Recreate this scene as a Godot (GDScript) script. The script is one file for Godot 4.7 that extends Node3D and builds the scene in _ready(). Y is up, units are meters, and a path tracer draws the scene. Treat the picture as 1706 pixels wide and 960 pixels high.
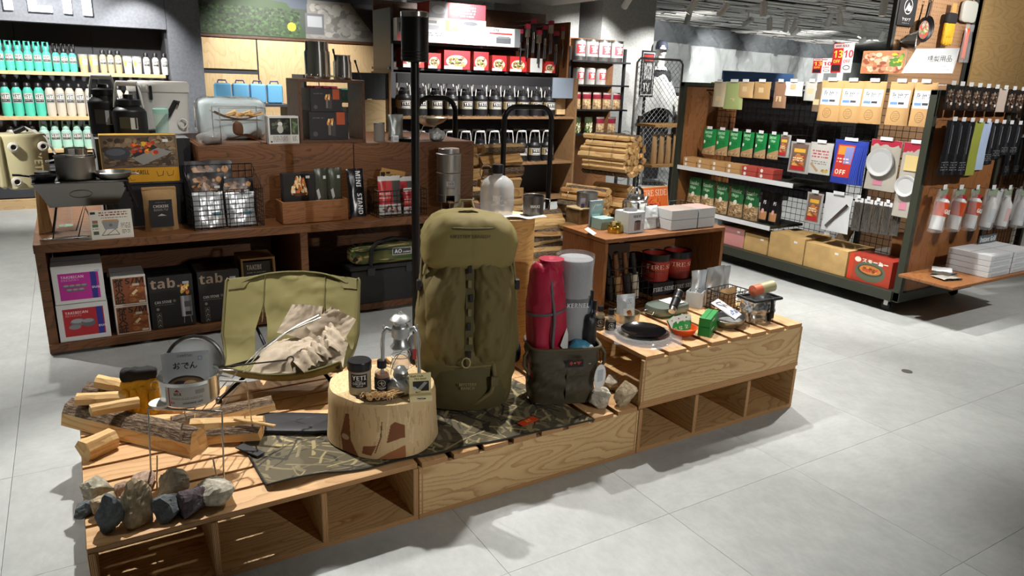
extends Node3D
const F := 1195.513
const CAM := Vector3(0.0960, 1.4722, 1.9902)
const H := 0.2135
const LM := 0.972
var MB := Basis.from_euler(Vector3(-0.283957, -0.550494, 0.034052), EULER_ORDER_YXZ)
var taken := {}
var mats := {}
var rng := RandomNumberGenerator.new()
var fnl := FastNoiseLite.new()
var fsm := FastNoiseLite.new()

func ray(u: float, v: float) -> Vector3: return MB * Vector3((u - 853.0) / F, -(v - 480.0) / F, -1.0)
func gx(u: float, v: float, x: float) -> Vector3:
	var d := ray(u, v); return CAM + d * ((x - CAM.x) / d.x)
func gy(u: float, v: float, y: float) -> Vector3:
	var d := ray(u, v); return CAM + d * ((y - CAM.y) / d.y)
func gz(u: float, v: float, z: float) -> Vector3:
	var d := ray(u, v); return CAM + d * ((z - CAM.z) / d.z)
func V(x: float, y: float, z: float) -> Vector3: return Vector3(x, y, z)
func rr(a: float, b: float) -> float: return rng.randf_range(a, b)

class G:
	var v := PackedVector3Array()
	var n := PackedVector3Array()
	var uv := PackedVector2Array()
	var t := Transform3D()
	func tri(a: Vector3, b: Vector3, c: Vector3, na: Vector3, nb: Vector3, nc: Vector3, ua := Vector2.ZERO, ub := Vector2.ZERO, uc := Vector2.ZERO) -> void:
		var g := (b - a).cross(c - a)
		if g.length_squared() < 1e-16: return
		v.append(t * a); n.append((t.basis * na).normalized()); uv.append(ua)
		if g.dot(na + nb + nc) > 0.0:
			v.append(t * c); n.append((t.basis * nc).normalized()); uv.append(uc)
			v.append(t * b); n.append((t.basis * nb).normalized()); uv.append(ub)
		else:
			v.append(t * b); n.append((t.basis * nb).normalized()); uv.append(ub)
			v.append(t * c); n.append((t.basis * nc).normalized()); uv.append(uc)
	func quad(p: Array, nn: Array, u: Array) -> void:
		tri(p[0], p[1], p[2], nn[0], nn[1], nn[2], u[0], u[1], u[2])
		tri(p[0], p[2], p[3], nn[0], nn[2], nn[3], u[0], u[2], u[3])
	func face(a: Vector3, b: Vector3, c: Vector3, d: Vector3) -> void:   # flat, 0..1 texture, a = bottom left, seen from outside counter-clockwise
		var m := (b - a).cross(c - a).normalized()
		quad([a, b, c, d], [m, m, m, m], [Vector2(0, 1), Vector2(1, 1), Vector2(1, 0), Vector2(0, 0)])
	func box(c: Vector3, s: Vector3, bev := 0.002, grain := 0, uo := Vector2.ZERO) -> G:
		var h := s * 0.5
		var b := minf(bev, minf(h.x, minf(h.y, h.z)) * 0.9)
		var pt := func(sg: Vector3, ax: int) -> Vector3:
			var p := Vector3(sg.x * (h.x - b), sg.y * (h.y - b), sg.z * (h.z - b)); p[ax] = sg[ax] * h[ax]; return c + p
		var uvf := func(p: Vector3, ax: int) -> Vector2:
			var o: Array = [0, 1, 2]; o.erase(ax)
			if ax != grain and o[1] == grain: o.reverse()
			return Vector2(p[o[0]], p[o[1]]) - Vector2(c[o[0]] - h[o[0]], c[o[1]] - h[o[1]]) + uo
		for ax in 3:
			var i: int = (ax + 1) % 3
			var j: int = (ax + 2) % 3
			for s1 in [-1.0, 1.0]:
				var nn := Vector3.ZERO; nn[ax] = s1
				var ps := []; var us := []
				for k in [[-1.0, -1.0], [1.0, -1.0], [1.0, 1.0], [-1.0, 1.0]]:
					var sg := Vector3.ZERO; sg[ax] = s1; sg[i] = k[0]; sg[j] = k[1]
					var p: Vector3 = pt.call(sg, ax)
					ps.append(p); us.append(uvf.call(p, ax))
				quad(ps, [nn, nn, nn, nn], us)
				if b > 0.0:   # edges along ax between faces i and j
					for s2 in [-1.0, 1.0]:
						var e0 := Vector3.ZERO; e0[ax] = -1.0; e0[i] = s1; e0[j] = s2
						var e1 := e0; e1[ax] = 1.0
						var ni := Vector3.ZERO; ni[i] = s1
						var nj := Vector3.ZERO; nj[j] = s2
						var q4 := [pt.call(e0, i), pt.call(e1, i), pt.call(e1, j), pt.call(e0, j)]
						quad(q4, [ni, ni, nj, nj], [uvf.call(q4[0], i), uvf.call(q4[1], i), uvf.call(q4[2], i), uvf.call(q4[3], i)])
		if b > 0.0:
			for x in [-1.0, 1.0]:
				for y in [-1.0, 1.0]:
					for z in [-1.0, 1.0]:
						var sg := Vector3(x, y, z)
						tri(pt.call(sg, 0), pt.call(sg, 1), pt.call(sg, 2), Vector3(x, 0, 0), Vector3(0, y, 0), Vector3(0, 0, z))
		return self
	func lathe(pr: Array, seg := 24, a0 := 0.0, a1 := TAU, sq := 0.0) -> G:   # profile of (radius, height), going up the outside; sq squares the ring off
		var np := pr.size()
		var sn := []
		for i in np - 1:
			var d: Vector2 = pr[i + 1] - pr[i]
			sn.append(Vector2(d.y, -d.x).normalized())
		var y0: float = pr[0].y
		var yl: float = maxf(0.0001, pr[np - 1].y - y0)
		var full := absf(a1 - a0 - TAU) < 0.001
		for i in np - 1:
			var na: Vector2 = sn[i]; var nb: Vector2 = sn[i]
			var li: float = pr[i].distance_to(pr[i + 1])
			if i > 0 and sn[i - 1].dot(sn[i]) > 0.7:
				var lp: float = pr[i].distance_to(pr[i - 1])
				na = sn[i] if li > 3.0 * lp else (sn[i - 1] if lp > 3.0 * li else (sn[i] + sn[i - 1]).normalized())
			if i < np - 2 and sn[i + 1].dot(sn[i]) > 0.7:
				var ln: float = pr[i + 2].distance_to(pr[i + 1])
				nb = sn[i] if li > 3.0 * ln else (sn[i + 1] if ln > 3.0 * li else (sn[i] + sn[i + 1]).normalized())
			for k in seg:
				var ps := []; var ns := []; var us := []
				for m in [[k, 0], [k + 1, 0], [k + 1, 1], [k, 1]]:
					var an: float = lerpf(a0, a1, float(m[0]) / seg)
					if full and m[0] == seg: an = a0
					var cs := cos(an); var si := sin(an)
					var f := 1.0
					if sq > 0.0: f = lerpf(1.0, 1.0 / pow(pow(absf(cs), 6.0) + pow(absf(si), 6.0), 1.0 / 6.0), sq)
					var p: Vector2 = pr[i + m[1]]
					var nn: Vector2 = na if m[1] == 0 else nb
					ps.append(Vector3(p.x * f * si, p.y, p.x * f * cs))
					ns.append(Vector3(nn.x * si, nn.y, nn.x * cs))
					us.append(Vector2(float(m[0]) / seg, 1.0 - (p.y - y0) / yl))
				quad(ps, ns, us)
		return self
	func tube(pts: Array, r, seg := 6, closed := false) -> G:
		var m := pts.size()
		var tan := []
		for i in m:
			var a: Vector3 = pts[(i - 1 + m) % m] if closed or i > 0 else pts[i]
			var b: Vector3 = pts[(i + 1) % m] if closed or i < m - 1 else pts[i]
			tan.append((b - a).normalized())
		var up := Vector3.UP if absf(tan[0].y) < 0.9 else Vector3.RIGHT
		var fr := []
		for i in m:
			var t0: Vector3 = tan[i]
			up = (up - t0 * up.dot(t0)).normalized()
			fr.append([up, t0.cross(up)])
		var rad := func(i: int) -> float: return r[i] if r is Array else r
		var cnt := m if closed else m - 1
		var len := 0.0
		for i in cnt:
			var j := (i + 1) % m
			var l2: float = len + pts[i].distance_to(pts[j])
			for k in seg:
				var ps := []; var ns := []; var us := []
				for e in [[i, k, len], [j, k, l2], [j, k + 1, l2], [i, k + 1, len]]:
					var an: float = TAU * (e[1] % seg) / seg
					var nn: Vector3 = fr[e[0]][0] * cos(an) + fr[e[0]][1] * sin(an)
					ps.append(pts[e[0]] + nn * rad.call(e[0])); ns.append(nn); us.append(Vector2(e[2], float(e[1]) / seg))
				quad(ps, ns, us)
			len = l2
		if not closed:
			for e in [0, m - 1]:
				var nn: Vector3 = -tan[0] if e == 0 else tan[e]
				for k in seg:
					var a := TAU * k / seg; var b := TAU * (k + 1) / seg
					tri(pts[e], pts[e] + (fr[e][0] * cos(a) + fr[e][1] * sin(a)) * rad.call(e), pts[e] + (fr[e][0] * cos(b) + fr[e][1] * sin(b)) * rad.call(e), nn, nn, nn)
		return self
	func bar(a: Vector3, b: Vector3, r := 0.002, seg := 5) -> G: return tube([a, b], r, seg)
	func patch(nu: int, nv: int, fn: Callable, flip := false) -> G:   # a curved sheet, uv 0..1
		var p := []
		for j in nv + 1:
			for i in nu + 1: p.append(fn.call(float(i) / nu, float(j) / nv))
		var nn := []
		for j in nv + 1:
			for i in nu + 1:
				var du: Vector3 = p[j * (nu + 1) + mini(i + 1, nu)] - p[j * (nu + 1) + maxi(i - 1, 0)]
				var dv: Vector3 = p[mini(j + 1, nv) * (nu + 1) + i] - p[maxi(j - 1, 0) * (nu + 1) + i]
				var c := du.cross(dv).normalized()
				if c == Vector3.ZERO: c = Vector3.UP
				nn.append(-c if flip else c)
		for j in nv:
			for i in nu:
				var a := j * (nu + 1) + i; var b := a + 1; var d := a + nu + 1; var c := d + 1
				quad([p[a], p[b], p[c], p[d]], [nn[a], nn[b], nn[c], nn[d]], [Vector2(float(i) / nu, 1.0 - float(j) / nv), Vector2(float(i + 1) / nu, 1.0 - float(j) / nv), Vector2(float(i + 1) / nu, 1.0 - float(j + 1) / nv), Vector2(float(i) / nu, 1.0 - float(j + 1) / nv)])
		return self
	func prism(poly: PackedVector2Array, d: float) -> G:   # outline in xy, thickness along z
		var id := Geometry2D.triangulate_polygon(poly)
		for s in [-1.0, 1.0]:
			var nn := Vector3(0, 0, s)
			for k in range(0, id.size(), 3):
				var a := poly[id[k]]; var b := poly[id[k + 1]]; var c := poly[id[k + 2]]
				tri(Vector3(a.x, a.y, s * d / 2), Vector3(b.x, b.y, s * d / 2), Vector3(c.x, c.y, s * d / 2), nn, nn, nn, a, b, c)
		var cw := Geometry2D.is_polygon_clockwise(poly)
		for i in poly.size():
			var a := poly[i]; var b := poly[(i + 1) % poly.size()]
			var e := (b - a).normalized()
			var nn := Vector3(e.y, -e.x, 0) * (-1.0 if cw else 1.0)
			quad([Vector3(a.x, a.y, -d / 2), Vector3(b.x, b.y, -d / 2), Vector3(b.x, b.y, d / 2), Vector3(a.x, a.y, d / 2)], [nn, nn, nn, nn], [a, b, b, a])
		return self
	func mesh() -> ArrayMesh:
		var ar := []
		ar.resize(Mesh.ARRAY_MAX)
		ar[Mesh.ARRAY_VERTEX] = v; ar[Mesh.ARRAY_NORMAL] = n; ar[Mesh.ARRAY_TEX_UV] = uv
		var m := ArrayMesh.new()
		m.add_surface_from_arrays(Mesh.PRIMITIVE_TRIANGLES, ar)
		return m

class Pic:
	var im: Image
	var w: int
	var h: int
	func _init(ww: int, hh: int, c: Color) -> void:
		w = ww; h = hh; im = Image.create(w, h, false, Image.FORMAT_RGBA8); im.fill(c)
	func rect(x: float, y: float, ww: float, hh: float, c: Color) -> Pic: im.fill_rect(Rect2i(int(x), int(y), int(ww), int(hh)), c); return self
	func put(x: int, y: int, c: Color) -> void:
		if x >= 0 and y >= 0 and x < w and y < h: im.set_pixel(x, y, c)
	func tri(a: Vector2, b: Vector2, c: Vector2, col: Color) -> void:
		var d := (b - a).cross(c - a)
		if absf(d) < 0.001: return
		for y in range(int(minf(a.y, minf(b.y, c.y))), int(maxf(a.y, maxf(b.y, c.y))) + 2):
			for x in range(int(minf(a.x, minf(b.x, c.x))), int(maxf(a.x, maxf(b.x, c.x))) + 2):
				var p := Vector2(x + 0.5, y + 0.5)
				var e0 := (b - a).cross(p - a) / d; var e1 := (c - b).cross(p - b) / d; var e2 := (a - c).cross(p - c) / d
				if e0 >= -0.001 and e1 >= -0.001 and e2 >= -0.001: put(x, y, col)
	func poly(ps: Array, c: Color) -> Pic:
		var pv := PackedVector2Array(ps)
		var id := Geometry2D.triangulate_polygon(pv)
		for k in range(0, id.size(), 3): tri(pv[id[k]], pv[id[k + 1]], pv[id[k + 2]], c)
		return self
	func disc(cx: float, cy: float, rx: float, ry: float, c: Color) -> Pic:
		for y in range(int(cy - ry), int(cy + ry) + 2):
			for x in range(int(cx - rx), int(cx + rx) + 2):
				if pow((x + 0.5 - cx) / rx, 2) + pow((y + 0.5 - cy) / ry, 2) <= 1.0: put(x, y, c)
		return self
	func line(ps: Array, wd: float, c: Color) -> Pic:
		for i in ps.size() - 1:
			var a: Vector2 = ps[i]; var b: Vector2 = ps[i + 1]
			for y in range(int(minf(a.y, b.y) - wd), int(maxf(a.y, b.y) + wd) + 2):
				for x in range(int(minf(a.x, b.x) - wd), int(maxf(a.x, b.x) + wd) + 2):
					var p := Vector2(x + 0.5, y + 0.5)
					if p.distance_to(Geometry2D.get_closest_point_to_segment(p, a, b)) <= wd / 2: put(x, y, c)
		return self
	func text(s: String, x: float, y: float, hh: float, c: Color, serif := false, bold := true, wmax := 0.0) -> Pic:   # top left corner and capital height in pixels
		var tm := TextMesh.new()
		var f := SystemFont.new()
		f.font_names = PackedStringArray(["Droid Serif" if serif else "Droid Sans"]); f.font_weight = 700 if bold else 400
		tm.font = f; tm.font_size = 64; tm.pixel_size = 0.01; tm.depth = 0.0; tm.text = s
		tm.horizontal_alignment = HORIZONTAL_ALIGNMENT_LEFT; tm.vertical_alignment = VERTICAL_ALIGNMENT_TOP
		var ar := tm.get_mesh_arrays()
		var vs: PackedVector3Array = ar[Mesh.ARRAY_VERTEX]
		if vs.is_empty(): return self
		var ix: PackedInt32Array = ar[Mesh.ARRAY_INDEX] if ar[Mesh.ARRAY_INDEX] != null else PackedInt32Array(range(vs.size()))
		var lo := Vector2(1e9, 1e9); var hi := -lo
		for p in vs: lo = lo.min(Vector2(p.x, -p.y)); hi = hi.max(Vector2(p.x, -p.y))
		var k := hh / (hi.y - lo.y)
		var kx := k if wmax <= 0.0 else wmax / (hi.x - lo.x)
		for i in range(0, ix.size(), 3):
			var q := []
			for m in 3:
				var p := vs[ix[i + m]]
				q.append(Vector2(x + (p.x - lo.x) * kx, y + (-p.y - lo.y) * k))
			tri(q[0], q[1], q[2], c)
		return self
	func strokes(lines: Array, x: float, y: float, s: float, wd: float, c: Color) -> Pic:   # brush strokes on a 10 x 10 square of side s
		for l in lines:
			var ps := []
			for k in range(0, l.size(), 2): ps.append(Vector2(x + l[k] * s / 10.0, y + l[k + 1] * s / 10.0))
			line(ps, wd, c)
		return self
	func scribble(x: float, y: float, ww: float, rows: int, lh: float, c: Color, sd := 1) -> Pic:   # rows of unreadably small print
		var r := RandomNumberGenerator.new(); r.seed = sd
		for k in rows:
			var xx := x
			while xx < x + ww - 2:
				var l := r.randf_range(1.5, lh * 1.4)
				rect(xx, y + k * lh, minf(l, x + ww - xx), lh * 0.5, c); xx += l + r.randf_range(1, lh * 0.6)
		return self
	func speckle(x0: int, y0: int, x1: int, y1: int, cols: Array, size: float, count: int, sd := 1) -> Pic:
		var r := RandomNumberGenerator.new(); r.seed = sd
		for k in count:
			disc(r.randf_range(x0 + size, x1 - size), r.randf_range(y0 + size, y1 - size), size * r.randf_range(0.5, 1.0), size * r.randf_range(0.4, 0.9), cols[r.randi() % cols.size()])
		return self
	func tex() -> Pic: return self

func mat(key: String, c: Color, rough := 0.6, metal := 0.0) -> StandardMaterial3D:
	if not mats.has(key):
		var m := StandardMaterial3D.new()
		m.resource_name = key; m.albedo_color = c; m.roughness = rough; m.metallic = metal
		mats[key] = m
	return mats[key]
func tmat(key: String, t, rough := 0.6, sc := Vector3.ONE) -> StandardMaterial3D:
	if not mats.has(key):
		var m := mat(key, Color.WHITE, rough)
		m.texture_repeat = true
		if t is Pic: prints.append([m, t])
		else: m.albedo_texture = t; m.uv1_scale = sc
	return mats[key]
var prints := []   # flat prints, gathered on shared sheets at the end
func gather_prints() -> void:
	prints.sort_custom(func(p, q): return p[1].h > q[1].h)
	var page: Image; var x := 9999; var y := 9999; var rowh := 0; var tx := []
	var S := 2048
	for e in prints:
		var p: Pic = e[1]
		if x + p.w + 4 > S: x = 0; y += rowh; rowh = 0
		if y + p.h + 4 > S:
			page = Image.create(S, S, false, Image.FORMAT_RGBA8); tx.append([page, []]); x = 0; y = 0; rowh = 0
		page.blit_rect(p.im, Rect2i(0, 0, p.w, p.h), Vector2i(x, y))
		e[0].uv1_scale = Vector3(float(p.w - 1) / S, float(p.h - 1) / S, 1); e[0].uv1_offset = Vector3((x + 0.5) / S, (y + 0.5) / S, 0)
		tx[-1][1].append(e[0])
		x += p.w + 4; rowh = maxi(rowh, p.h + 4)
	for q in tx:
		var t := ImageTexture.create_from_image(q[0])
		for m in q[1]: m.albedo_texture = t
func hexc(s: String) -> Color: return Color.html(s)
func noise_tex(w: int, h: int, fn: Callable) -> ImageTexture:
	var by := PackedByteArray(); by.resize(w * h * 3)
	for y in h:
		for x in w:
			var c: Color = fn.call(x, y)
			var k := (y * w + x) * 3
			by[k] = int(clampf(c.r, 0, 1) * 255.0); by[k + 1] = int(clampf(c.g, 0, 1) * 255.0); by[k + 2] = int(clampf(c.b, 0, 1) * 255.0)
	return ImageTexture.create_from_image(Image.create_from_data(w, h, false, Image.FORMAT_RGB8, by))
func n2(x: float, y: float) -> float: return fnl.get_noise_2d(x, y)
func wood(key: String, light: Color, dark: Color, rough: float, loops: float, seed_at: float, fine := 0.35, w := 512, h := 512, span := Vector2(2.0, 1.0)) -> StandardMaterial3D:   # grain along u
	if mats.has(key): return mats[key]
	var t := noise_tex(w, h, func(x, y):
		var X: float = x * span.x / w * 100.0; var Y: float = y * span.y / h * 100.0   # centimetres
		var a := fsm.get_noise_2d(X * 0.8 + seed_at * 9.0, Y * 3.4 + seed_at * 31.0) + 0.08 * n2(X * 5.0, Y * 12.0 + seed_at)
		var ring := pow(fposmod(a * loops + Y * 0.012 * loops, 1.0), 4.0)
		var g := n2(X * 3.0 + 900.0, Y * 90.0 + seed_at) * 0.5 + n2(X * 1.0, Y * 30.0 + 40.0) * 0.5
		return light.lerp(dark, clampf(ring * 0.75 + g * fine + 0.12, 0.0, 1.0)))
	return tmat(key, t, rough, Vector3(1.0 / span.x, 1.0 / span.y, 1))
func cloud(key: String, a: Color, b: Color, rough: float, freq: float, bump := 0.0, metres := 1.0) -> StandardMaterial3D:   # blotchy matter, laid over the object's own axes
	if mats.has(key): return mats[key]
	var cls := 0 if freq < 0.03 else (1 if freq < 0.08 else 2)
	var deep := b.get_luminance() / maxf(a.get_luminance(), 0.01) < 0.8
	var m := mat(key, a.lerp(a, 1.0), rough)
	m.albedo_texture = grain(cls, deep); m.texture_repeat = true; m.uv1_scale = Vector3.ONE / metres
	m.uv1_triplanar = true
	if bump > 0.0: m.heightmap_enabled = true; m.heightmap_texture = grain(cls, true); m.heightmap_scale = bump
	return m
var grains := {}
func grain(cls: int, deep: bool) -> NoiseTexture2D:
	var key := "%d%s" % [cls, deep]
	if not grains.has(key):
		var nt := NoiseTexture2D.new(); nt.width = 256; nt.height = 256; nt.seamless = true
		var nz := FastNoiseLite.new(); nz.frequency = [0.018, 0.05, 0.11][cls]; nz.fractal_octaves = 5; nz.seed = cls + 4; nt.noise = nz
		var g := Gradient.new(); g.set_color(0, Color.WHITE); g.set_color(1, Color(0.62, 0.61, 0.6) if deep else Color(0.86, 0.86, 0.86)); nt.color_ramp = g
		grains[key] = nt
	return grains[key]
func clear(key: String, c: Color, a: float) -> StandardMaterial3D:
	var m := mat(key, Color(c, a), 0.05)
	m.transparency = BaseMaterial3D.TRANSPARENCY_ALPHA
	return m

func numbered(s: String) -> String:
	var k: int = taken.get(s, 0)
	taken[s] = k + 1
	return s if k == 0 else "%s_%03d" % [s, k]
func thing(called: String, label: String, category: String, at := Vector3.ZERO, turn := 0.0, group := "") -> Node3D:
	var o := Node3D.new(); o.name = numbered(called); add_child(o)
	o.position = at; o.rotation.y = turn
	o.set_meta("label", label); o.set_meta("category", category)
	if group: o.set_meta("group", group)
	return o
func struct(called: String, at := Vector3.ZERO) -> Node3D:
	var o := Node3D.new(); o.name = numbered(called); add_child(o); o.position = at; o.set_meta("kind", "structure")
	return o
func add(par: Node3D, called: String, g, m: Material, label := "") -> MeshInstance3D:
	var o := MeshInstance3D.new(); o.name = called
	o.mesh = g.mesh() if g is G else g
	o.material_override = m
	par.add_child(o, true)
	if label: o.set_meta("label", label)
	return o
func dup(o: Node3D, at: Vector3, turn := 0.0, label := "", group := "") -> Node3D:
	var r: Node3D = o.duplicate()
	var base := String(o.name)
	if base.length() > 4 and base[-4] == "_" and base.right(3).is_valid_int(): base = base.left(-4)
	r.name = numbered(base); add_child(r); r.position = at; r.rotation.y = turn
	if label: r.set_meta("label", label)
	if group: r.set_meta("group", group)
	return r
func pb(par: Node3D, called: String, c: Vector3, s: Vector3, m: Material, bev := 0.002, grain := 0, uo := Vector2.ZERO) -> MeshInstance3D:
	return add(par, called, G.new().box(c, s, bev, grain, uo), m)
func word(par: Node3D, called: String, s: String, hh: float, at: Vector3, m: Material, serif := false, bold := true, turn := Vector3.ZERO, depth := 0.0006) -> MeshInstance3D:   # lettering; HH: capital height
	var tm := TextMesh.new()
	var f := SystemFont.new(); f.font_names = PackedStringArray(["Droid Serif" if serif else "Droid Sans"]); f.font_weight = 700 if bold else 400
	tm.font = f; tm.font_size = 32; tm.pixel_size = hh / 32.0 / 0.714; tm.depth = depth; tm.text = s; tm.curve_step = 2.0
	var o := MeshInstance3D.new(); o.name = called; o.mesh = tm; o.material_override = m; o.position = at; o.rotation = turn
	par.add_child(o, true)
	return o
func print_on(par: Node3D, called: String, c: Vector3, w: float, h: float, m: Material, turn := 0.0, tilt := 0.0) -> MeshInstance3D:   # a thin printed sheet, facing +z before the turn
	var g := G.new()
	g.t = Transform3D(Basis(Vector3.UP, turn) * Basis(Vector3.RIGHT, tilt), c)
	g.face(V(-w / 2, -h / 2, 0), V(w / 2, -h / 2, 0), V(w / 2, h / 2, 0), V(-w / 2, h / 2, 0))
	return add(par, called, g, m)
func pouch_g(w: float, h: float, d: float, seal := 0.12, wob := 0.0, sd := 0.0, front := true, back := true) -> G:
	var g := G.new()
	var th := func(s: float, t: float) -> float:
		var e := pow(clampf(4.0 * s * (1.0 - s), 0, 1), 0.4)
		var top := clampf((1.0 - t) / (1.0 - seal) * 1.0, 0, 1)
		var vv := pow(top, 0.55) * (1.0 if t > 0.06 else 0.85 + t * 2.5)
		if t > 1.0 - seal: vv *= clampf((1.0 - t) / seal, 0, 1)
		return d * 0.5 * e * vv
	var f1 := func(s, t): return Vector3((s - 0.5) * w * (1.0 - 0.04 * sin(t * PI)) + wob * n2(s * 40 + sd, t * 40), t * h, th.call(s, t) + 0.0006 + wob * n2(s * 120 + sd + 7, t * 90 + sd))
	var f2 := func(s, t): return Vector3((s - 0.5) * w * (1.0 - 0.04 * sin(t * PI)) + wob * n2(s * 40 + sd, t * 40), t * h, -th.call(s, t) - 0.0006 + wob * n2(s * 120 + sd + 57, t * 90 + sd))
	if front: g.patch(10, 12, f1)
	if back: g.patch(10, 12, f2, true)
	return g
func carton(called: String, label: String, category: String, at: Vector3, s: Vector3, body: Material, front: Material = null, turn := 0.0, group := "", side: Material = null, top: Material = null, fr := Vector2(1, 1)) -> Node3D:
	var o := thing(called, label, category, at, turn, group)
	pb(o, "box_body", V(0, s.y / 2, 0), s, body, 0.002)
	if front: print_on(o, "front_print", V(0, s.y / 2, s.z / 2 + 0.0006), s.x * fr.x - 0.003, s.y * fr.y - 0.003, front)
	if side:
		print_on(o, "side_print", V(s.x / 2 + 0.0006, s.y / 2, 0), s.z - 0.003, s.y - 0.003, side, PI / 2)
		print_on(o, "side_print", V(-s.x / 2 - 0.0006, s.y / 2, 0), s.z - 0.003, s.y - 0.003, side, -PI / 2)
	if top:
		var g := G.new(); var a := s.x / 2 - 0.002; var b := s.z / 2 - 0.002; var y := s.y + 0.0006
		g.face(V(-a, y, b), V(a, y, b), V(a, y, -b), V(-a, y, -b)); add(o, "top_print", g, top)
	else:
		pb(o, "lid_seam", V(0, s.y + 0.0003, 0), V(s.x * 0.98, 0.0008, 0.002), mat("seam", Color(0.12, 0.1, 0.09), 0.8), 0.0)
	return o

func W(x: float, y: float) -> Vector2: return Vector2(x, y)
func C(s: String) -> Color: return Color.html(s)
func N() -> G: return G.new()
const PALETTE := {
	"spot_white": ["e6e5e1", 0.4, 0],
	"void": ["151517", 0.95, 0],
	"black_cap": ["17171a", 0.35, 0],
	"glove_black": ["1b1a1b", 0.85, 0],
	"polished_steel": ["e3e2de", 0.19, 1],
	"iron": ["4a4744", 0.5, 1],
	"black_nylon": ["17171a", 0.6, 0],
	"cream_card": ["e3d3a0", 0.8, 0],
	"stitch": ["8d8158", 0.8, 0],
	"bag_rim": ["55492f", 0.7, 0],
	"tag_white": ["dcdcd8", 0.6, 0],
	"tag_grey": ["b6bcc2", 0.7, 0],
	"plinth_black": ["1d1d20", 0.5, 0],
	"wire_black": ["141416", 0.4, 0.4],
	"carton_white": ["d9d9d9", 0.6, 0],
	"carton_black": ["1a191b", 0.5, 0],
	"trunk_black": ["17181a", 0.5, 0],
	"trunk_latch": ["2b2c2f", 0.4, 0],
	"pack_back": ["2a2a2c", 0.4, 0],
	"pack_ink": ["d3d5d6", 0.5, 0],
	"tan_card": ["b98c4e", 0.8, 0],
	"satin_aluminium": ["a9a9a7", 0.36, 1],
	"lid_pale": ["c3c4c5", 0.3, 1],
	"net_dark": ["55534f", 0.4, 1],
	"iron_black": ["19191a", 0.45, 0.5],
	"rubber": ["141416", 0.6, 0],
	"pale_foil": ["b4bab8", 0.4, 1],
	"warm_steel": ["c9bda4", 0.3, 1],
	"pack_pale": ["c3c8c8", 0.35, 0],
	"carton_grey": ["c3c6c6", 0.55, 0],
	"bucket_red": ["93241c", 0.4, 0],
	"pack_tan": ["a9865a", 0.5, 0],
	"orange_plastic": ["d9541e", 0.35, 0],
	"green_card": ["1f8f3e", 0.5, 0],
	"flask_ink": ["f4f4f2", 0.5, 0],
	"dolly": ["26221f", 0.7, 0],
	"post_dark": ["2a2c27", 0.5, 0],
	"rail_white": ["d4d6d8", 0.35, 0],
	"sign_pale": ["dfe2e4", 0.6, 0],
	"film_pale": ["b9b7ae", 0.3, 0],
	"red_header": ["a3223a", 0.5, 0],
	"film_grey": ["a5a096", 0.25, 0],
	"pack_smoke": ["4a4844", 0.25, 0],
	"carton_scarlet": ["9c2e20", 0.5, 0],
	"canister_white": ["cfd0d0", 0.35, 0],
	"recess_black": ["3b3c40", 0.7, 0],
	"cooler_charcoal": ["3c3f45", 0.6, 0],
	"mural_base": ["3a3d42", 0.8, 0],
	"shelf_grey": ["4a4d53", 0.6, 0],
	"cap_navy": ["2b3140", 0.7, 0],
}   # colour, roughness, metal
func palette() -> void:
	for k in PALETTE: mat(k, C(PALETTE[k][0]), PALETTE[k][1], PALETTE[k][2])

# ================= the place =================
const CEIL := 2.6
func _ready() -> void:
	rng.seed = 7
	fsm.seed = 11; fsm.frequency = 0.02; fsm.fractal_type = FastNoiseLite.FRACTAL_NONE
	fnl.seed = 3; fnl.frequency = 0.02; fnl.fractal_octaves = 3
	var cam := Camera3D.new(); cam.name = "camera"; add_child(cam)
	cam.transform = Transform3D(MB, CAM); cam.fov = rad_to_deg(2.0 * atan(480.0 / F)); cam.current = true; cam.near = 0.05; cam.far = 100.0
	var we := WorldEnvironment.new(); we.name = "world"; add_child(we)
	var env := Environment.new(); we.environment = env
	env.background_mode = Environment.BG_COLOR; env.background_color = Color(0.02, 0.02, 0.022)
	env.tonemap_mode = Environment.TONE_MAPPER_LINEAR; env.tonemap_exposure = EXPO
	env.sdfgi_enabled = true; env.ssao_enabled = true; env.ssil_enabled = true
	palette()
	spotlights()
	setting()
	platform()
	platform_goods()
	counter()
	counter_goods()
	riser_goods()
	cabinet_goods()
	middle()
	gondola()
	gondola_goods()
	end_goods()
	bottle_wall()
	jug_shelf()
	grill_shelf()
	far_goods()
	right_wall()
	gather_prints()

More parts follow.
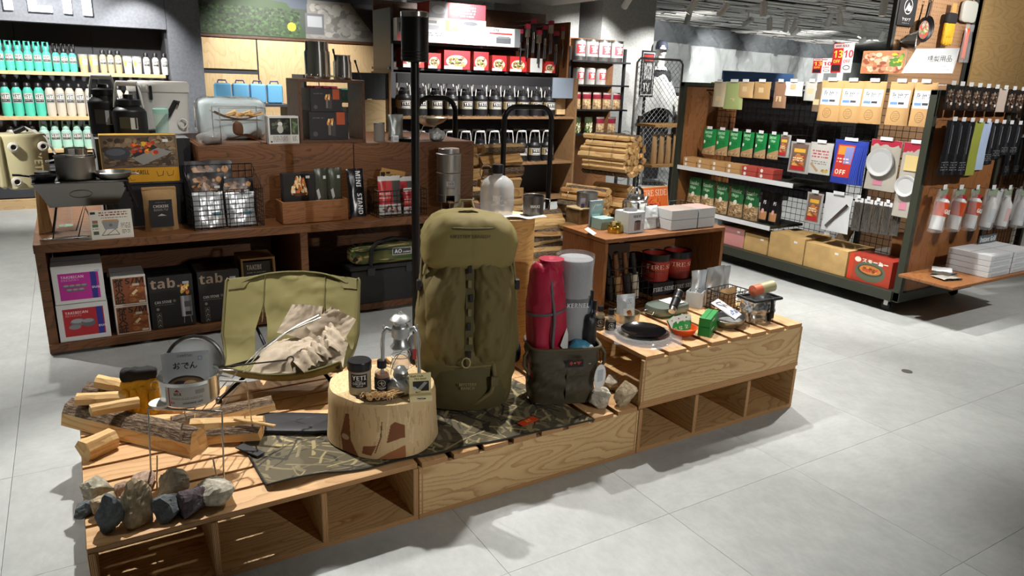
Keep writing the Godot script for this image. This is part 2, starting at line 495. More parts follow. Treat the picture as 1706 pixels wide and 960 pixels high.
const EXPO := 0.55
var spot0: Node3D
func spotlights() -> void:
	var warm := Color(1.0, 0.985, 0.965)
	var lit := [
		[V(2.05, 2.42, -0.75), V(1.8, 0.2, -0.45), 7.5, 38.0], [V(0.5, 2.42, -1.3), V(0.4, 0.2, -0.45), 12.0, 32.0],
		[V(-0.15, 2.42, -3.3), V(0.3, 0.8, -2.7), 5.0, 36.0], [V(1.9, 2.42, -3.4), V(1.7, 0.7, -2.6), 4.0, 34.0],
		[V(3.3, 2.42, -0.9), V(2.7, 0.4, -0.5), 7.0, 36.0], [V(4.0, 2.42, -0.4), V(3.9, 0.0, -0.5), 11.0, 40.0], [V(2.4, 2.42, 4.6), V(1.9, 0.45, -0.1), 14.0, 18.0], [V(0.9, 2.42, -1.55), V(1.0, 0.8, -2.4), 3.0, 36.0],
		[V(-1.6, 2.42, -0.3), V(-1.6, 0.0, -0.6), 5.0, 46.0], [V(-1.2, 2.42, -3.4), V(-0.9, 0.0, -3.6), 14.0, 48.0],
		[V(3.7, 2.42, -1.2), V(4.9, 0.8, -1.5), 10.0, 46.0], [V(5.6, 2.42, 1.2), V(5.4, 0.8, -0.7), 8.0, 32.0], [V(3.1, 2.42, -2.0), V(3.6, 0.6, -2.6), 6.0, 36.0],
		[V(0.1, 2.42, -5.6), V(0.1, 1.0, -7.0), 15.0, 48.0], [V(0.85, 2.42, -6.5), V(0.85, 1.6, -7.0), 3.0, 40.0], [V(2.3, 2.42, -6.0), V(2.4, 1.6, -7.2), 9.0, 44.0],
		[V(4.2, 2.42, -4.2), V(4.3, 0.95, -5.6), 15.0, 46.0], [V(4.2, 2.42, -5.3), V(4.2, 1.95, -6.2), 5.5, 36.0], [V(6.15, 2.42, -5.4), V(6.25, 1.7, -6.2), 7.0, 44.0],
		[V(7.6, 2.42, -5.2), V(7.4, 1.4, -6.1), 9.0, 44.0], [V(6.7, 2.42, -0.9), V(6.9, 1.9, -2.0), 4.0, 55.0], [V(8.3, 2.42, -0.4), V(8.5, 1.6, -2.0), 2.2, 62.0],
		[V(9.2, 2.42, -6.2), V(9.4, 1.4, -8.4), 9.0, 46.0], [V(11.2, 2.42, -6.9), V(11.4, 1.5, -8.9), 18.0, 34.0], [V(13.6, 2.42, -7.2), V(14.0, 1.4, -9.6), 14.0, 44.0], [V(16.5, 2.42, -8.0), V(16.8, 1.4, -10.4), 14.0, 44.0], [V(8.0, 2.42, 1.6), V(8.0, 0.0, 1.0), 5.0, 50.0], [V(8.6, 2.42, -3.6), V(8.6, 0.0, -3.7), 9.0, 55.0], [V(11.5, 2.42, -4.6), V(11.5, 0.0, -4.8), 9.0, 55.0], [V(14.5, 2.42, -6.2), V(14.5, 0.0, -6.4), 9.0, 55.0], [V(6.2, 2.42, -3.4), V(6.0, 0.5, -4.2), 6.0, 48.0]]
	for a in lit: lamp(a[0], a[1], a[2], a[3], warm)
	for a in [[672, 10, 1], [742, 14, 0], [824, 22, 0], [862, 24, 0], [800, 6, 1], [1152, 12, 1], [1146, 31, 0], [1272, 16, 0], [1282, 41, 0], [1310, 44, 0], [1322, 45, 0], [1381, 34, 1], [1399, 33, 0], [1436, 55, 1], [1470, 60, 0]]:
		var p := gy(a[0], a[1], 2.42)
		p.z = maxf(p.z, -8.6)
		lamp(p, p + V(rr(-0.5, 0.5), -1.0, rr(-0.8, 0.2)), 2.5 * a[2], 36.0, warm)
func lamp(p: Vector3, to: Vector3, energy: float, angle: float, warm: Color) -> void:
	var d := (to - p).normalized()
	var nm := "white track spotlight aimed down from the slatted ceiling" if energy > 0.0 else "white track spotlight on the slatted ceiling, switched off"
	var o := thing("track_spotlight", nm, "spotlight", V(p.x, CEIL - 0.005, p.z), 0.0, "lit ceiling spotlights" if energy > 0.0 else "unlit ceiling spotlights")
	var white: StandardMaterial3D = mats.spot_white
	var l := p - o.position
	pb(o, "track_adapter", V(0, -0.02, 0), V(0.15, 0.035, 0.035), white, 0.003)
	add(o, "arm", N().bar(V(0, -0.03, 0), l + V(0, 0.03, 0), 0.008, 8), white)
	var bs := Basis.looking_at(d, Vector3.UP if absf(d.y) < 0.95 else Vector3.RIGHT)
	var g := N(); g.t = Transform3D(bs * Basis(Vector3.RIGHT, PI / 2), l)
	g.lathe([W(0.036, -0.07), W(0.038, -0.084), W(0.042, -0.08), W(0.042, 0.09), W(0.034, 0.1), W(0, 0.1)], 20)
	var hd := add(o, "lamp_head", g, white)
	var lens := mat("lens_off", C("b9b8b2"), 0.2)
	if energy > 0.0:
		lens = mat("lens_lit", Color(1, 0.97, 0.92), 0.3); lens.emission_enabled = true; lens.emission = Color(1, 0.97, 0.92); lens.emission_energy_multiplier = 6.0
	var k := N(); k.t = g.t; k.lathe([W(0.0, -0.075), W(0.036, -0.072)], 20)
	add(hd, "lens", k, lens)
	if energy > 0.0:
		var s := SpotLight3D.new(); s.name = "beam"; o.add_child(s)
		s.transform = Transform3D(bs, l + d * 0.112)
		s.light_energy = energy; s.light_color = warm; s.spot_angle = angle; s.spot_angle_attenuation = 0.6; s.spot_range = 30.0; s.spot_attenuation = 2.0; s.light_size = 0.025; s.shadow_enabled = true

func wall(called: String, c: Vector3, s: Vector3, m: Material) -> Node3D:
	var o := struct(called, V(c.x, c.y - s.y / 2, c.z))
	pb(o, "wall_face", V(0, s.y / 2, 0), s, m, 0.0)
	return o
func setting() -> void:
	var slab := mat("screed", C("8f908e"), 0.9)
	var fl := struct("floor")
	pb(fl, "screed", V(9, -0.06, -4), V(30, 0.1, 22), slab, 0.0)
	fnl.frequency = 0.01
	var tiles := []
	for k in 3:
		var t := noise_tex(256, 256, func(x, y):
			var a := n2(x * 1.6 + k * 700.0, y * 1.6) * 0.5 + n2(x * 9.0 + k * 300.0, y * 5.0) * 0.35 + n2(x * 30.0, y * 30.0 + k * 99.0) * 0.25
			return Color(0.69, 0.705, 0.70) * (1.0 + a * 0.09 - 0.012 * k))
		tiles.append(tmat("floor_tile_%d" % k, t, 0.42, V(1, 1, 1)))
	fnl.frequency = 0.02
	var tw := 0.668
	var tm := N()
	tm.box(V(0, -0.005, 0), V(tw - 0.0009, 0.01, tw - 0.0009), 0.0005)
	for i in tm.uv.size(): tm.uv[i] = tm.uv[i] / tw
	var tmesh := tm.mesh()
	var rest := []
	var n := 0
	for j in range(-14, 5):
		for i in range(-5, 17):
			var c := V(1.1 + (i + 0.5) * tw, 0, 0.39 + (j + 0.5) * tw)
			var d := c - CAM
			var lp := MB.transposed() * d
			var seen := lp.z < -0.8 and absf(lp.x / lp.z) < 0.8 and absf(lp.y / lp.z) < 0.47
			if seen and n < 300 and c.x < 9.5 and c.z > -8.8:
				var o := add(fl, "tile", tmesh, tiles[rng.randi() % 3]); o.position = c; o.rotation.y = PI / 2 * (rng.randi() % 4); n += 1
			else: rest.append(c)
	var g := N()
	for c in rest: g.box(c + V(0, -0.005, 0), V(tw - 0.0018, 0.01, tw - 0.0018), 0.0)
	var ro := add(fl, "outer_tiles", g, tiles[0]); ro.set_meta("kind", "stuff")
	pb(fl, "outer_floor", V(18, -0.011, -5), V(12, 0.02, 20), tiles[0], 0.0)
	var st := gy(1511, 619, 0)
	var sd := thing("floor_stud", "small dark metal stud set in the grey aisle floor", "stud", st)
	add(sd, "stud_plate", N().lathe([W(0.028, 0), W(0.028, 0.002), W(0.024, 0.003), W(0, 0.003)], 16), mat("stud", C("6d6c69"), 0.5, 0.6))
	var ce := struct("ceiling")
	pb(ce, "ceiling_slab", V(9, 3.3, -4), V(30, 0.1, 22), mats.void, 0.0)
	pb(ce, "edge_band", V(9, 2.95, 6.9), V(30, 0.8, 0.1), mats.void, 0.0)
	pb(ce, "edge_band", V(9, 2.95, -14.9), V(30, 0.8, 0.1), mats.void, 0.0)
	pb(ce, "edge_band", V(-5.9, 2.95, -4), V(0.1, 0.8, 22), mats.void, 0.0)
	pb(ce, "edge_band", V(23.9, 2.95, -4), V(0.1, 0.8, 22), mats.void, 0.0)
	var lv := N()
	var z := -14.0
	while z < 6.5:
		var x := -5.5
		while x < 23.0:
			var ln := rr(0.5, 1.3)
			lv.box(V(x + ln / 2, CEIL + 0.02 + rr(0, 0.03), z + rr(-0.02, 0.02)), V(ln, 0.012, rr(0.055, 0.092)), 0.0)
			x += ln + rr(0.02, 0.08)
		z += 0.105
	var lo := add(ce, "ceiling_slats", lv, mat("slat_white", C("e4e4e0"), 0.6)); lo.set_meta("kind", "stuff")
	var pale := mat("hall_wall", C("c8c8c4"), 0.8)
	wall("wall_left", V(-5.6, 1.5, -4), V(0.2, 3.0, 22), pale)
	wall("wall_front", V(9, 1.5, 6.6), V(30, 3.0, 0.2), pale)
	wall("wall_right", V(23.6, 1.5, -4), V(0.2, 3.0, 22), pale)
	wall("wall_back", V(9, 1.5, -14.6), V(30, 3.0, 0.2), mat("dark_wall", C("3b3c3e"), 0.9))

func ply_edge() -> StandardMaterial3D:
	if mats.has("ply_edge"): return mats.ply_edge
	var p := Pic.new(64, 32, C("c79a66"))
	for k in 4: p.rect(0, 3 + k * 8, 64, 3, C("5d3a22") if k % 2 == 0 else C("85572f"))
	return tmat("ply_edge", p.tex(), 0.7)
func edge_strip(par: Node3D, c: Vector3, w: float, h: float, turn := 0.0, upright := false) -> void:
	var g := N(); g.t = Transform3D(Basis(Vector3.UP, turn), c)
	if upright: g.quad([V(-w / 2, -h / 2, 0), V(w / 2, -h / 2, 0), V(w / 2, h / 2, 0), V(-w / 2, h / 2, 0)], [V(0, 0, 1), V(0, 0, 1), V(0, 0, 1), V(0, 0, 1)], [W(0, 0), W(0, 1), W(1, 1), W(1, 0)])
	else: g.face(V(-w / 2, -h / 2, 0), V(w / 2, -h / 2, 0), V(w / 2, h / 2, 0), V(-w / 2, h / 2, 0))
	add(par, "ply_edge", g, ply_edge())
func crate(label: String, at: Vector3, open_front: bool, slats_along: bool) -> Node3D:   # at: front bottom left corner; depth to -z
	var o := thing("slatted_crate", label, "crate", at)
	var dp := 0.475
	var th := 0.018
	var ply := wood("ply_face", C("d2b27f"), C("a3774a"), 0.55, 3.4, 21.0, 0.1)
	var slat := wood("ply_slat", C("dcb280"), C("bb8a58"), 0.55, 2.0, 71.0, 0.25)
	pb(o, "base_board", V(LM / 2, th / 2, -dp / 2), V(LM - 0.002, th, dp), ply, 0.001, 0, W(rr(0, 1), rr(0, .4)))
	edge_strip(o, V(LM / 2, th / 2, 0.0006), LM - 0.003, th - 0.001)
	if open_front:
		for x in [th / 2 + 0.001, LM / 3, LM * 2 / 3, LM - th / 2 - 0.001]:
			pb(o, "divider", V(x, H / 2, -dp / 2), V(th, H - 2 * th, dp), ply, 0.001, 2, W(rr(0, 1), rr(0, .6)))
			edge_strip(o, V(x, H / 2, 0.0006), th - 0.001, H - 2 * th, 0, true)
		pb(o, "back_panel", V(LM / 2, H / 2, -dp + 0.008), V(LM - 2 * th, H - 2 * th, 0.014), ply, 0.001, 0, W(0.3, 0.2))
	else:
		pb(o, "front_panel", V(LM / 2, H / 2, -th / 2), V(LM - 0.004, H - 2 * th, th), ply, 0.001, 0, W(rr(0, 1), rr(0, .7)))
		pb(o, "back_panel", V(LM / 2, H / 2, -dp + th / 2), V(LM - 0.004, H - 2 * th, th), ply, 0.001, 0, W(rr(0, 1), rr(0, .7)))
		for x in [th / 2 + 0.004, LM - th / 2 - 0.004]: edge_strip(o, V(x, H / 2, 0.0006), 0.006, H - 2 * th, 0, true)
	if slats_along:
		var n := 4
		var pt := dp / n
		for k in n:
			pb(o, "slat", V(LM / 2, H - th / 2, -pt * (k + 0.5)), V(LM - 0.003, th, pt - 0.014), slat, 0.0015, 0, W(rr(0, 1), rr(0, .9)))
			edge_strip(o, V(LM / 2, H - th / 2, -pt * k - 0.0062), LM - 0.006, th - 0.003)
			edge_strip(o, V(0.0008, H - th / 2, -pt * (k + 0.5)), pt - 0.018, th - 0.003, -PI / 2)
	else:
		var n := 8
		var pt := LM / n
		for k in n:
			pb(o, "slat", V(pt * (k + 0.5), H - th / 2, -dp / 2), V(pt - 0.024, th, dp - 0.001), slat, 0.0015, 2, W(rr(0, 1), rr(0, .9)))
			edge_strip(o, V(pt * (k + 0.5), H - th / 2, 0.0006), pt - 0.027, th - 0.003)
			for e in [-1, 1]: edge_strip(o, V(pt * (k + 0.5) + e * (pt / 2 - 0.0115), H - th / 2, -dp / 2), dp - 0.004, th - 0.003, e * PI / 2)
	return o
func platform() -> void:
	crate("slatted plywood crate with three open bays carrying the rocks", V(0, 0, 0), true, true)
	crate("slatted plywood crate carrying the split logs and yellow glove", V(0, 0, -0.477), true, true)
	crate("plywood crate with closed grained front under the stump and tarp corner", V(LM, 0, 0), false, false)
	crate("plywood crate under the big khaki backpack, behind the closed-front crate", V(LM, 0, -0.477), false, false)
	crate("three-bay plywood crate on the floor below the closed crate of plates", V(2 * LM, 0, 0), true, true)
	crate("plywood crate on the floor under the red-brown cabinet's crate", V(2 * LM, 0, -0.477), true, true)
	crate("upper plywood crate with knotty closed front carrying black plates", V(2 * LM, H, 0), false, false)
	crate("upper plywood crate that carries the red-brown cabinet", V(2 * LM, H, -0.477), false, false)

# ================= goods on the crates =================
func spow(x: float, e: float) -> float: return signf(x) * pow(absf(x), e)
func blob_g(r: Vector3, e1 := 0.6, e2 := 0.6, wob := 0.0, sd := 0.0, nu := 28, nv := 16, g: G = null) -> G:   # cushion-like closed shape, base at y = 0
	if g == null: g = N()
	g.patch(nu, nv, func(s, t):
		var a: float = s * TAU; var b: float = (t - 0.5) * PI
		var cb := spow(cos(b), e1)
		var p := V(r.x * cb * spow(sin(a), e2), r.y * (spow(sin(b), e1) + 1.0), r.z * cb * spow(cos(a), e2))
		if wob > 0.0: p += V(p.x, p.y - r.y, p.z).normalized() * wob * (n2(p.x * 520.0 + sd, p.y * 360.0 + p.z * 420.0 + sd) + 0.5 * n2(p.x * 1300.0 + sd, p.y * 1000.0 + p.z * 900.0))
		return p)
	return g
func rock_g(sd: int, s: Vector3) -> G:
	var r := RandomNumberGenerator.new(); r.seed = sd
	var cuts := []
	for k in 13:
		var d := V(r.randfn(), r.randfn(), r.randfn()).normalized()
		cuts.append([d, r.randf_range(0.62, 0.95)])
	cuts.append([Vector3.DOWN, 0.7])
	var f := func(d: Vector3) -> Vector3:
		var q := 1.25
		for c in cuts:
			var k: float = d.dot(c[0])
			if k > 0.05: q = minf(q, c[1] / k)
		q *= 1.0 + 0.10 * fnl.get_noise_3d(d.x * 70 + sd * 9, d.y * 70, d.z * 70) + 0.05 * fnl.get_noise_3d(d.x * 200, d.y * 200 + sd, d.z * 200)
		return V(d.x * q * s.x, (d.y * q + 0.7) * s.y, d.z * q * s.z)
	var g := N()
	var n := 9
	for ax in 3:
		for sg in [-1.0, 1.0]:
			for i in n:
				for j in n:
					var ps := []
					for e in [[0, 0], [1, 0], [1, 1], [0, 1]]:
						var d := Vector3.ZERO
						d[ax] = sg; d[(ax + 1) % 3] = -1.0 + 2.0 * (i + e[0]) / n; d[(ax + 2) % 3] = -1.0 + 2.0 * (j + e[1]) / n
						ps.append(f.call(d.normalized()))
					var ce: Vector3 = (ps[0] + ps[2]) * 0.5 - V(0, 0.7 * s.y, 0)
					for tr in [[0, 1, 2], [0, 2, 3]]:
						var m: Vector3 = (ps[tr[1]] - ps[tr[0]]).cross(ps[tr[2]] - ps[tr[0]]).normalized()
						if m.dot(ce) < 0: m = -m
						g.tri(ps[tr[0]], ps[tr[1]], ps[tr[2]], m, m, m)
	return g
func stick(par: Node3D, len: float, r: float, sd: int, bark := true, xf := Transform3D(), as_part := "") -> void:
	var q := RandomNumberGenerator.new(); q.seed = sd
	var poly := []
	var n := 6
	var a0 := q.randf_range(0, TAU) if as_part else 0.3
	for k in n: poly.append(Vector2.from_angle(a0 + TAU * k / n) * r * q.randf_range(0.62, 1.15))
	if not as_part: poly = [W(-r, -r * 0.8), W(r * 0.9, -r * 0.8), W(r * 0.75, r * 0.1), W(r * 0.3, r * 0.65), W(-r * 0.4, r * 0.8), W(-r * 1.02, r * 0.2)]
	var w := N(); var bk := N(); w.t = xf; bk.t = xf
	var m := 5
	var ring := func(i: int) -> Array:
		var out := []
		var x := (float(i) / m - 0.5) * len
		for k in n: out.append(V(x + (q.randf_range(-0.02, 0.02) * len if i == 0 or i == m else 0.0), poly[k].y * (1.0 + 0.12 * n2(i * 30 + sd, k * 50)) + r * 0.8, poly[k].x * (1.0 + 0.12 * n2(i * 30 + sd + 90, k * 50))))
		return out
	var rs := []
	for i in m + 1: rs.append(ring.call(i))
	for i in m:
		for k in n:
			var ps := [rs[i][k], rs[i + 1][k], rs[i + 1][(k + 1) % n], rs[i][(k + 1) % n]]
			var c: Vector3 = (ps[0] + ps[2]) * 0.5; var nn: Vector3 = (ps[1] - ps[0]).cross(ps[3] - ps[0]).normalized()
			if nn.dot(V(0, c.y - r * 0.8, c.z)) < 0: nn = -nn
			var u := [W(ps[0].x + sd * 0.13, k * r + sd * 0.07), W(ps[1].x + sd * 0.13, k * r + sd * 0.07), W(ps[2].x + sd * 0.13, (k + 1) * r + sd * 0.07), W(ps[3].x + sd * 0.13, (k + 1) * r + sd * 0.07)]
			(bk if bark and (k == 2 or k == 3 or k == 4) else w).quad(ps, [nn, nn, nn, nn], u)
	for e in [0, m]:
		var nn := V(-1 if e == 0 else 1, 0, 0)
		for k in range(1, n - 1):
			w.tri(rs[e][0], rs[e][k], rs[e][k + 1], nn, nn, nn, W(rs[e][0].z, rs[e][0].y), W(rs[e][k].z, rs[e][k].y), W(rs[e][k + 1].z, rs[e][k + 1].y))
	var wm := wood("split_wood", C("e0bd85"), C("b98a52"), 0.75, 2.0, 5.0, 0.4)
	var wm2 := wood("split_wood_b", C("cfa468"), C("98683c"), 0.75, 2.0, 55.0, 0.5)
	var use := wm if sd % 3 else wm2
	if as_part:
		var o := add(par, as_part, w, use)
		if bark: add(o, "bark", bk, bark_mat())
	else:
		add(par, "split_face", w, use)
		if bark: add(par, "bark", bk, bark_mat())
func bark_mat() -> StandardMaterial3D:
	if mats.has("bark"): return mats.bark
	var t := noise_tex(256, 256, func(x, y):
		var a := n2(x * 1.2, y * 4.0) + 0.6 * n2(x * 5.0 + 300, y * 14.0)
		return C("4a3a2c").lerp(C("8d7a63"), clampf(0.45 + a * 0.9, 0, 1)))
	var m := tmat("bark", t, 0.95, V(4, 4, 1))
	m.heightmap_enabled = true; m.heightmap_texture = t; m.heightmap_scale = 0.6
	return m
func split_log(label: String, a: Vector3, b: Vector3, r: float, sd: int, bark := true, roll := 0.0, group := "") -> void:   # from a to b along its underside
	var d := b - a
	var o := thing("split_log", label, "firewood", (a + b) * 0.5, 0.0, group)
	var bs := Basis(Vector3.UP, atan2(-d.z, d.x)) * Basis(Vector3.BACK, atan2(d.y, W(d.x, d.z).length()))
	var xf := Transform3D(bs * Basis(Vector3.RIGHT, roll), Vector3.ZERO)
	if roll != 0.0: xf.origin = V(0, r * 0.8, 0) - xf.basis * V(0, r * 0.8, 0)
	stick(o, d.length(), r, sd, bark, xf)
func metal(key: String, c: String, rough: float) -> StandardMaterial3D: return mat(key, C(c), rough, 1.0)
func steel() -> StandardMaterial3D: return metal("steel", "c9c8c4", 0.22)
func spice(label: String, at: Vector3, k: float, fill: Color, group := "") -> void:
	var o := thing("spice_bottle", label, "bottle", at, -0.45, group)
	var gl := clear("clear_glass", C("eef2ee"), 0.12)
	add(o, "seasoning", N().lathe([W(0, 0.004), W(0.021, 0.004), W(0.0215, 0.055), W(0.018, 0.062), W(0, 0.064)].map(func(p): return p * k), 20), cloud("spice_%s" % fill.to_html(), fill, fill.darkened(0.45), 0.9, 0.12, 0.05, 0.05))
	add(o, "glass", N().lathe([W(0, 0.001), W(0.022, 0.001), W(0.0235, 0.004), W(0.0235, 0.06), W(0.02, 0.068), W(0.0125, 0.075), W(0.0125, 0.085)].map(func(p): return p * k), 24), gl)
	add(o, "cap", N().lathe([W(0.0135, 0.08), W(0.0145, 0.081), W(0.0145, 0.102), W(0.0135, 0.104), W(0, 0.104)].map(func(p): return p * k), 20), mats.black_cap)
	if not mats.has("spice_label"):
		var p := Pic.new(160, 96, C("100f10"))
		var w := C("e8e6df")
		for a in 40: p.disc(80 + cos(a * TAU / 40) * 26, 40 + sin(a * TAU / 40) * 26, 2, 2, w)
		p.line([W(66, 36), W(96, 36)], 4, w).line([W(80, 24), W(80, 50), W(92, 50)], 4, w)
		p.line([W(52, 74), W(80, 80), W(108, 74)], 6, w).scribble(60, 86, 40, 1, 5, w)
		tmat("spice_label", p.tex(), 0.5)
	add(o, "paper_label", N().lathe([W(0.0238, 0.012), W(0.0238, 0.052)].map(func(p): return p * k), 20, -1.5, 1.5), mats.spice_label)

func platform_goods() -> void:
	var stone := {"pale": ["d3ccb6", "8d8672"], "beige": ["d6c2a0", "8b775a"], "slate": ["7d868a", "454b50"], "plum": ["74676e", "3c3439"], "pink": ["d3b5a0", "8d7264"], "white": ["e3dcc8", "a59b84"]}
	for a in [[162, 828, 54, 32, "pale", "pale flat-topped rock at the outer rear of the rock heap"], [147, 858, 42, 26, "slate", "narrow dark slate rock sticking out of the heap's side"],
			[178, 858, 40, 42, "beige", "beige rock wedged behind the tall blue-grey rock"], [182, 893, 50, 66, "slate", "tall blue-grey rock leaning at the front of the heap"],
			[226, 876, 68, 70, "beige", "largest beige rock in the middle of the rock heap"], [242, 812, 46, 20, "pink", "pinkish rock at the back of the rock heap"],
			[287, 830, 62, 44, "pale", "pale greenish rock behind the slate-coloured pair"], [281, 866, 58, 40, "slate", "rounded slate rock between the beige rock and purple rock"],
			[322, 855, 64, 40, "plum", "dark purple cracked rock at the heap's front edge"], [356, 842, 66, 52, "white", "pale pitted rock at the end of the heap near tarp"], [204, 822, 28, 20, "pink", "small pink rock behind the large beige rock"],
			[996, 680, 44, 36, "white", "pale wedge-shaped rock beside the khaki bucket bag"], [1016, 652, 32, 30, "white", "small white rock perched behind two pale rocks"], [1040, 678, 40, 44, "beige", "tan upright rock beside the upper crate's open end"]]:
		var b := gy(a[0], a[1] - a[3] * 0.12, H)
		var k := (b - CAM).dot(-MB.z) / F
		var o := thing("rock", a[5], "rock", b, rr(0, TAU))
		var sz := V(a[2] * k * 0.47, a[3] * k * 0.55, a[2] * k * 0.4)
		add(o, "stone", rock_g(int(a[0]), sz), cloud("rock_" + a[4], C(stone[a[4]][0]), C(stone[a[4]][1]), 0.95, 0.018, 0.35, 0.12))
	var lay := func(u0, v0, y0, u1, v1, y1) -> Array: return [gy(u0, v0, H + y0), gy(u1, v1, H + y1)]
	var e: Array
	for a in [["long bark-covered split log lying across the crate slats", 118, 700, 0.01, 330, 752, 0.0, 0.05, 11, true, 0.0], ["short bark log behind the long bark log", 150, 668, 0.02, 300, 690, 0.02, 0.045, 12, true, 0.3],
			["pale split plank resting on top of the long bark log", 128, 672, 0.1, 212, 668, 0.1, 0.022, 4, false, 0.0], ["flat pale split board leaning against the yellow glove", 152, 690, 0.11, 232, 676, 0.1, 0.02, 7, false, 0.2],
			["pale kindling piece at the back of the log pile", 162, 642, 0.1, 205, 650, 0.09, 0.025, 8, false, 0.0], ["stubby pale kindling beside the glove cuff", 196, 650, 0.1, 222, 662, 0.08, 0.022, 10, false, 0.5],
			["triangular split block lying in front of the bark log", 143, 768, 0.0, 192, 745, 0.0, 0.04, 14, false, 0.8], ["split log under the wire grill with pale cut face", 232, 720, 0.02, 302, 716, 0.02, 0.035, 16, false, 0.0],
			["long split log running from grill to the chair", 290, 716, 0.03, 455, 680, 0.03, 0.03, 17, true, 0.0], ["split log with pale sawn end near the tarp", 320, 722, 0.03, 440, 716, 0.03, 0.032, 19, false, 0.3],
			["curved bark slab lying under the wire grill", 300, 738, 0.0, 436, 728, 0.02, 0.03, 21, true, 0.0], ["thin red-brown kindling stick lying across the logs", 390, 700, 0.08, 458, 712, 0.07, 0.006, 23, false, 0.0]]:
		e = lay.call(a[1], a[2], a[3], a[4], a[5], a[6])
		split_log(a[0], e[0], e[1], a[7], a[8], a[9], a[10])
	yellow_glove()
	wire_grill()
	camp_chair()
	tarp()
	stump_and_goods()
	backpack()
	bucket_bag()
	garden_torch()

func yellow_glove() -> void:
	var at := gy(238, 690, H + 0.03)
	var o := thing("work_glove", "yellow leather work glove with black cuff standing among the logs", "glove", at, -0.25)
	var y := cloud("yellow_leather", C("e3ab1c"), C("c48a10"), 0.7, 0.02, 0.1, 0.1)
	add(o, "palm", blob_g(V(0.063, 0.075, 0.026), 0.35, 0.5, 0.01, 3.0), y)
	for k in 4: add(o, "finger", blob_g(V(0.0155, 0.05 - absf(k - 1.4) * 0.006, 0.016), 0.7, 0.9, 0.003, k * 9.0), y).position = V(-0.045 + k * 0.03, 0.03 - 0.012 * (k % 2), 0.022)
	var th := add(o, "thumb", blob_g(V(0.015, 0.045, 0.016), 0.7, 0.9), y); th.position = V(0.06, 0.02, 0.012); th.rotation.z = -0.5
	add(o, "cuff", blob_g(V(0.06, 0.026, 0.024), 0.5, 0.6, 0.012, 7.0), mats.glove_black).position = V(0, 0.132, 0)
	add(o, "clip_ring", N().tube(range(12).map(func(k): return V(0.055 + 0.012 * cos(k * TAU / 12), 0.12 + 0.018 * sin(k * TAU / 12), 0.03)), 0.002, 5, true), steel())

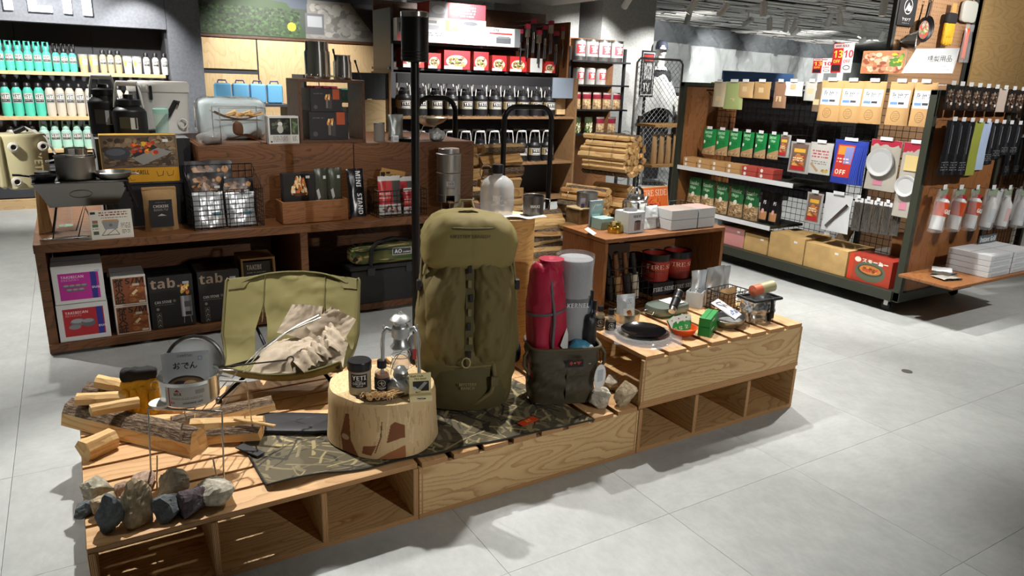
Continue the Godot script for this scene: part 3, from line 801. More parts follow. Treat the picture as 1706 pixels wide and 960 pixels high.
func wire_grill() -> void:
	var yt := H + 0.235
	var fl := gy(247, 681, yt); var fr := gy(370, 686, yt); var br := gy(410, 636, yt); var bl := fl + (br - fr)
	var o := thing("wire_grill", "folding stainless wire grill standing over the split logs", "grill", (fl + br) * 0.5 - V(0, 0.235, 0))
	var c := o.position
	var m := steel()
	var P := func(p: Vector3) -> Vector3: return p - c
	add(o, "front_bar", N().bar(P.call(fl), P.call(fr), 0.0035, 8), m)
	add(o, "rear_bar", N().bar(P.call(bl), P.call(br), 0.0035, 8), m)
	for k in 9:
		var t := (k + 0.5) / 9.0
		add(o, "grate_rod", N().bar(P.call(fl.lerp(fr, t)), P.call(bl.lerp(br, t)), 0.0018, 6), m)
	for s in [[fl, fr, 1.0], [bl, br, -1.0]]:
		var a: Vector3 = s[0]; var b: Vector3 = s[1]
		var ot: Vector3 = (fl - bl).normalized() * 0.035 * s[2]
		var ga := a + V(0, -0.233, 0) + ot; var gb := b + V(0, -0.233, 0) + ot
		add(o, "leg_frame", N().tube([P.call(a), P.call(ga), P.call(ga.lerp(gb, 0.08)), P.call(ga.lerp(gb, 0.12) + V(0, 0.09, 0))], 0.0026, 6), m)
		add(o, "leg_frame", N().tube([P.call(b), P.call(gb), P.call(gb.lerp(ga, 0.08)), P.call(gb.lerp(ga, 0.12) + V(0, 0.09, 0))], 0.0026, 6), m)
	var dish := thing("small_dish", "small white round dish resting on the wire grill beside pot", "dish", gy(268, 676, yt + 0.0045))
	add(dish, "dish_body", N().lathe([W(0, 0), W(0.026, 0.0), W(0.034, 0.012), W(0.032, 0.013), W(0, 0.006)], 24), mat("white_enamel", C("f0efec"), 0.3))
	var pb0 := gy(318, 664, yt + 0.004)
	var pot := thing("cooking_pot", "polished steel cooking pot with paper label on the wire grill", "pot", pb0, -0.2)
	var shiny: StandardMaterial3D = mats.polished_steel
	add(pot, "pot_body", N().lathe([W(0, 0), W(0.078, 0.0), W(0.086, 0.006), W(0.088, 0.012), W(0.088, 0.085), W(0.092, 0.088), W(0.09, 0.09), W(0.086, 0.086), W(0.086, 0.012), W(0, 0.005)], 40), shiny)
	var lp := Pic.new(220, 90, C("dcdad4"))
	lp.rect(20, 0, 6, 90, C("c1282d")).poly([W(52, 18), W(66, 6), W(80, 18)], C("b5262b")).text("MSR", 50, 22, 14, C("20201f")).text("REI", 30, 66, 10, C("b5262b")).text("LAGRANGE CAST", 90, 68, 9, C("333333")).rect(150, 14, 44, 20, C("b0aea8")).scribble(34, 46, 150, 2, 6, C("8b8982"), 4)
	add(pot, "paper_label", N().lathe([W(0.0888, 0.012), W(0.0888, 0.074)], 20, -0.8, 0.75), tmat("pot_label", lp.tex(), 0.6))
	add(pot, "side_handle", N().tube([V(0.088, 0.08, 0.02), V(0.13, 0.07, 0.03), V(0.145, 0.075, 0.0), V(0.13, 0.07, -0.03), V(0.088, 0.08, -0.02)], 0.003, 6), m)
	var lid := thing("pan_cover", "round steel pot lid standing upright behind the white pouch", "lid", pb0 + V(0.03, 0.008, -0.062), -0.25)
	var lg := N(); lg.t = Transform3D(Basis(Vector3.RIGHT, PI / 2 - 0.12), V(0, 0.09, 0))
	lg.lathe([W(0.0, -0.004), W(0.08, -0.004), W(0.091, -0.001), W(0.091, 0.002), W(0.084, 0.003), W(0.08, 0.008), W(0, 0.01)], 40)
	add(lid, "lid_plate", lg, metal("brushed_dark", "8e8d8a", 0.35))
	var kb := N(); kb.t = lg.t; kb.lathe([W(0.01, 0.008), W(0.014, 0.02), W(0, 0.024)], 16); add(lid, "lid_knob", kb, mats.black_cap)
	var po := thing("food_pouch", "white food pouch with black Japanese script standing in the pot", "pouch", pb0 + V(-0.008, 0.012, 0.016), -0.22)
	var pp := Pic.new(256, 300, C("dfe4e8"))
	var ink := C("17181a")
	pp.text("IZAMESHI", 88, 16, 14, C("55585c"), false, false).rect(198, 30, 22, 26, C("9db4cf")).rect(202, 34, 14, 18, C("dfe4e8"))
	pp.strokes([[1, 3, 8, 3], [4, 0.6, 4, 7.6, 2.2, 8.2, 1.5, 7, 4, 5.4, 7.4, 5.6, 8.2, 7.6, 6, 9], [7.6, 0.8, 9.2, 2.2]], 62, 62, 44, 4.5, ink)
	pp.strokes([[1, 1.8, 8.6, 1.4, 5, 4, 4.4, 6.6, 6, 8.8, 7.6, 9], [7, 3.6, 7.8, 5], [8.4, 3, 9.2, 4.4]], 108, 62, 44, 4.5, ink)
	pp.strokes([[4.6, 0.6, 1, 9, 3.8, 5, 5, 5.2, 5.4, 8.6, 7, 8.8, 9, 6.6]], 152, 62, 44, 4.5, ink)
	pp.disc(128, 210, 104, 66, C("3c3330")).disc(128, 216, 98, 60, C("8a6a4c")).disc(96, 196, 34, 22, C("2d2f45")).disc(150, 200, 38, 24, C("d9b48a")).disc(176, 214, 26, 18, C("b8543a")).disc(120, 226, 30, 20, C("e4d6b8")).disc(76, 218, 20, 14, C("c9b08c")).rect(0, 250, 256, 50, C("dfe4e8"))
	add(po, "pouch_front", pouch_g(0.14, 0.155, 0.03, 0.1, 0.004, 2.0, true, false), tmat("oden", pp.tex(), 0.28))
	add(po, "pouch_back", pouch_g(0.14, 0.155, 0.03, 0.1, 0.004, 2.0, false, true), mat("pouch_white", C("dfe4e8"), 0.3))

func camp_chair() -> void:
	var at := gy(492, 645, H); at.z -= 0.07
	var o := thing("camp_chair", "olive fabric low folding camp chair with cloth on its seat", "chair", at, -0.42)
	var fab := cloud("olive_fabric", C("78703f"), C("6a6438"), 0.8, 0.08, 0.04, 0.05)
	var seam := mat("olive_seam", C("57512c"), 0.85)
	var prof := func(s: float, t: float) -> Vector3:   # sling: t 0 front seat .. 1 top of back
		var w := lerpf(0.235, 0.28, smoothstep(0.1, 0.5, t)) * (1.0 - 0.2 * pow(maxf(0.0, (t - 0.86) / 0.14), 3.0))
		var x := (s - 0.5) * 2.0
		var zz := lerpf(0.24, -0.05, smoothstep(0.0, 0.42, t)) - 0.15 * smoothstep(0.35, 1.0, t)
		var yy := 0.18 - 0.07 * sin(clampf(t / 0.42, 0, 1) * PI * 0.9) + 0.25 * smoothstep(0.33, 1.0, t)
		var sag := (1.0 - x * x)
		zz -= 0.06 * sag * smoothstep(0.3, 0.6, t)
		yy -= 0.05 * sag * (1.0 - smoothstep(0.25, 0.5, t))
		var wr := (0.008 * n2(x * 60, t * 420) + 0.005 * n2(x * 200 + 40, t * 900)) * (1.0 - x * x)
		return V(x * w, yy + 0.012 * pow(absf(x), 3.0) * smoothstep(0.9, 1.0, t) * -3.0, zz + wr)
	for pt in [[0.0, 0.27, "side_panel"], [0.27, 0.73, "middle_panel"], [0.73, 1.0, "side_panel"]]:
		var t0 := 0.0
		add(o, pt[2], N().patch(14, 40, func(s, t):
			var tt: float = lerpf(t0, 1.0, t)
			var gap := 0.045 * smoothstep(0.27, 0.36, tt) * (1.0 - smoothstep(0.46, 0.72, tt))
			var a: float = pt[0] + (gap if pt[0] > 0.0 else 0.0); var b: float = pt[1] - (gap if pt[1] < 1.0 else 0.0)
			return prof.call(lerpf(a, b, s), tt)), fab)
	for s in [0.0, 1.0]:
		add(o, "edge_binding", N().tube(range(25).map(func(k): return prof.call(s, k / 24.0)), 0.006, 6), seam)
	add(o, "edge_binding", N().tube(range(17).map(func(k): return prof.call(k / 16.0, 1.0)), 0.006, 6), seam)
	add(o, "edge_binding", N().tube(range(17).map(func(k): return prof.call(k / 16.0, 0.0)), 0.006, 6), seam)
	for s in [0.27, 0.73]:
		add(o, "panel_seam", N().tube(range(18).map(func(k): return prof.call(s, lerpf(0.55, 1.0, k / 17.0)) + V(0, 0, 0.003)), 0.0025, 5), seam)
	for s in [-1.0, 1.0]:   # corner pockets that hold the poles
		add(o, "corner_pocket", N().patch(8, 8, func(a, b):
			var aa: float = a * 0.21 * (0.5 + 0.5 * b)
			return prof.call(0.02 + aa if s < 0 else 0.98 - aa, lerpf(0.8, 0.985, b)) + V(0, 0, 0.005), s > 0), mat("olive_patch", C("6a6339"), 0.8))
	var pole := metal("chair_pole", "26262a", 0.35)
	var hub := V(0, 0.12, 0.0)
	for s in [-1.0, 1.0]:
		add(o, "back_pole", N().tube([hub + V(s * 0.08, 0, 0), V(s * 0.2, 0.2, -0.25), prof.call(0.5 + s * 0.47, 0.97) + V(0, -0.01, -0.03)], 0.007, 8), pole)
		add(o, "seat_pole", N().tube([hub + V(s * 0.08, 0, 0), V(s * 0.17, 0.13, 0.12), prof.call(0.5 + s * 0.48, 0.02) + V(0, -0.012, 0)], 0.007, 8), pole)
		for z in [0.2, -0.2]:
			var lg := add(o, "leg", N().bar(hub + V(s * 0.08, 0, 0), V(s * 0.24, 0.012, z), 0.0075, 8), pole)
			add(lg, "foot_cap", N().lathe([W(0.012, 0), W(0.013, 0.02), W(0.009, 0.024), W(0, 0.024)], 12), mats.black_cap).position = V(s * 0.24, 0, z)
	pb(o, "hub", hub, V(0.2, 0.025, 0.03), pole, 0.006)
	var ap := thing("linen_apron", "crumpled beige linen cloth heaped on the olive chair seat", "cloth", at + Basis(Vector3.UP, -0.42) * V(0.06, 0.14, 0.07), -0.42)
	var lin := cloud("linen", C("b3a48f"), C("a19280"), 0.9, 0.1, 0.05, 0.05)
	add(ap, "folded_body", N().patch(34, 26, func(s, t):
		var x: float = (s - 0.5) * 0.36; var z: float = (t - 0.5) * 0.26
		var hgt := 0.075 * pow(maxf(0.0, 1.0 - pow(absf(s - 0.55) * 1.9, 2.4)), 0.6) * pow(maxf(0.0, 1.0 - pow(absf(t - 0.45) * 1.95, 3.0)), 0.6)
		return V(x, -0.02 + hgt + 0.16 * (n2(x * 520 + 50, z * 900) + 0.5 * sin((x + z) * 110.0)) * hgt, z + 0.01 * n2(x * 300, z * 300))), lin)
	for k in 4:   # crumpled layers of the cloth
		var cf := add(ap, "cloth_fold", N().patch(24, 10, func(s, t): return V((s - 0.5) * 0.22, 0.05 * sin(t * PI) + 0.012 * sin(s * 21.0 + t * 5.0 + k) + 0.014 * n2(s * 500 + k * 70, t * 200), (t - 0.5) * (0.07 + 0.02 * sin(s * 5.0)))), lin)
		cf.position = V(0.075 + 0.022 * k, 0.03 + 0.012 * k, 0.075 - 0.036 * k); cf.rotation = V(-0.2, 0.9 + 0.16 * k, 0.35)
	for k in 2:
		var fl := add(ap, "apron_flap", N().patch(14, 12, func(s, t): return V((s - 0.5) * (0.17 - 0.05 * t), t * (0.13 + 0.03 * s), 0.012 * sin(s * 5.0 + k) + 0.008 * n2(s * 300 + k * 90, t * 200))), lin)
		fl.position = V(-0.02 + 0.1 * k, 0.06, -0.05 + 0.03 * k); fl.rotation = V(-0.5, 0.2 - 0.6 * k, -0.35 - 0.2 * k)
	var tg := thing("steel_tongs", "long steel fire tongs lying across the beige cloth", "tongs", at + Basis(Vector3.UP, -0.42) * V(-0.03, 0.2, 0.16), 0.0)
	var a0 := V(-0.13, -0.04, 0.05)
	for k in 2:
		var sgn := -1.0 if k == 0 else 1.0
		add(tg, "tong_arm", N().tube([a0 + V(0.0, 0, sgn * 0.02), V(-0.05, 0.01, sgn * 0.013), V(0.03, 0.055, sgn * 0.004), V(0.1, 0.085, -sgn * 0.01), V(0.19, 0.115, -sgn * 0.016)], [0.0015, 0.003, 0.004, 0.004, 0.003], 6), steel())
	add(tg, "pivot", blob_g(V(0.007, 0.004, 0.007), 1, 1, 0, 0, 12, 8), steel()).position = V(0.05, 0.062, 0)
	var ra := gy(365, 612, H + 0.32); var rb := gy(478, 600, H + 0.26)
	var rod := thing("fire_rod", "thin dark twisted fire rod leaning from grill to chair seat", "rod", (ra + rb) / 2)
	add(rod, "rod_shaft", N().bar(ra - rod.position, rb - rod.position, 0.003, 6), mats.iron)
	add(rod, "hook_end", N().tube(range(8).map(func(k): return rb - rod.position + V(0.012 - 0.012 * cos(k * 0.6), 0.012 * sin(k * 0.6), 0)), 0.0025, 6), mats.iron)
	var bs := thing("shadow_sleeve", "flat black sleeve standing in for sack and shadow below the chair", "sleeve", gy(490, 710, H + 0.004), -0.5)  # black sleeve added for a dark sack and the chair's base shadow
	add(bs, "sleeve_body", blob_g(V(0.16, 0.012, 0.075), 0.5, 0.4, 0.006, 5.0), mats.black_nylon)
	add(bs, "drawstring", N().tube([V(0.15, 0.02, 0.03), V(0.19, 0.006, 0.05), V(0.21, 0.004, 0.02)], 0.002, 5), mats.black_cap)

func camo(key: String, cols: Array, sd: float, reeds := false) -> StandardMaterial3D:
	if mats.has(key): return mats[key]
	var t = noise_tex(256, 256, func(x, y):
		var a := n2(x * 0.9 + sd, y * 1.5 + sd); var b := n2(x * 1.3 + sd + 500, y * 2.0)
		var c: Color = cols[0]
		if a > 0.05: c = cols[1]
		if b > 0.16: c = cols[2]
		if a < -0.28: c = cols[3]
		return c)
	if reeds:
		var p := Pic.new(512, 512, cols[0])
		var r := RandomNumberGenerator.new(); r.seed = 5
		for k in 520:
			var x := r.randf_range(0, 512); var y := r.randf_range(0, 600); var an := r.randf_range(-0.5, 0.6) + (1.2 if k % 7 == 0 else 0.0)
			var d := W(sin(an), -cos(an)) * r.randf_range(40, 150)
			var c: Color = cols[r.randi() % 4]
			p.line([W(x, y), W(x, y) + d * 0.5 + W(r.randf_range(-6, 6), 0), W(x, y) + d], r.randf_range(1.5, 9), c)
		t = p.tex()
	return tmat(key, t, 0.85)
func tarp() -> void:
	var c0 := gy(402, 738, H); var c1 := gy(446, 816, H); var c2 := gy(990, 702, H)
	var o := thing("camouflage_tarp", "reed-pattern camouflage tarp spread under stump and backpack", "tarp", V(c1.x, H, c1.z))
	var m := camo("reed_camo", [C("5d5540"), C("83775a"), C("37332a"), C("a3956a")], 3.0, true)
	var q := func(s: float, t: float) -> Vector3:   # s along the front, t to the rear
		var fr := c1.lerp(c2, s); var re := c0.lerp(V(c2.x - 0.1, H, -0.62), s)
		var p := fr.lerp(re, t) - o.position
		p.y = 0.004 + 0.006 * absf(n2(p.x * 160, p.z * 160)) + (0.022 * exp(-pow((s - 0.06) * 12.0, 2.0)) * exp(-pow(t * 14.0, 2.0)))
		p.z += 0.008 * sin(s * 30.0) * (1.0 - t) * (1.0 - s)
		return p
	add(o, "cloth", N().patch(60, 24, q), m)
	var hem := mat("tarp_hem", C("2b2820"), 0.85)
	add(o, "hem", N().tube(range(41).map(func(k): return q.call(k / 40.0, 0.0)), 0.004, 6), hem)
	add(o, "hem", N().tube(range(21).map(func(k): return q.call(0.0, k / 20.0)), 0.004, 6), hem)
	var tg := gy(880, 702, H + 0.013)
	var g := N(); g.t = Transform3D(Basis(Vector3.UP, 0.25), tg - o.position)
	g.box(Vector3.ZERO, V(0.085, 0.002, 0.035), 0.0005); add(o, "woven_tag", g, mat("orange_tag", C("e5491c"), 0.7), "bright orange woven tag")
	word(o, "tag_lettering", "AT", 0.016, tg - o.position + V(0, 0.0016, 0), mat("tag_ink", C("f2b45a"), 0.7), false, true, V(-PI / 2, 0.25, 0), 0.0004)
	var st := gy(417, 752, H + 0.01)
	var s2 := thing("velcro_strap", "black strap lying on the tarp edge beside the grill", "strap", st, 0.5)
	pb(s2, "strap_web", V(0, 0.004, 0), V(0.035, 0.006, 0.11), mats.black_nylon, 0.002)

func stump_and_goods() -> void:
	var at := gy(648, 768, H); at = V(0.945, H + 0.012, -0.25)
	var o := thing("tree_stump", "peeled pale stump with reddish bark patches on the tarp", "stump", at)
	var t := Pic.new(512, 256, C("cdb184"))
	var r := RandomNumberGenerator.new(); r.seed = 4
	for k in 260:
		var x := r.randf_range(0, 512); var y := r.randf_range(0, 256)
		t.line([W(x, y), W(x + r.randf_range(-4, 4), y + r.randf_range(20, 80))], r.randf_range(1, 3), C("cdb184").lerp([C("b39464"), C("dcc59c"), C("c2a273")][k % 3], 0.7))
	var red := C("7d4a2a"); var red2 := C("9b6238")
	var px := func(ang: float) -> float: return fposmod(ang / TAU, 1.0) * 512.0
	var c0: float = px.call(-0.42)
	t.poly([W(c0 - 62, 70), W(c0 - 54, 66), W(c0 - 50, 190), W(c0 - 34, 256), W(c0 - 66, 256), W(c0 - 72, 180)], red)
	t.poly([W(c0 + 14, 92), W(c0 + 20, 78), W(c0 + 34, 100), W(c0 + 46, 160), W(c0 + 28, 160), W(c0 + 8, 178)], red)
	t.poly([W(c0 + 30, 200), W(c0 + 78, 180), W(c0 + 84, 256), W(c0 - 6, 256), W(c0 + 10, 226)], red2)
	t.poly([W(c0 - 26, 200), W(c0 - 6, 190), W(c0 - 14, 240), W(c0 - 28, 236)], red)
	t.line([W(c0 + 2, 76), W(c0, 150), W(c0 - 8, 226)], 1.6, C("5c3a20")).disc(c0 + 66, 172, 5, 8, C("4a2f1c"))
	t.disc(c0 - 62, 185, 8, 14, C("bda684"))
	var side := N()
	var shape := func(a: float) -> float: return 0.188 * (1.0 + 0.035 * sin(a * 2 + 0.6) + 0.03 * sin(a * 3 + 2.0) + 0.012 * sin(a * 7))
	side.patch(56, 8, func(s, q):
		var a: float = s * TAU
		var k: float = shape.call(a) * (1.0 + 0.05 * (1.0 - q) * (1.0 - q) - (0.03 if q > 0.95 else 0.0))
		return V(sin(a) * k, q * 0.19, cos(a) * k))
	add(o, "trunk_side", side, tmat("stump_side", t.tex(), 0.8))
	var top := N()
	top.patch(56, 3, func(s, q):
		var a: float = s * TAU
		var k: float = shape.call(a) * 0.97 * (1.0 - q)
		return V(sin(a) * k, 0.19 + 0.001 * q, cos(a) * k))
	for i in top.uv.size(): top.uv[i] = W(top.v[i].x, top.v[i].z)
	var rg := noise_tex(256, 256, func(x, y):
		var d := W(x - 118, y - 134).length()
		return C("ddc497").lerp(C("c0a06c"), clampf(0.35 + 0.35 * sin(d * 0.55 + n2(x * 3, y * 3) * 6.0) + n2(x * 6, y * 6) * 0.4, 0, 1)))
	var tmx := tmat("stump_top", rg, 0.85, V(2.4, 2.4, 1)); tmx.uv1_offset = V(0.5, 0.5, 0)
	add(o, "sawn_top", top, tmx)
	var yt := at.y + 0.191
	var k := thing("can_cooler", "beige insulated can cooler with black lid on the stump", "can cooler", gy(600, 652, yt), -0.4)
	add(k, "steel_body", N().lathe([W(0, 0), W(0.036, 0.0), W(0.0385, 0.003), W(0.0385, 0.088), W(0.036, 0.091)], 32), mat("sand_coat", C("a69a80"), 0.55))
	add(k, "lid", N().lathe([W(0.0405, 0.086), W(0.0415, 0.09), W(0.0415, 0.112), W(0.038, 0.117), W(0, 0.118)], 32), mats.black_cap)
	var yl := Pic.new(192, 160, C("131314"))
	yl.text("YETI", 16, 16, 52, C("ecebe6"), false, true, 160.0).text("RAMBLER", 56, 78, 12, C("ecebe6")).text("COLSTER", 22, 96, 28, C("ecebe6"), false, true, 148.0).text("12OZ CAN", 62, 132, 12, C("ecebe6"))
	add(k, "paper_label", N().lathe([W(0.0388, 0.028), W(0.0388, 0.078)], 20, -0.75, 0.75), tmat("colster_label", yl.tex(), 0.6))
	spice("seasoning bottle with orange-brown spice beside the beige can cooler", gy(637, 652, yt), 1.12, C("b8763a"))
	lantern(gy(668, 652, yt))
	var sv := thing("shavings_tray", "wooden chip plate heaped with curled pale wood shavings", "shavings", gy(634, 668, yt), -0.3)
	add(sv, "chip_plate", N().patch(18, 8, func(s, q): return V((s - 0.5) * 0.16, 0.003 + 0.012 * pow(absf(s - 0.5) * 2.0, 3.0) + 0.008 * pow(absf(q - 0.5) * 2, 2.0), (q - 0.5) * 0.055 * sin(clampf(s, 0.04, 0.96) * PI))), mat("chip", C("4d3521"), 0.8))
	var cm := mat("shaving", C("d6b27c"), 0.8)
	var sh := N()
	for c in 34:
		var p := V(rr(-0.06, 0.06), 0.012 + rr(0, 0.018), rr(-0.016, 0.016)); var rd := rr(0.005, 0.012); var ph := rr(0, TAU); var ax := Basis(V(rr(-1, 1), rr(-1, 1), rr(-1, 1)).normalized(), rr(0, 3))
		sh.tube(range(12).map(func(i): return p + ax * V(cos(ph + i * 0.75) * rd * (1.0 - i * 0.03), sin(ph + i * 0.75) * rd, i * 0.0011)), 0.0011, 4)
	var so := add(sv, "curled_shavings", sh, cm); so.set_meta("kind", "stuff")
	for c in 3: add(sv, "feather_stick", N().tube([V(-0.02 + c * 0.02, 0.016, 0.0), V(0.05 + c * 0.012, 0.03, -0.018 + c * 0.012)], [0.004, 0.002], 6), cm)
	var fs := thing("fire_steel_box", "small cream cardboard pack of fire steel leaning on stump", "box", gy(700, 664, yt), -0.32)
	var fp := Pic.new(160, 190, C("e3d3a0"))
	fp.text("Bush Craft", 10, 8, 15, C("1d1a14")).text("Fire Steel", 40, 28, 15, C("1d1a14")).rect(26, 54, 118, 74, C("26251f")).poly([W(50, 122), W(110, 60), W(136, 66), W(80, 126)], C("9a9894")).poly([W(26, 128), W(26, 90), W(90, 128)], C("e3d3a0")).disc(40, 108, 13, 13, C("b8c4ce")).text("BC", 44, 132, 22, C("1d1a14"), true)
	fp.rect(60, 164, 70, 18, C("f3ecd2"))
	for b in 16: fp.rect(64 + b * 4, 166, 1 + b % 3, 14, C("1d1a14"))
	var fg := N(); fg.t = Transform3D(Basis(Vector3.RIGHT, -0.12), Vector3.ZERO); fg.box(V(0, 0.045, 0), V(0.075, 0.09, 0.003), 0.001); add(fs, "card_back", fg, mats.cream_card)
	print_on(fs, "front_print", V(0, 0.0447, 0.0022), 0.073, 0.088, tmat("fire_steel", fp.tex(), 0.7), 0, -0.12)
	pb(fs, "card_foot", V(0, 0.012, 0.016), V(0.075, 0.022, 0.026), mats.cream_card, 0.001)
	print_on(fs, "barcode", V(0.0, 0.012, 0.0296), 0.04, 0.012, mats.fire_steel)
func lantern(at: Vector3) -> void:
	var o := thing("oil_lantern", "galvanised steel hurricane lantern with wire guard on the stump", "lantern", at, -0.4)
	var zn := metal("zinc", "cfd1d1", 0.38)
	o.scale = V(0.76, 1.13, 0.76)
	add(o, "fuel_tank", N().lathe([W(0, 0), W(0.05, 0), W(0.066, 0.006), W(0.068, 0.016), W(0.064, 0.03), W(0.04, 0.042), W(0.03, 0.05), W(0, 0.05)], 32), zn)
	add(o, "fuel_cap", N().lathe([W(0.013, 0.036), W(0.014, 0.048), W(0, 0.05)], 14), zn).position = V(0.035, 0, 0.03)
	add(o, "burner", N().lathe([W(0.032, 0.05), W(0.036, 0.056), W(0.03, 0.07), W(0.018, 0.082), W(0, 0.084)], 24), zn)
	add(o, "glass_globe", N().lathe([W(0.027, 0.058), W(0.04, 0.085), W(0.041, 0.105), W(0.03, 0.14), W(0.027, 0.146)], 28), clear("globe_glass", C("dfe6e6"), 0.3))
	add(o, "globe_plate", N().lathe([W(0.045, 0.144), W(0.047, 0.148), W(0.034, 0.158), W(0.03, 0.175), W(0.036, 0.178), W(0.04, 0.182), W(0.04, 0.208), W(0.036, 0.214), W(0.03, 0.218)], 28), zn)
	add(o, "chimney", N().lathe([W(0.03, 0.214), W(0.03, 0.224), W(0.045, 0.23), W(0.046, 0.234), W(0.03, 0.246), W(0.012, 0.25), W(0, 0.25)], 28), zn)
	add(o, "lift_ring", N().tube(range(9).map(func(k): return V(-0.012 + 0.003 * k, 0.25 + 0.009 * sin(k * PI / 8), 0)), 0.0018, 6), zn)
	for s in [-1.0, 1.0]:
		add(o, "side_tube", N().tube([V(s * 0.036, 0.196, 0), V(s * 0.06, 0.204, 0), V(s * 0.075, 0.19, 0), V(s * 0.08, 0.1, 0), V(s * 0.085, 0.045, 0), V(s * 0.074, 0.024, 0), V(s * 0.06, 0.02, 0)], 0.0085, 10), zn)
		add(o, "ear", N().bar(V(s * 0.07, 0.2, 0), V(s * 0.076, 0.216, 0), 0.004, 6), zn)
	for k in 2:
		add(o, "guard_wire", N().tube(range(14).map(func(i): return V(0.046 * sin(-1.4 + i * 0.215), 0.085 + 0.05 * sin(i * 0.24) + k * 0.004 - 0.03 * k * cos(i * 0.24), 0.046 * cos(-1.4 + i * 0.215))), 0.0017, 5), zn)
	add(o, "guard_ring", N().tube(range(24).map(func(i): return V(0.043 * sin(i * TAU / 24), 0.118, 0.043 * cos(i * TAU / 24))), 0.0017, 5, true), zn)
	add(o, "bail_handle", N().tube([V(-0.078, 0.2, 0), V(-0.09, 0.15, -0.03), V(-0.085, 0.08, -0.05), V(0, 0.04, -0.072), V(0.085, 0.08, -0.05), V(0.09, 0.15, -0.03), V(0.078, 0.2, 0)], 0.0016, 5), zn)
	pb(o, "hang_tag", V(0.062, 0.125, 0.016), V(0.018, 0.034, 0.001), mat("red_tag", C("b23a3a"), 0.6), 0.0003)

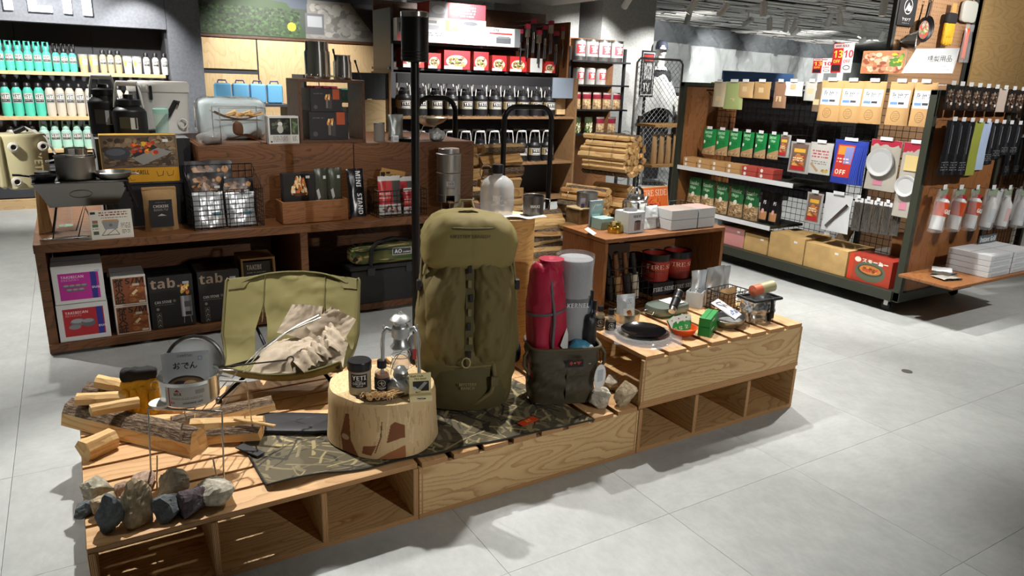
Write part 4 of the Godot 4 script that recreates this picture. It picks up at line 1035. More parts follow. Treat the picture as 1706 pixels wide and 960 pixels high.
func backpack() -> void:
	var at := V(1.335, H + 0.012, -0.36)
	var tn := -0.40
	var o := thing("hiking_backpack", "large khaki hiking backpack with twin front pockets standing on tarp", "backpack", at, tn)
	var kh := cloud("khaki_cordura", C("6f6135"), C("60542d"), 0.75, 0.1, 0.06, 0.04)
	var dk := cloud("khaki_dark", C("5c5330"), C("4c4528"), 0.8, 0.1, 0.06, 0.04)
	var web := mat("khaki_web", C("766a42"), 0.8)
	var blk: StandardMaterial3D = mats.black_nylon
	add(o, "main_body", N().patch(44, 30, func(s, t):
		var a: float = s * TAU
		var w := 0.168 + 0.036 * sin(clampf(t * 1.25, 0, 1) * PI) - 0.02 * smoothstep(0.75, 1.0, t)
		var d := 0.115 + 0.02 * sin(t * PI)
		if t < 0.06: w *= 0.86 + t * 2.3; d *= 0.86 + t * 2.3
		var r := 1.0 / pow(pow(absf(sin(a)), 3.2) + pow(absf(cos(a)), 3.2), 1.0 / 3.2)
		var p := V(w * r * sin(a), t * 0.70, d * r * cos(a))
		return p + V(sin(a), 0, cos(a)) * (0.012 * n2(p.x * 420 + 30, p.y * 300) + 0.005 * n2(p.x * 1100, p.y * 900))), kh)
	add(o, "body_bottom", N().lathe([W(0, 0.004), W(0.12, 0.004), W(0.13, 0.02)], 24), dk)
	for s in [-1.0, 1.0]:
		add(o, "front_pocket", N().patch(22, 26, func(u, t):
			var x: float = (u - 0.5) * 2.0
			var half := 0.082 * (1.0 - 0.42 * smoothstep(0.62, 1.0, t)) * (1.0 - 0.1 * smoothstep(0.3, 0.0, t))
			var cx: float = s * (0.087 - 0.03 * smoothstep(0.6, 1.0, t))
			var bulge := 0.085 * pow(maxf(0.0, 1.0 - pow(absf(x), 2.6)), 0.55) * pow(maxf(0.0, sin(clampf(t, 0.02, 0.99) * PI)), 0.35)
			return V(cx + x * half, 0.185 + t * 0.45, 0.095 + bulge - 0.025 * absf(cx + x * half) / 0.16 + 0.013 * n2(x * 70 + s * 99, t * 190) + 0.006 * n2(x * 190 + s * 50, t * 520))), kh)
		add(o, "pocket_seam", N().tube(range(14).map(func(k): return V(s * (0.022 - 0.002 * sin(k)), 0.2 + k * 0.03, 0.128)), 0.003, 5), dk)
		add(o, "side_strap", N().tube([V(s * 0.17, 0.62, 0.0), V(s * 0.178, 0.5, 0.07), V(s * 0.186, 0.34, 0.05), V(s * 0.19, 0.2, 0.03)], 0.006, 6), web)
		for y in [0.5, 0.24]: pb(o, "buckle", V(s * 0.184, y, 0.062), V(0.018, 0.04, 0.03), blk, 0.004)
		add(o, "hip_belt_wing", blob_g(V(0.05, 0.05, 0.1), 0.7, 0.6), blk).position = V(s * 0.18, 0.13, -0.1)
		add(o, "shoulder_strap", N().tube([V(s * 0.07, 0.62, -0.13), V(s * 0.09, 0.5, -0.19), V(s * 0.11, 0.3, -0.18), V(s * 0.13, 0.15, -0.14)], 0.02, 8), blk)
	add(o, "zip_tape", N().patch(3, 24, func(u, t): return V((u - 0.5) * 0.03, 0.2 + t * 0.42, 0.128 + 0.012 * sin(t * PI))), dk)
	for k in 7: pb(o, "zip_toggle", V(0.004 * sin(k * 2.0), 0.25 + k * 0.055, 0.146), V(0.014, 0.03, 0.006), web if k % 2 else blk, 0.002)
	add(o, "cord_loop", N().tube(range(10).map(func(k): return V(-0.012 + 0.016 * sin(k * 0.7), 0.22 + 0.02 * cos(k * 0.7), 0.155)), 0.003, 5, true), mat("pale_cord", C("a99c70"), 0.8))
	add(o, "lower_pocket", N().patch(30, 14, func(u, t):
		var a: float = (u - 0.5) * 2.5
		var bl := pow(maxf(0.0, sin(clampf(t, 0.03, 0.97) * PI)), 0.4)
		return V(sin(a) * (0.165 + 0.02 * bl), 0.015 + t * 0.18, 0.02 + cos(a) * (0.098 + 0.035 * bl) + 0.006 * n2(u * 200, t * 120))), dk)
	add(o, "seam_piping", N().tube(range(20).map(func(k): return V(sin((k / 19.0 - 0.5) * 2.5) * 0.174, 0.197, 0.022 + cos((k / 19.0 - 0.5) * 2.5) * 0.118)), 0.005, 6), web)
	for x in [0.095]:
		add(o, "compression_strap", N().tube([V(x, 0.2, 0.12), V(x + 0.004, 0.15, 0.152), V(x - 0.01, 0.1, 0.155), V(x - 0.06, 0.05, 0.14), V(x - 0.09, 0.03, 0.12)], 0.009, 6), web)
		pb(o, "buckle", V(x + 0.002, 0.145, 0.16), V(0.03, 0.04, 0.014), mat("khaki_buckle", C("625836"), 0.5), 0.004)
	word(o, "stitched_lettering", "MYSTERY", 0.011, V(-0.005, 0.135, 0.163), mats.stitch)
	word(o, "stitched_lettering", "RANCH", 0.011, V(-0.005, 0.12, 0.163), mats.stitch)
	add(o, "lid", N().patch(40, 18, func(s, t):
		var a: float = s * TAU; var b: float = lerpf(-0.45, 0.5, t) * PI
		var cb := pow(maxf(0.0, cos(b)), 0.45)
		var r := 1.0 / pow(pow(absf(sin(a)), 3.0) + pow(absf(cos(a)), 3.0), 1.0 / 3.0)
		var p := V(0.178 * cb * r * sin(a), 0.675 + 0.095 * spow(sin(b), 0.7), 0.02 + 0.135 * cb * r * cos(a))
		if cos(a) > 0 and b < 0: p.y -= 0.02 * cos(a)
		p.y -= 0.03 * pow(absf(p.x) / 0.165, 3.0)
		return p + V(sin(a), 0.5, cos(a)) * (0.012 * n2(p.x * 380 + 90, p.y * 420 + p.z * 300) + 0.005 * n2(p.x * 1000, p.z * 900))), cloud("khaki_lid", C("8c7d46"), C("7b6e3e"), 0.75, 0.1, 0.06, 0.04))
	add(o, "lid_zip", N().tube(range(19).map(func(k): return V(0.15 * sin((k / 18.0 - 0.5) * 2.6), 0.732 - 0.012 * pow(absf(k / 9.0 - 1.0), 2.0), 0.02 + 0.142 * cos((k / 18.0 - 0.5) * 2.6))), 0.004, 5), dk)
	word(o, "stitched_lettering", "MYSTERY RANCH", 0.012, V(0.0, 0.705, 0.163), mat("stitch_dark", C("4f4729"), 0.8))
	add(o, "haul_loop", N().tube([V(-0.03, 0.755, -0.08), V(-0.02, 0.79, -0.1), V(0.02, 0.79, -0.1), V(0.03, 0.755, -0.08)], 0.006, 6), web)
	for s in [-1.0, 1.0]: add(o, "lid_strap", N().tube([V(s * 0.12, 0.64, 0.1), V(s * 0.15, 0.6, 0.09), V(s * 0.165, 0.54, 0.07)], 0.006, 6), web)

func bucket_bag() -> void:
	var at := V(1.695, H + 0.012, -0.215)
	var tn := -0.35
	var o := thing("canvas_bucket_bag", "olive-brown canvas bucket bag holding tent sacks beside the backpack", "bag", at, tn)
	var cv := cloud("waxed_canvas", C("4d4431"), C("3f3828"), 0.5, 0.05, 0.08, 0.06)
	var w := 0.145
	add(o, "canvas_wall", N().patch(64, 14, func(s, t):
		var a: float = s * TAU
		var r := 1.0 / pow(pow(absf(sin(a)), 5.0) + pow(absf(cos(a)), 5.0), 0.2)
		var k: float = 0.9 + 0.1 * t - 0.02 * sin(t * PI)
		var p := V(w * k * r * sin(a), 0.235 * t + 0.002, 0.095 * k * r * cos(a))
		return p + V(sin(a), 0, cos(a)) * (0.02 * n2(a * 70 + 40, t * 190) + 0.01 * n2(a * 190, t * 420)) * sin(t * PI)), cv)
	add(o, "canvas_floor", N().box(V(0, 0.006, 0), V(0.24, 0.008, 0.16), 0.003), cv)
	add(o, "rim_binding", N().tube(range(48).map(func(k):
		var a: float = k * TAU / 48; var r := 1.0 / pow(pow(absf(sin(a)), 5.0) + pow(absf(cos(a)), 5.0), 0.2)
		return V(w * r * sin(a), 0.237, 0.095 * r * cos(a))), 0.007, 6, true), mats.bag_rim)
	for s in [-1.0, 1.0]: add(o, "side_handle", N().tube([V(s * 0.146, 0.23, 0.045), V(s * 0.165, 0.2, 0.05), V(s * 0.165, 0.16, 0.05), V(s * 0.146, 0.13, 0.045)], 0.007, 6), mats.bag_rim)
	var lp := Pic.new(128, 64, C("160f10")); lp.poly([W(10, 32), W(26, 16), W(42, 32), W(26, 48)], C("b8322e")).poly([W(66, 18), W(112, 18), W(90, 48)], C("a5262a")).disc(56, 30, 7, 7, C("c77a3a"))
	print_on(o, "sewn_badge", V(0.03, 0.185, 0.108), 0.062, 0.032, tmat("badge", lp.tex(), 0.7))
	var tg := N(); tg.t = Transform3D(Basis(Vector3.UP, 0.4) * Basis(Vector3.RIGHT, PI / 2), V(0.135, 0.12, 0.1))
	tg.lathe([W(0, -0.001), W(0.03, -0.001), W(0.03, 0.001), W(0, 0.001)], 28)
	for i in tg.v.size(): tg.v[i].y = 0.12 + (tg.v[i].y - 0.12) * 1.75
	add(o, "swing_tag", tg, mats.tag_white, "white oval swing tag")
	print_on(o, "tag_print", V(0.1353, 0.125, 0.1015), 0.03, 0.05, mats.tag_grey, 0.4)
	add(o, "tag_string", N().tube([V(0.128, 0.235, 0.092), V(0.13, 0.2, 0.098), V(0.135, 0.168, 0.1)], 0.0012, 4), blkm())
	var R := Basis(Vector3.UP, tn)
	var red := thing("tent_stuff_sack", "crimson tent stuff sack with grey crossed straps in the bag", "stuff sack", at + R * V(-0.055, 0.02, 0.015), tn)
	var rm := cloud("crimson_nylon", C("b31a3c"), C("9c1533"), 0.42, 0.06, 0.12, 0.08)
	var rot := Basis(Vector3.BACK, 0.06)
	var rg := N(); rg.t = Transform3D(rot, Vector3.ZERO); blob_g(V(0.074, 0.275, 0.064), 0.34, 0.9, 0.02, 2.0, 40, 44, rg); add(red, "sack_body", rg, rm)
	add(red, "tied_top", N().lathe([W(0.05, 0.52), W(0.042, 0.55), W(0.05, 0.566), W(0.03, 0.57), W(0, 0.56)], 18), rm).position = V(-0.01, 0, 0)
	var gs := mat("grey_strap", C("5d5a5c"), 0.7)
	var sg := N(); sg.t = Transform3D(rot, Vector3.ZERO)
	sg.tube(range(20).map(func(k): return V(0.074 * sin(k * TAU / 20), 0.36 + 0.006 * sin(k * TAU / 20), 0.066 * cos(k * TAU / 20))), 0.006, 6, true); add(red, "cinch_strap", sg, gs)
	var s2 := N(); s2.t = sg.t; s2.tube(range(14).map(func(k): return V(0.012 + 0.004 * sin(k), 0.06 + k * 0.037, 0.069 - 0.03 * pow(absf(k - 6.0) / 7.0, 4.0))), 0.006, 6); add(red, "length_strap", s2, gs)
	var lw := N(); lw.t = Transform3D(rot * Basis(Vector3.UP, 0.75), V(0.0, 0.23, 0.0)); lw.prism(PackedVector2Array([W(-0.028, 0.0), W(0.02, 0.06), W(0.03, 0.03), W(0.025, -0.055)]), 0.001)
	for i in lw.v.size(): lw.v[i] += rot * Basis(Vector3.UP, 0.75) * V(0, 0, 0.0665)
	add(red, "white_emblem", lw, mats.tag_white)
	var sil := thing("rolled_mat", "grey rolled sleeping mat wrapped in clear plastic in the bag", "sleeping mat", at + R * V(0.05, 0.02, -0.045), tn)
	add(sil, "foam_roll", N().lathe([W(0, 0), W(0.068, 0), W(0.07, 0.004), W(0.07, 0.55), W(0.064, 0.555), W(0, 0.55)], 32), cloud("grey_foam", C("96989b"), C("7f8184"), 0.7, 0.05, 0.05, 0.1))
	add(sil, "printed_band", N().lathe([W(0.0706, 0.37), W(0.0706, 0.4)], 24, -1.6, 1.6), mat("band_dark", C("2b2c30"), 0.5))
	word(sil, "lettering", "KERNEL", 0.018, V(0.0, 0.3755, 0.0715), mat("band_ink", C("d3d5d8"), 0.5))
	add(sil, "plastic_wrap", N().patch(30, 20, func(s, t):
		var a: float = s * TAU; var r := 0.0745 + 0.007 * n2(a * 190, t * 500)
		return V(r * sin(a), 0.005 + t * 0.565, r * cos(a))), clear("film", C("f4f6f8"), 0.16))
	var blu := thing("blue_stuff_sack", "small blue and grey stuff sack in the canvas bucket bag", "stuff sack", at + R * V(0.06, 0.14, 0.05), tn)
	add(blu, "sack_body", blob_g(V(0.05, 0.06, 0.036), 0.8, 0.9, 0.008, 6.0), cloud("sky_nylon", C("4ea2c4"), C("3d8fb4"), 0.4, 0.05, 0.1, 0.08))
	add(blu, "grey_end", blob_g(V(0.026, 0.045, 0.034), 0.7, 0.9, 0.004, 4.0), mat("pale_nylon", C("aeb6be"), 0.45)).position = V(0.036, 0.012, 0.002)
	var pole := thing("tent_pole_bag", "black bag of blue tent poles standing in the canvas bag", "tent poles", at + R * V(0.105, 0.02, 0.0), tn)
	add(pole, "pole_sleeve", blob_g(V(0.032, 0.17, 0.045), 0.4, 0.8, 0.012, 8.0), cloud("black_poly", C("232428"), C("141518"), 0.4, 0.06, 0.15, 0.08))
	for k in 4:
		var q := add(pole, "pole_section", N().lathe([W(0.0065, 0.26), W(0.0065, 0.385 + 0.02 * (k % 3)), W(0, 0.386 + 0.02 * (k % 3))], 12), metal("pole_blue", "53708c", 0.3)); q.position = V(-0.018 + 0.013 * k, 0, 0.01 * sin(k * 3.0))
		add(q, "end_cap", N().lathe([W(0.0078, 0.35 + 0.02 * (k % 3)), W(0.0078, 0.388 + 0.02 * (k % 3)), W(0, 0.389 + 0.02 * (k % 3))], 12), blkm())
func blkm() -> StandardMaterial3D: return mats.black_cap

func garden_torch() -> void:
	var c := V(1.455, 0, -1.12)
	var o := thing("garden_torch", "tall black metal garden torch behind the crates, silver canister rim", "torch", c)
	var m := mat("torch_black", C("121214"), 0.38, 0.3)
	add(o, "ground_plate", N().lathe([W(0.14, 0), W(0.14, 0.008), W(0.02, 0.012), W(0, 0.012)], 28), m)
	add(o, "pole", N().lathe([W(0.019, 0.01), W(0.019, 1.53), W(0.024, 1.55)], 18), m)
	add(o, "canister", N().lathe([W(0, 1.53), W(0.056, 1.53), W(0.061, 1.535), W(0.061, 1.725), W(0.056, 1.728)], 36), m)
	for y in [1.545, 1.558, 1.571]: add(o, "groove_ring", N().tube(range(28).map(func(k): return V(0.0615 * sin(k * TAU / 28), y, 0.0615 * cos(k * TAU / 28))), 0.0015, 5, true), m)
	add(o, "steel_rim", N().lathe([W(0.062, 1.715), W(0.063, 1.719), W(0.063, 1.737), W(0.055, 1.741), W(0.03, 1.741), W(0.028, 1.725), W(0, 1.725)], 36), steel())

# ================= walnut counter island =================
const CY := 0.6
const RY := 1.045
func walnut() -> StandardMaterial3D: return wood("walnut", C("7a4e2c"), C("43280f"), 0.42, 4.0, 130.0, 0.45)
func counter() -> void:
	var w := walnut()
	var x0 := -0.13; var x1 := 2.55; var z0 := -2.2; var z1 := -4.15
	var c := thing("display_counter", "long dark walnut display counter with open lower shelf", "counter", V((x0 + x1) / 2, 0, (z0 + z1) / 2))
	var p := c.position
	var nb := 6
	for k in nb:   # boards of the worktop
		var bw := (z0 - z1) / nb
		pb(c, "top_board", V(0, CY - 0.0225, z0 - bw * (k + 0.5) - p.z), V(x1 - x0, 0.045, bw - 0.0015), w, 0.002, 0, W(rr(0, 1), rr(0, 0.6)))
	for x in [x0 + 0.024, 1.22, x1 - 0.024]: pb(c, "side_panel", V(x - p.x, 0.28, -0.012), V(0.045, 0.55, z0 - z1 - 0.05), w, 0.002, 2, W(rr(0, 1), 0.2))
	pb(c, "base_board", V(0, 0.04, -0.005), V(x1 - x0 - 0.004, 0.045, z0 - z1 - 0.02), w, 0.002, 0, W(0.3, 0.4))
	pb(c, "plinth", V(0, 0.009, -0.03), V(x1 - x0 - 0.14, 0.017, z0 - z1 - 0.16), mat("plinth", C("1c1410"), 0.8), 0.0)
	pb(c, "mid_panel", V(0, 0.3, 0.15), V(x1 - x0 - 0.1, 0.47, 0.018), w, 0.001, 0, W(0.2, 0.1))
	for a in [[0.71, 1.63], [1.635, 2.5]]:
		var r := thing("counter_riser", "walnut riser box on the counter under the " + ("wooden cubby" if a[0] < 1 else "pouch and bowl"), "riser", V((a[0] + a[1]) / 2, CY, -2.95))
		var rw: float = a[1] - a[0]
		var hh := RY - CY
		pb(r, "front_panel", V(0, hh / 2, 0.441), V(rw, hh - 0.002, 0.018), w, 0.0015, 0, W(a[0] * 0.3, a[0] * 0.2))
		pb(r, "back_panel", V(0, hh / 2, -0.441), V(rw, hh - 0.002, 0.018), w, 0.0015, 0)
		for s in [-1, 1]: pb(r, "end_panel", V(s * (rw / 2 - 0.01), hh / 2 - 0.001, 0), V(0.02, hh - 0.003, 0.862), w, 0.0015, 2)
		pb(r, "top_board", V(0, hh - 0.01, 0), V(rw - 0.042, 0.02, 0.86), w, 0.001, 0, W(0.4, 0.3))
	var pd := thing("display_plinth", "grey laminate plinth with black front behind the fire pit", "plinth", V(0.455, CY, -3.15))
	pb(pd, "black_front", V(0, 0.235, 0.425), V(0.49, 0.47, 0.02), mats.plinth_black, 0.001)
	pb(pd, "grey_shell", V(0, 0.235, -0.01), V(0.49, 0.47, 0.85), mat("plinth_grey", C("84868a"), 0.6), 0.002)
	var bk := thing("display_block", "black display block carrying the yellow-banded grill carton", "block", V(0.42, CY, -2.61))
	pb(bk, "block_shell", V(0, 0.118, 0), V(0.40, 0.236, 0.2), mats.plinth_black, 0.002)
	pb(bk, "top_plate", V(0, 0.2405, 0), V(0.41, 0.009, 0.21), mats.plinth_black, 0.002)

func basket(label: String, at: Vector3, w: float, h: float, d: float, turn := 0.0, slope := 0.0, nx := 9, ny := 6) -> Node3D:   # black wire basket, slope lowers the front
	var o := thing("wire_basket", label, "basket", at, turn)
	var m: StandardMaterial3D = mats.wire_black
	var hf := h - slope
	for s in [-1.0, 1.0]:
		var g := N()
		for k in nx + 1:
			var x := (float(k) / nx - 0.5) * w
			g.bar(V(x, 0.003, s * d / 2), V(x, hf if s > 0 else h, s * d / 2), 0.0018, 4)
		for k in ny:
			var y := 0.003 + (hf if s > 0 else h) * k / ny
			g.bar(V(-w / 2, y, s * d / 2), V(w / 2, y, s * d / 2), 0.0018, 4)
		add(o, "front_grid" if s > 0 else "back_grid", g, m)
		var g2 := N()
		for k in ny:
			var y := 0.003 + hf * k / ny
			g2.bar(V(s * w / 2, y, -d / 2), V(s * w / 2, y, d / 2), 0.0018, 4)
		for k in 6:
			var t := k / 5.0
			g2.bar(V(s * w / 2, 0.003, lerpf(-d / 2, d / 2, t)), V(s * w / 2, lerpf(h, hf, t), lerpf(-d / 2, d / 2, t)), 0.0018, 4)
		add(o, "side_grid", g2, m)
	var fl := N()
	for k in nx + 1: fl.bar(V((float(k) / nx - 0.5) * w, 0.003, -d / 2), V((float(k) / nx - 0.5) * w, 0.003, d / 2), 0.0018, 4)
	add(o, "floor_grid", fl, m)
	add(o, "rim_wire", N().tube([V(-w / 2, h, -d / 2), V(w / 2, h, -d / 2), V(w / 2, hf, d / 2), V(-w / 2, hf, d / 2)], 0.0028, 6, true), m)
	return o
func pouch(called: String, label: String, at: Vector3, w: float, h: float, d: float, front: Material, back: Material, turn := 0.0, tilt := 0.0, group := "", seal := 0.12, wob := 0.003, cat := "pouch") -> Node3D:
	var o := thing(called, label, cat, at, turn, group)
	var sd := rr(0, 300)
	var a := add(o, "front_film", pouch_g(w, h, d, seal, wob, sd, true, false), front)
	var b := add(o, "back_film", pouch_g(w, h, d, seal, wob, sd, false, true), back)
	a.rotation.x = tilt; b.rotation.x = tilt
	return o
func foil() -> StandardMaterial3D:
	return mat("foil", C("ccd0d2"), 0.3, 0.6)
func kraft() -> StandardMaterial3D: return cloud("kraft", C("b08c5e"), C("a27e52"), 0.85, 0.06, 0.03, 0.1)
func card() -> StandardMaterial3D: return cloud("cardboard", C("cba76c"), C("c3a06a"), 0.85, 0.02, 0.0, 0.8)

func counter_goods() -> void:
	var y := 0.0635
	var white: StandardMaterial3D = mats.carton_white
	var i1 := Pic.new(256, 240, C("dedede"))
	i1.rect(28, 48, 204, 170, C("c2279a")).rect(190, 48, 30, 170, C("2b2f8e")).text("TAKIBICAN", 42, 64, 16, C("f0d9ea")).scribble(42, 86, 90, 2, 7, C("e7b9da"), 3)
	for k in 7: i1.disc(64 + (k % 4) * 30 + (k / 4) * 14, 130 + (k / 4) * 26, 18, 11, C("6d6a70")).disc(64 + (k % 4) * 30 + (k / 4) * 14, 126 + (k / 4) * 26, 14, 6, C("a39fa6"))
	i1.text("DUG", 194, 140, 14, C("f2f2f2")).rect(214, 36, 26, 14, C("b9c4d6"))
	var i2 := Pic.new(256, 240, C("dedede"))
	i2.rect(28, 30, 204, 180, C("b3202c")).rect(196, 30, 30, 180, C("2b2f8e")).text("TAKIBICAN", 40, 48, 16, C("f3dcdc")).scribble(40, 70, 80, 2, 7, C("e3a5a5"), 4)
	i2.disc(100, 120, 40, 24, C("74757a")).disc(96, 112, 32, 14, C("a9aaae")).disc(150, 128, 36, 28, C("67686c")).disc(148, 116, 30, 12, C("9fa0a4")).disc(80, 150, 30, 16, C("85868a")).text("DUG", 200, 150, 14, C("f2f2f2"))
	carton("cookware_carton", "white carton with magenta print, upper of two on counter shelf", "carton", V(0.042, y + 0.205, -2.345), V(0.23, 0.205, 0.22), white, tmat("box_pink", i1.tex(), 0.5))
	carton("cookware_carton", "white carton with red print, lower of two on counter shelf", "carton", V(0.042, y, -2.345), V(0.235, 0.203, 0.22), white, tmat("box_red", i2.tex(), 0.5))
	var i3 := Pic.new(200, 200, C("d8cfc0"))
	i3.rect(8, 8, 184, 184, C("8a4a24"))
	for k in 40: i3.disc(rr(100, 185), rr(70, 180), rr(6, 20), rr(4, 12), [C("a2602f"), C("7c3c1c"), C("b5743c")][k % 3])
	i3.poly([W(110, 120), W(140, 92), W(150, 104), W(122, 134)], C("e2cf9c"))
	var ik := C("17120e")
	i3.strokes([[1, 2, 4.6, 2], [2.8, 0.4, 2.8, 4], [1, 4, 4.4, 1], [5.4, 2, 9, 2], [7.2, 0.4, 7.2, 4], [5.6, 4, 9, 1], [5, 4.4, 5, 9.6], [3, 5, 2.4, 7], [7, 5, 7.6, 6.6], [5, 6.6, 1.6, 9.8], [5, 6.6, 8.6, 9.8]], 12, 12, 58, 7, ik)
	i3.strokes([[5, 0.4, 5, 5], [2, 2.4, 2.8, 4.6], [8, 2.4, 7, 4.4], [5, 5, 1, 9.6], [5, 5, 9, 9.6]], 12, 72, 58, 8, ik)
	i3.strokes([[2.6, 0.4, 1, 2.6], [1, 2, 4.6, 2], [2.8, 2, 2.8, 9], [1, 5, 1, 9, 4.6, 9], [4.6, 5, 4.6, 9], [5.6, 1, 9.4, 1], [5.6, 5, 9.4, 5], [5.6, 9, 9.4, 9], [7.4, 1, 7.4, 9]], 12, 132, 58, 7, ik)
	i3.text("S/M", 80, 12, 40, ik, false, true, 108.0).rect(120, 52, 40, 16, C("c9c3b6")).rect(150, 176, 38, 12, C("e6e0d2"))
	var om := tmat("box_takibi", i3.tex(), 0.5)
	carton("stove_carton", "orange-brown carton with black kanji, upper one on counter shelf", "carton", V(0.27, y + 0.163, -2.345), V(0.165, 0.16, 0.22), white, om)
	carton("stove_carton", "orange-brown carton with black kanji, lower one on counter shelf", "carton", V(0.27, y, -2.345), V(0.165, 0.162, 0.22), white, om)
	var i4 := Pic.new(256, 320, C("121113"))
	i4.text("tab.", 10, 10, 62, C("9f8a78"), false, true, 170.0).text("CAN STOVE", 26, 148, 16, C("d6d2cc"), false, true, 96.0).scribble(26, 172, 110, 1, 7, C("8f8b86")).disc(140, 154, 9, 9, C("6d6964"))
	i4.disc(40, 198, 9, 9, C("8d8781"))
	for k in 3: i4.rect(30, 222 + k * 32, 28, 28, C("77726c")).rect(32, 224 + k * 32, 24, 24, C("191819")).line([W(36, 244 + k * 32), W(44, 230 + k * 32), W(52, 242 + k * 32)], 2.5, C("c9c4bc"))
	i4.rect(176, 130, 66, 130, C("8f8f92")).rect(184, 130, 14, 130, C("c4c4c8")).rect(226, 130, 16, 130, C("6a6a6e")).rect(196, 165, 40, 36, C("55555a")).rect(198, 230, 36, 22, C("1c1c1e")).line([W(190, 262), W(186, 300)], 3, C("a8a8aa")).line([W(228, 262), W(232, 300)], 3, C("a8a8aa"))
	for k in 26: i4.disc(206 + rr(-24, 24), 60 + rr(0, 60), rr(3, 9), rr(6, 16), [C("e98a1e"), C("f5c552"), C("b84a12"), C("fbe9a8")][k % 4])
	i4.rect(196, 40, 38, 16, C("aeb7c4"))
	var tabm := tmat("box_tab", i4.tex(), 0.42)
	var blk: StandardMaterial3D = mats.carton_black
	carton("can_stove_carton", "black can-stove carton with flame print, beside the kanji cartons", "carton", V(0.475, y, -2.36), V(0.225, 0.30, 0.23), blk, tabm)
	carton("can_stove_carton", "black can-stove carton with flame print, half behind the chair", "carton", V(0.725, y, -2.36), V(0.225, 0.30, 0.23), cloud("brown_card", C("3a2a1e"), C("2e2118"), 0.8, 0.05), tabm)
	var i5 := Pic.new(128, 160, C("2a2724")); i5.speckle(4, 40, 124, 156, [C("6a5646"), C("8f7f6c"), C("3c4a56"), C("b8a58c")], 12, 60, 3); i5.text("TAKIBI", 14, 10, 16, C("d9d3c6")).scribble(14, 34, 90, 1, 6, C("bbb5a8"))
	var lc := thing("goods_crate", "light wooden box holding a printed pack behind the chair", "box", V(0.96, y, -2.4))
	for s in [-1, 1]: pb(lc, "side_board", V(s * 0.092, 0.165, 0), V(0.012, 0.33, 0.2), wood("box_pine", C("a5824d"), C("80602f"), 0.6, 3.0, 11.0), 0.001, 1)
	pb(lc, "top_board", V(0, 0.336, 0), V(0.196, 0.012, 0.2), mats.box_pine, 0.001); pb(lc, "base_board", V(0, 0.006, 0), V(0.17, 0.012, 0.2), mats.box_pine, 0.001)
	carton("printed_pack", "dark printed pack standing inside the light wooden box", "pack", V(0.96, y + 0.0125, -2.395), V(0.16, 0.3, 0.12), blk, tmat("pack_dark", i5.tex(), 0.5))
	var tr := thing("storage_box", "black plastic storage box under the camouflage cooler bag", "box", V(1.74, y, -2.28))
	pb(tr, "trunk_body", V(0, 0.11, 0), V(0.5, 0.22, 0.16), mats.trunk_black, 0.008)
	pb(tr, "lid", V(0, 0.235, 0), V(0.52, 0.028, 0.175), mats.trunk_black, 0.006)
	pb(tr, "latch", V(-0.12, 0.21, 0.086), V(0.05, 0.05, 0.012), mats.trunk_latch, 0.003); pb(tr, "latch", V(0.14, 0.21, 0.086), V(0.05, 0.05, 0.012), mats.trunk_latch, 0.003)
	var cb := thing("cooler_bag", "woodland camouflage cooler bag with white logo patch", "cooler bag", V(1.74, y + 0.2505, -2.28), 0.0)
	var cm := camo("woodland", [C("5f6238"), C("3f5a2c"), C("b29a63"), C("1f1c18")], 40.0)
	var cg := blob_g(V(0.235, 0.06, 0.078), 0.35, 0.35, 0.004, 2.0)
	add(cb, "padded_body", cg, cm)
	add(cb, "lid_zip", N().tube([V(-0.22, 0.09, 0.078), V(0, 0.094, 0.081), V(0.22, 0.09, 0.078)], 0.004, 6), blkm())
	add(cb, "carry_strap", N().tube([V(-0.12, 0.0, 0.08), V(-0.115, 0.1, 0.083), V(-0.07, 0.135, 0.05), V(0.05, 0.15, 0.02), V(0.15, 0.13, 0.0), V(0.2, 0.09, -0.03)], 0.014, 6), mats.black_nylon)
	var ap := Pic.new(128, 48, C("d5d9da")); ap.rect(4, 4, 120, 40, C("31363a")).text("AO", 14, 10, 26, C("eef0f0")).text("coolers", 70, 24, 12, C("eef0f0"))
	print_on(cb, "logo_patch", V(0.09, 0.075, 0.083), 0.13, 0.045, tmat("ao_patch", ap.tex(), 0.6))
	for k in 2:
		var cx := thing("grill_carton", ["flat dark red carton on the dim shelf behind the chair", "flat dark brown carton under the dark red carton"][k], "carton", V(1.36, y + 0.062 * (1 - k), -2.36))
		pb(cx, "box_body", V(0, 0.03, 0), V(0.2, 0.06, 0.2), mat(["maroon_card", "umber_card"][k], C(["5c261c", "3d2a1d"][k]), 0.7), 0.002); pb(cx, "lid_edge", V(0, 0.048, 0), V(0.204, 0.024, 0.204), mats[["maroon_card", "umber_card"][k]], 0.002)
	fire_pit()
	var pg := Pic.new(320, 220, C("6a5643"))
	pg.speckle(0, 0, 320, 150, [C("8b7358"), C("53412f"), C("77644c"), C("3d3125"), C("9a8464")], 16, 240, 9)
	for k in 12: pg.line([W(rr(0, 320), rr(90, 150)), W(rr(0, 320), rr(100, 160))], 3, C("41332a"))
	pg.disc(66, 84, 54, 30, C("3e4147")).disc(60, 78, 40, 16, C("5b5f66")).poly([W(120, 104), W(236, 60), W(300, 80), W(170, 140)], C("8f8d88")).poly([W(128, 82), W(220, 46), W(236, 60), W(134, 104)], C("2b2624"))
	for k in 26: pg.disc(rr(126, 230), 0.0 + rr(36, 84), rr(6, 13), rr(5, 10), [C("d8452a"), C("e6b22e"), C("7e2d1f"), C("ef7d22"), C("b9351f")][k % 5])
	pg.rect(0, 152, 320, 68, C("d3981c")).text("PACK GRILL", 84, 164, 20, C("241c10"), false, true, 106.0).rect(260, 20, 24, 14, C("d9dbdc"))
	for k in 2: pg.line([W(222 + k * 44, 172), W(228 + k * 44, 194), W(248 + k * 44, 190), W(252 + k * 44, 170)], 2.4, C("3b2c12"))
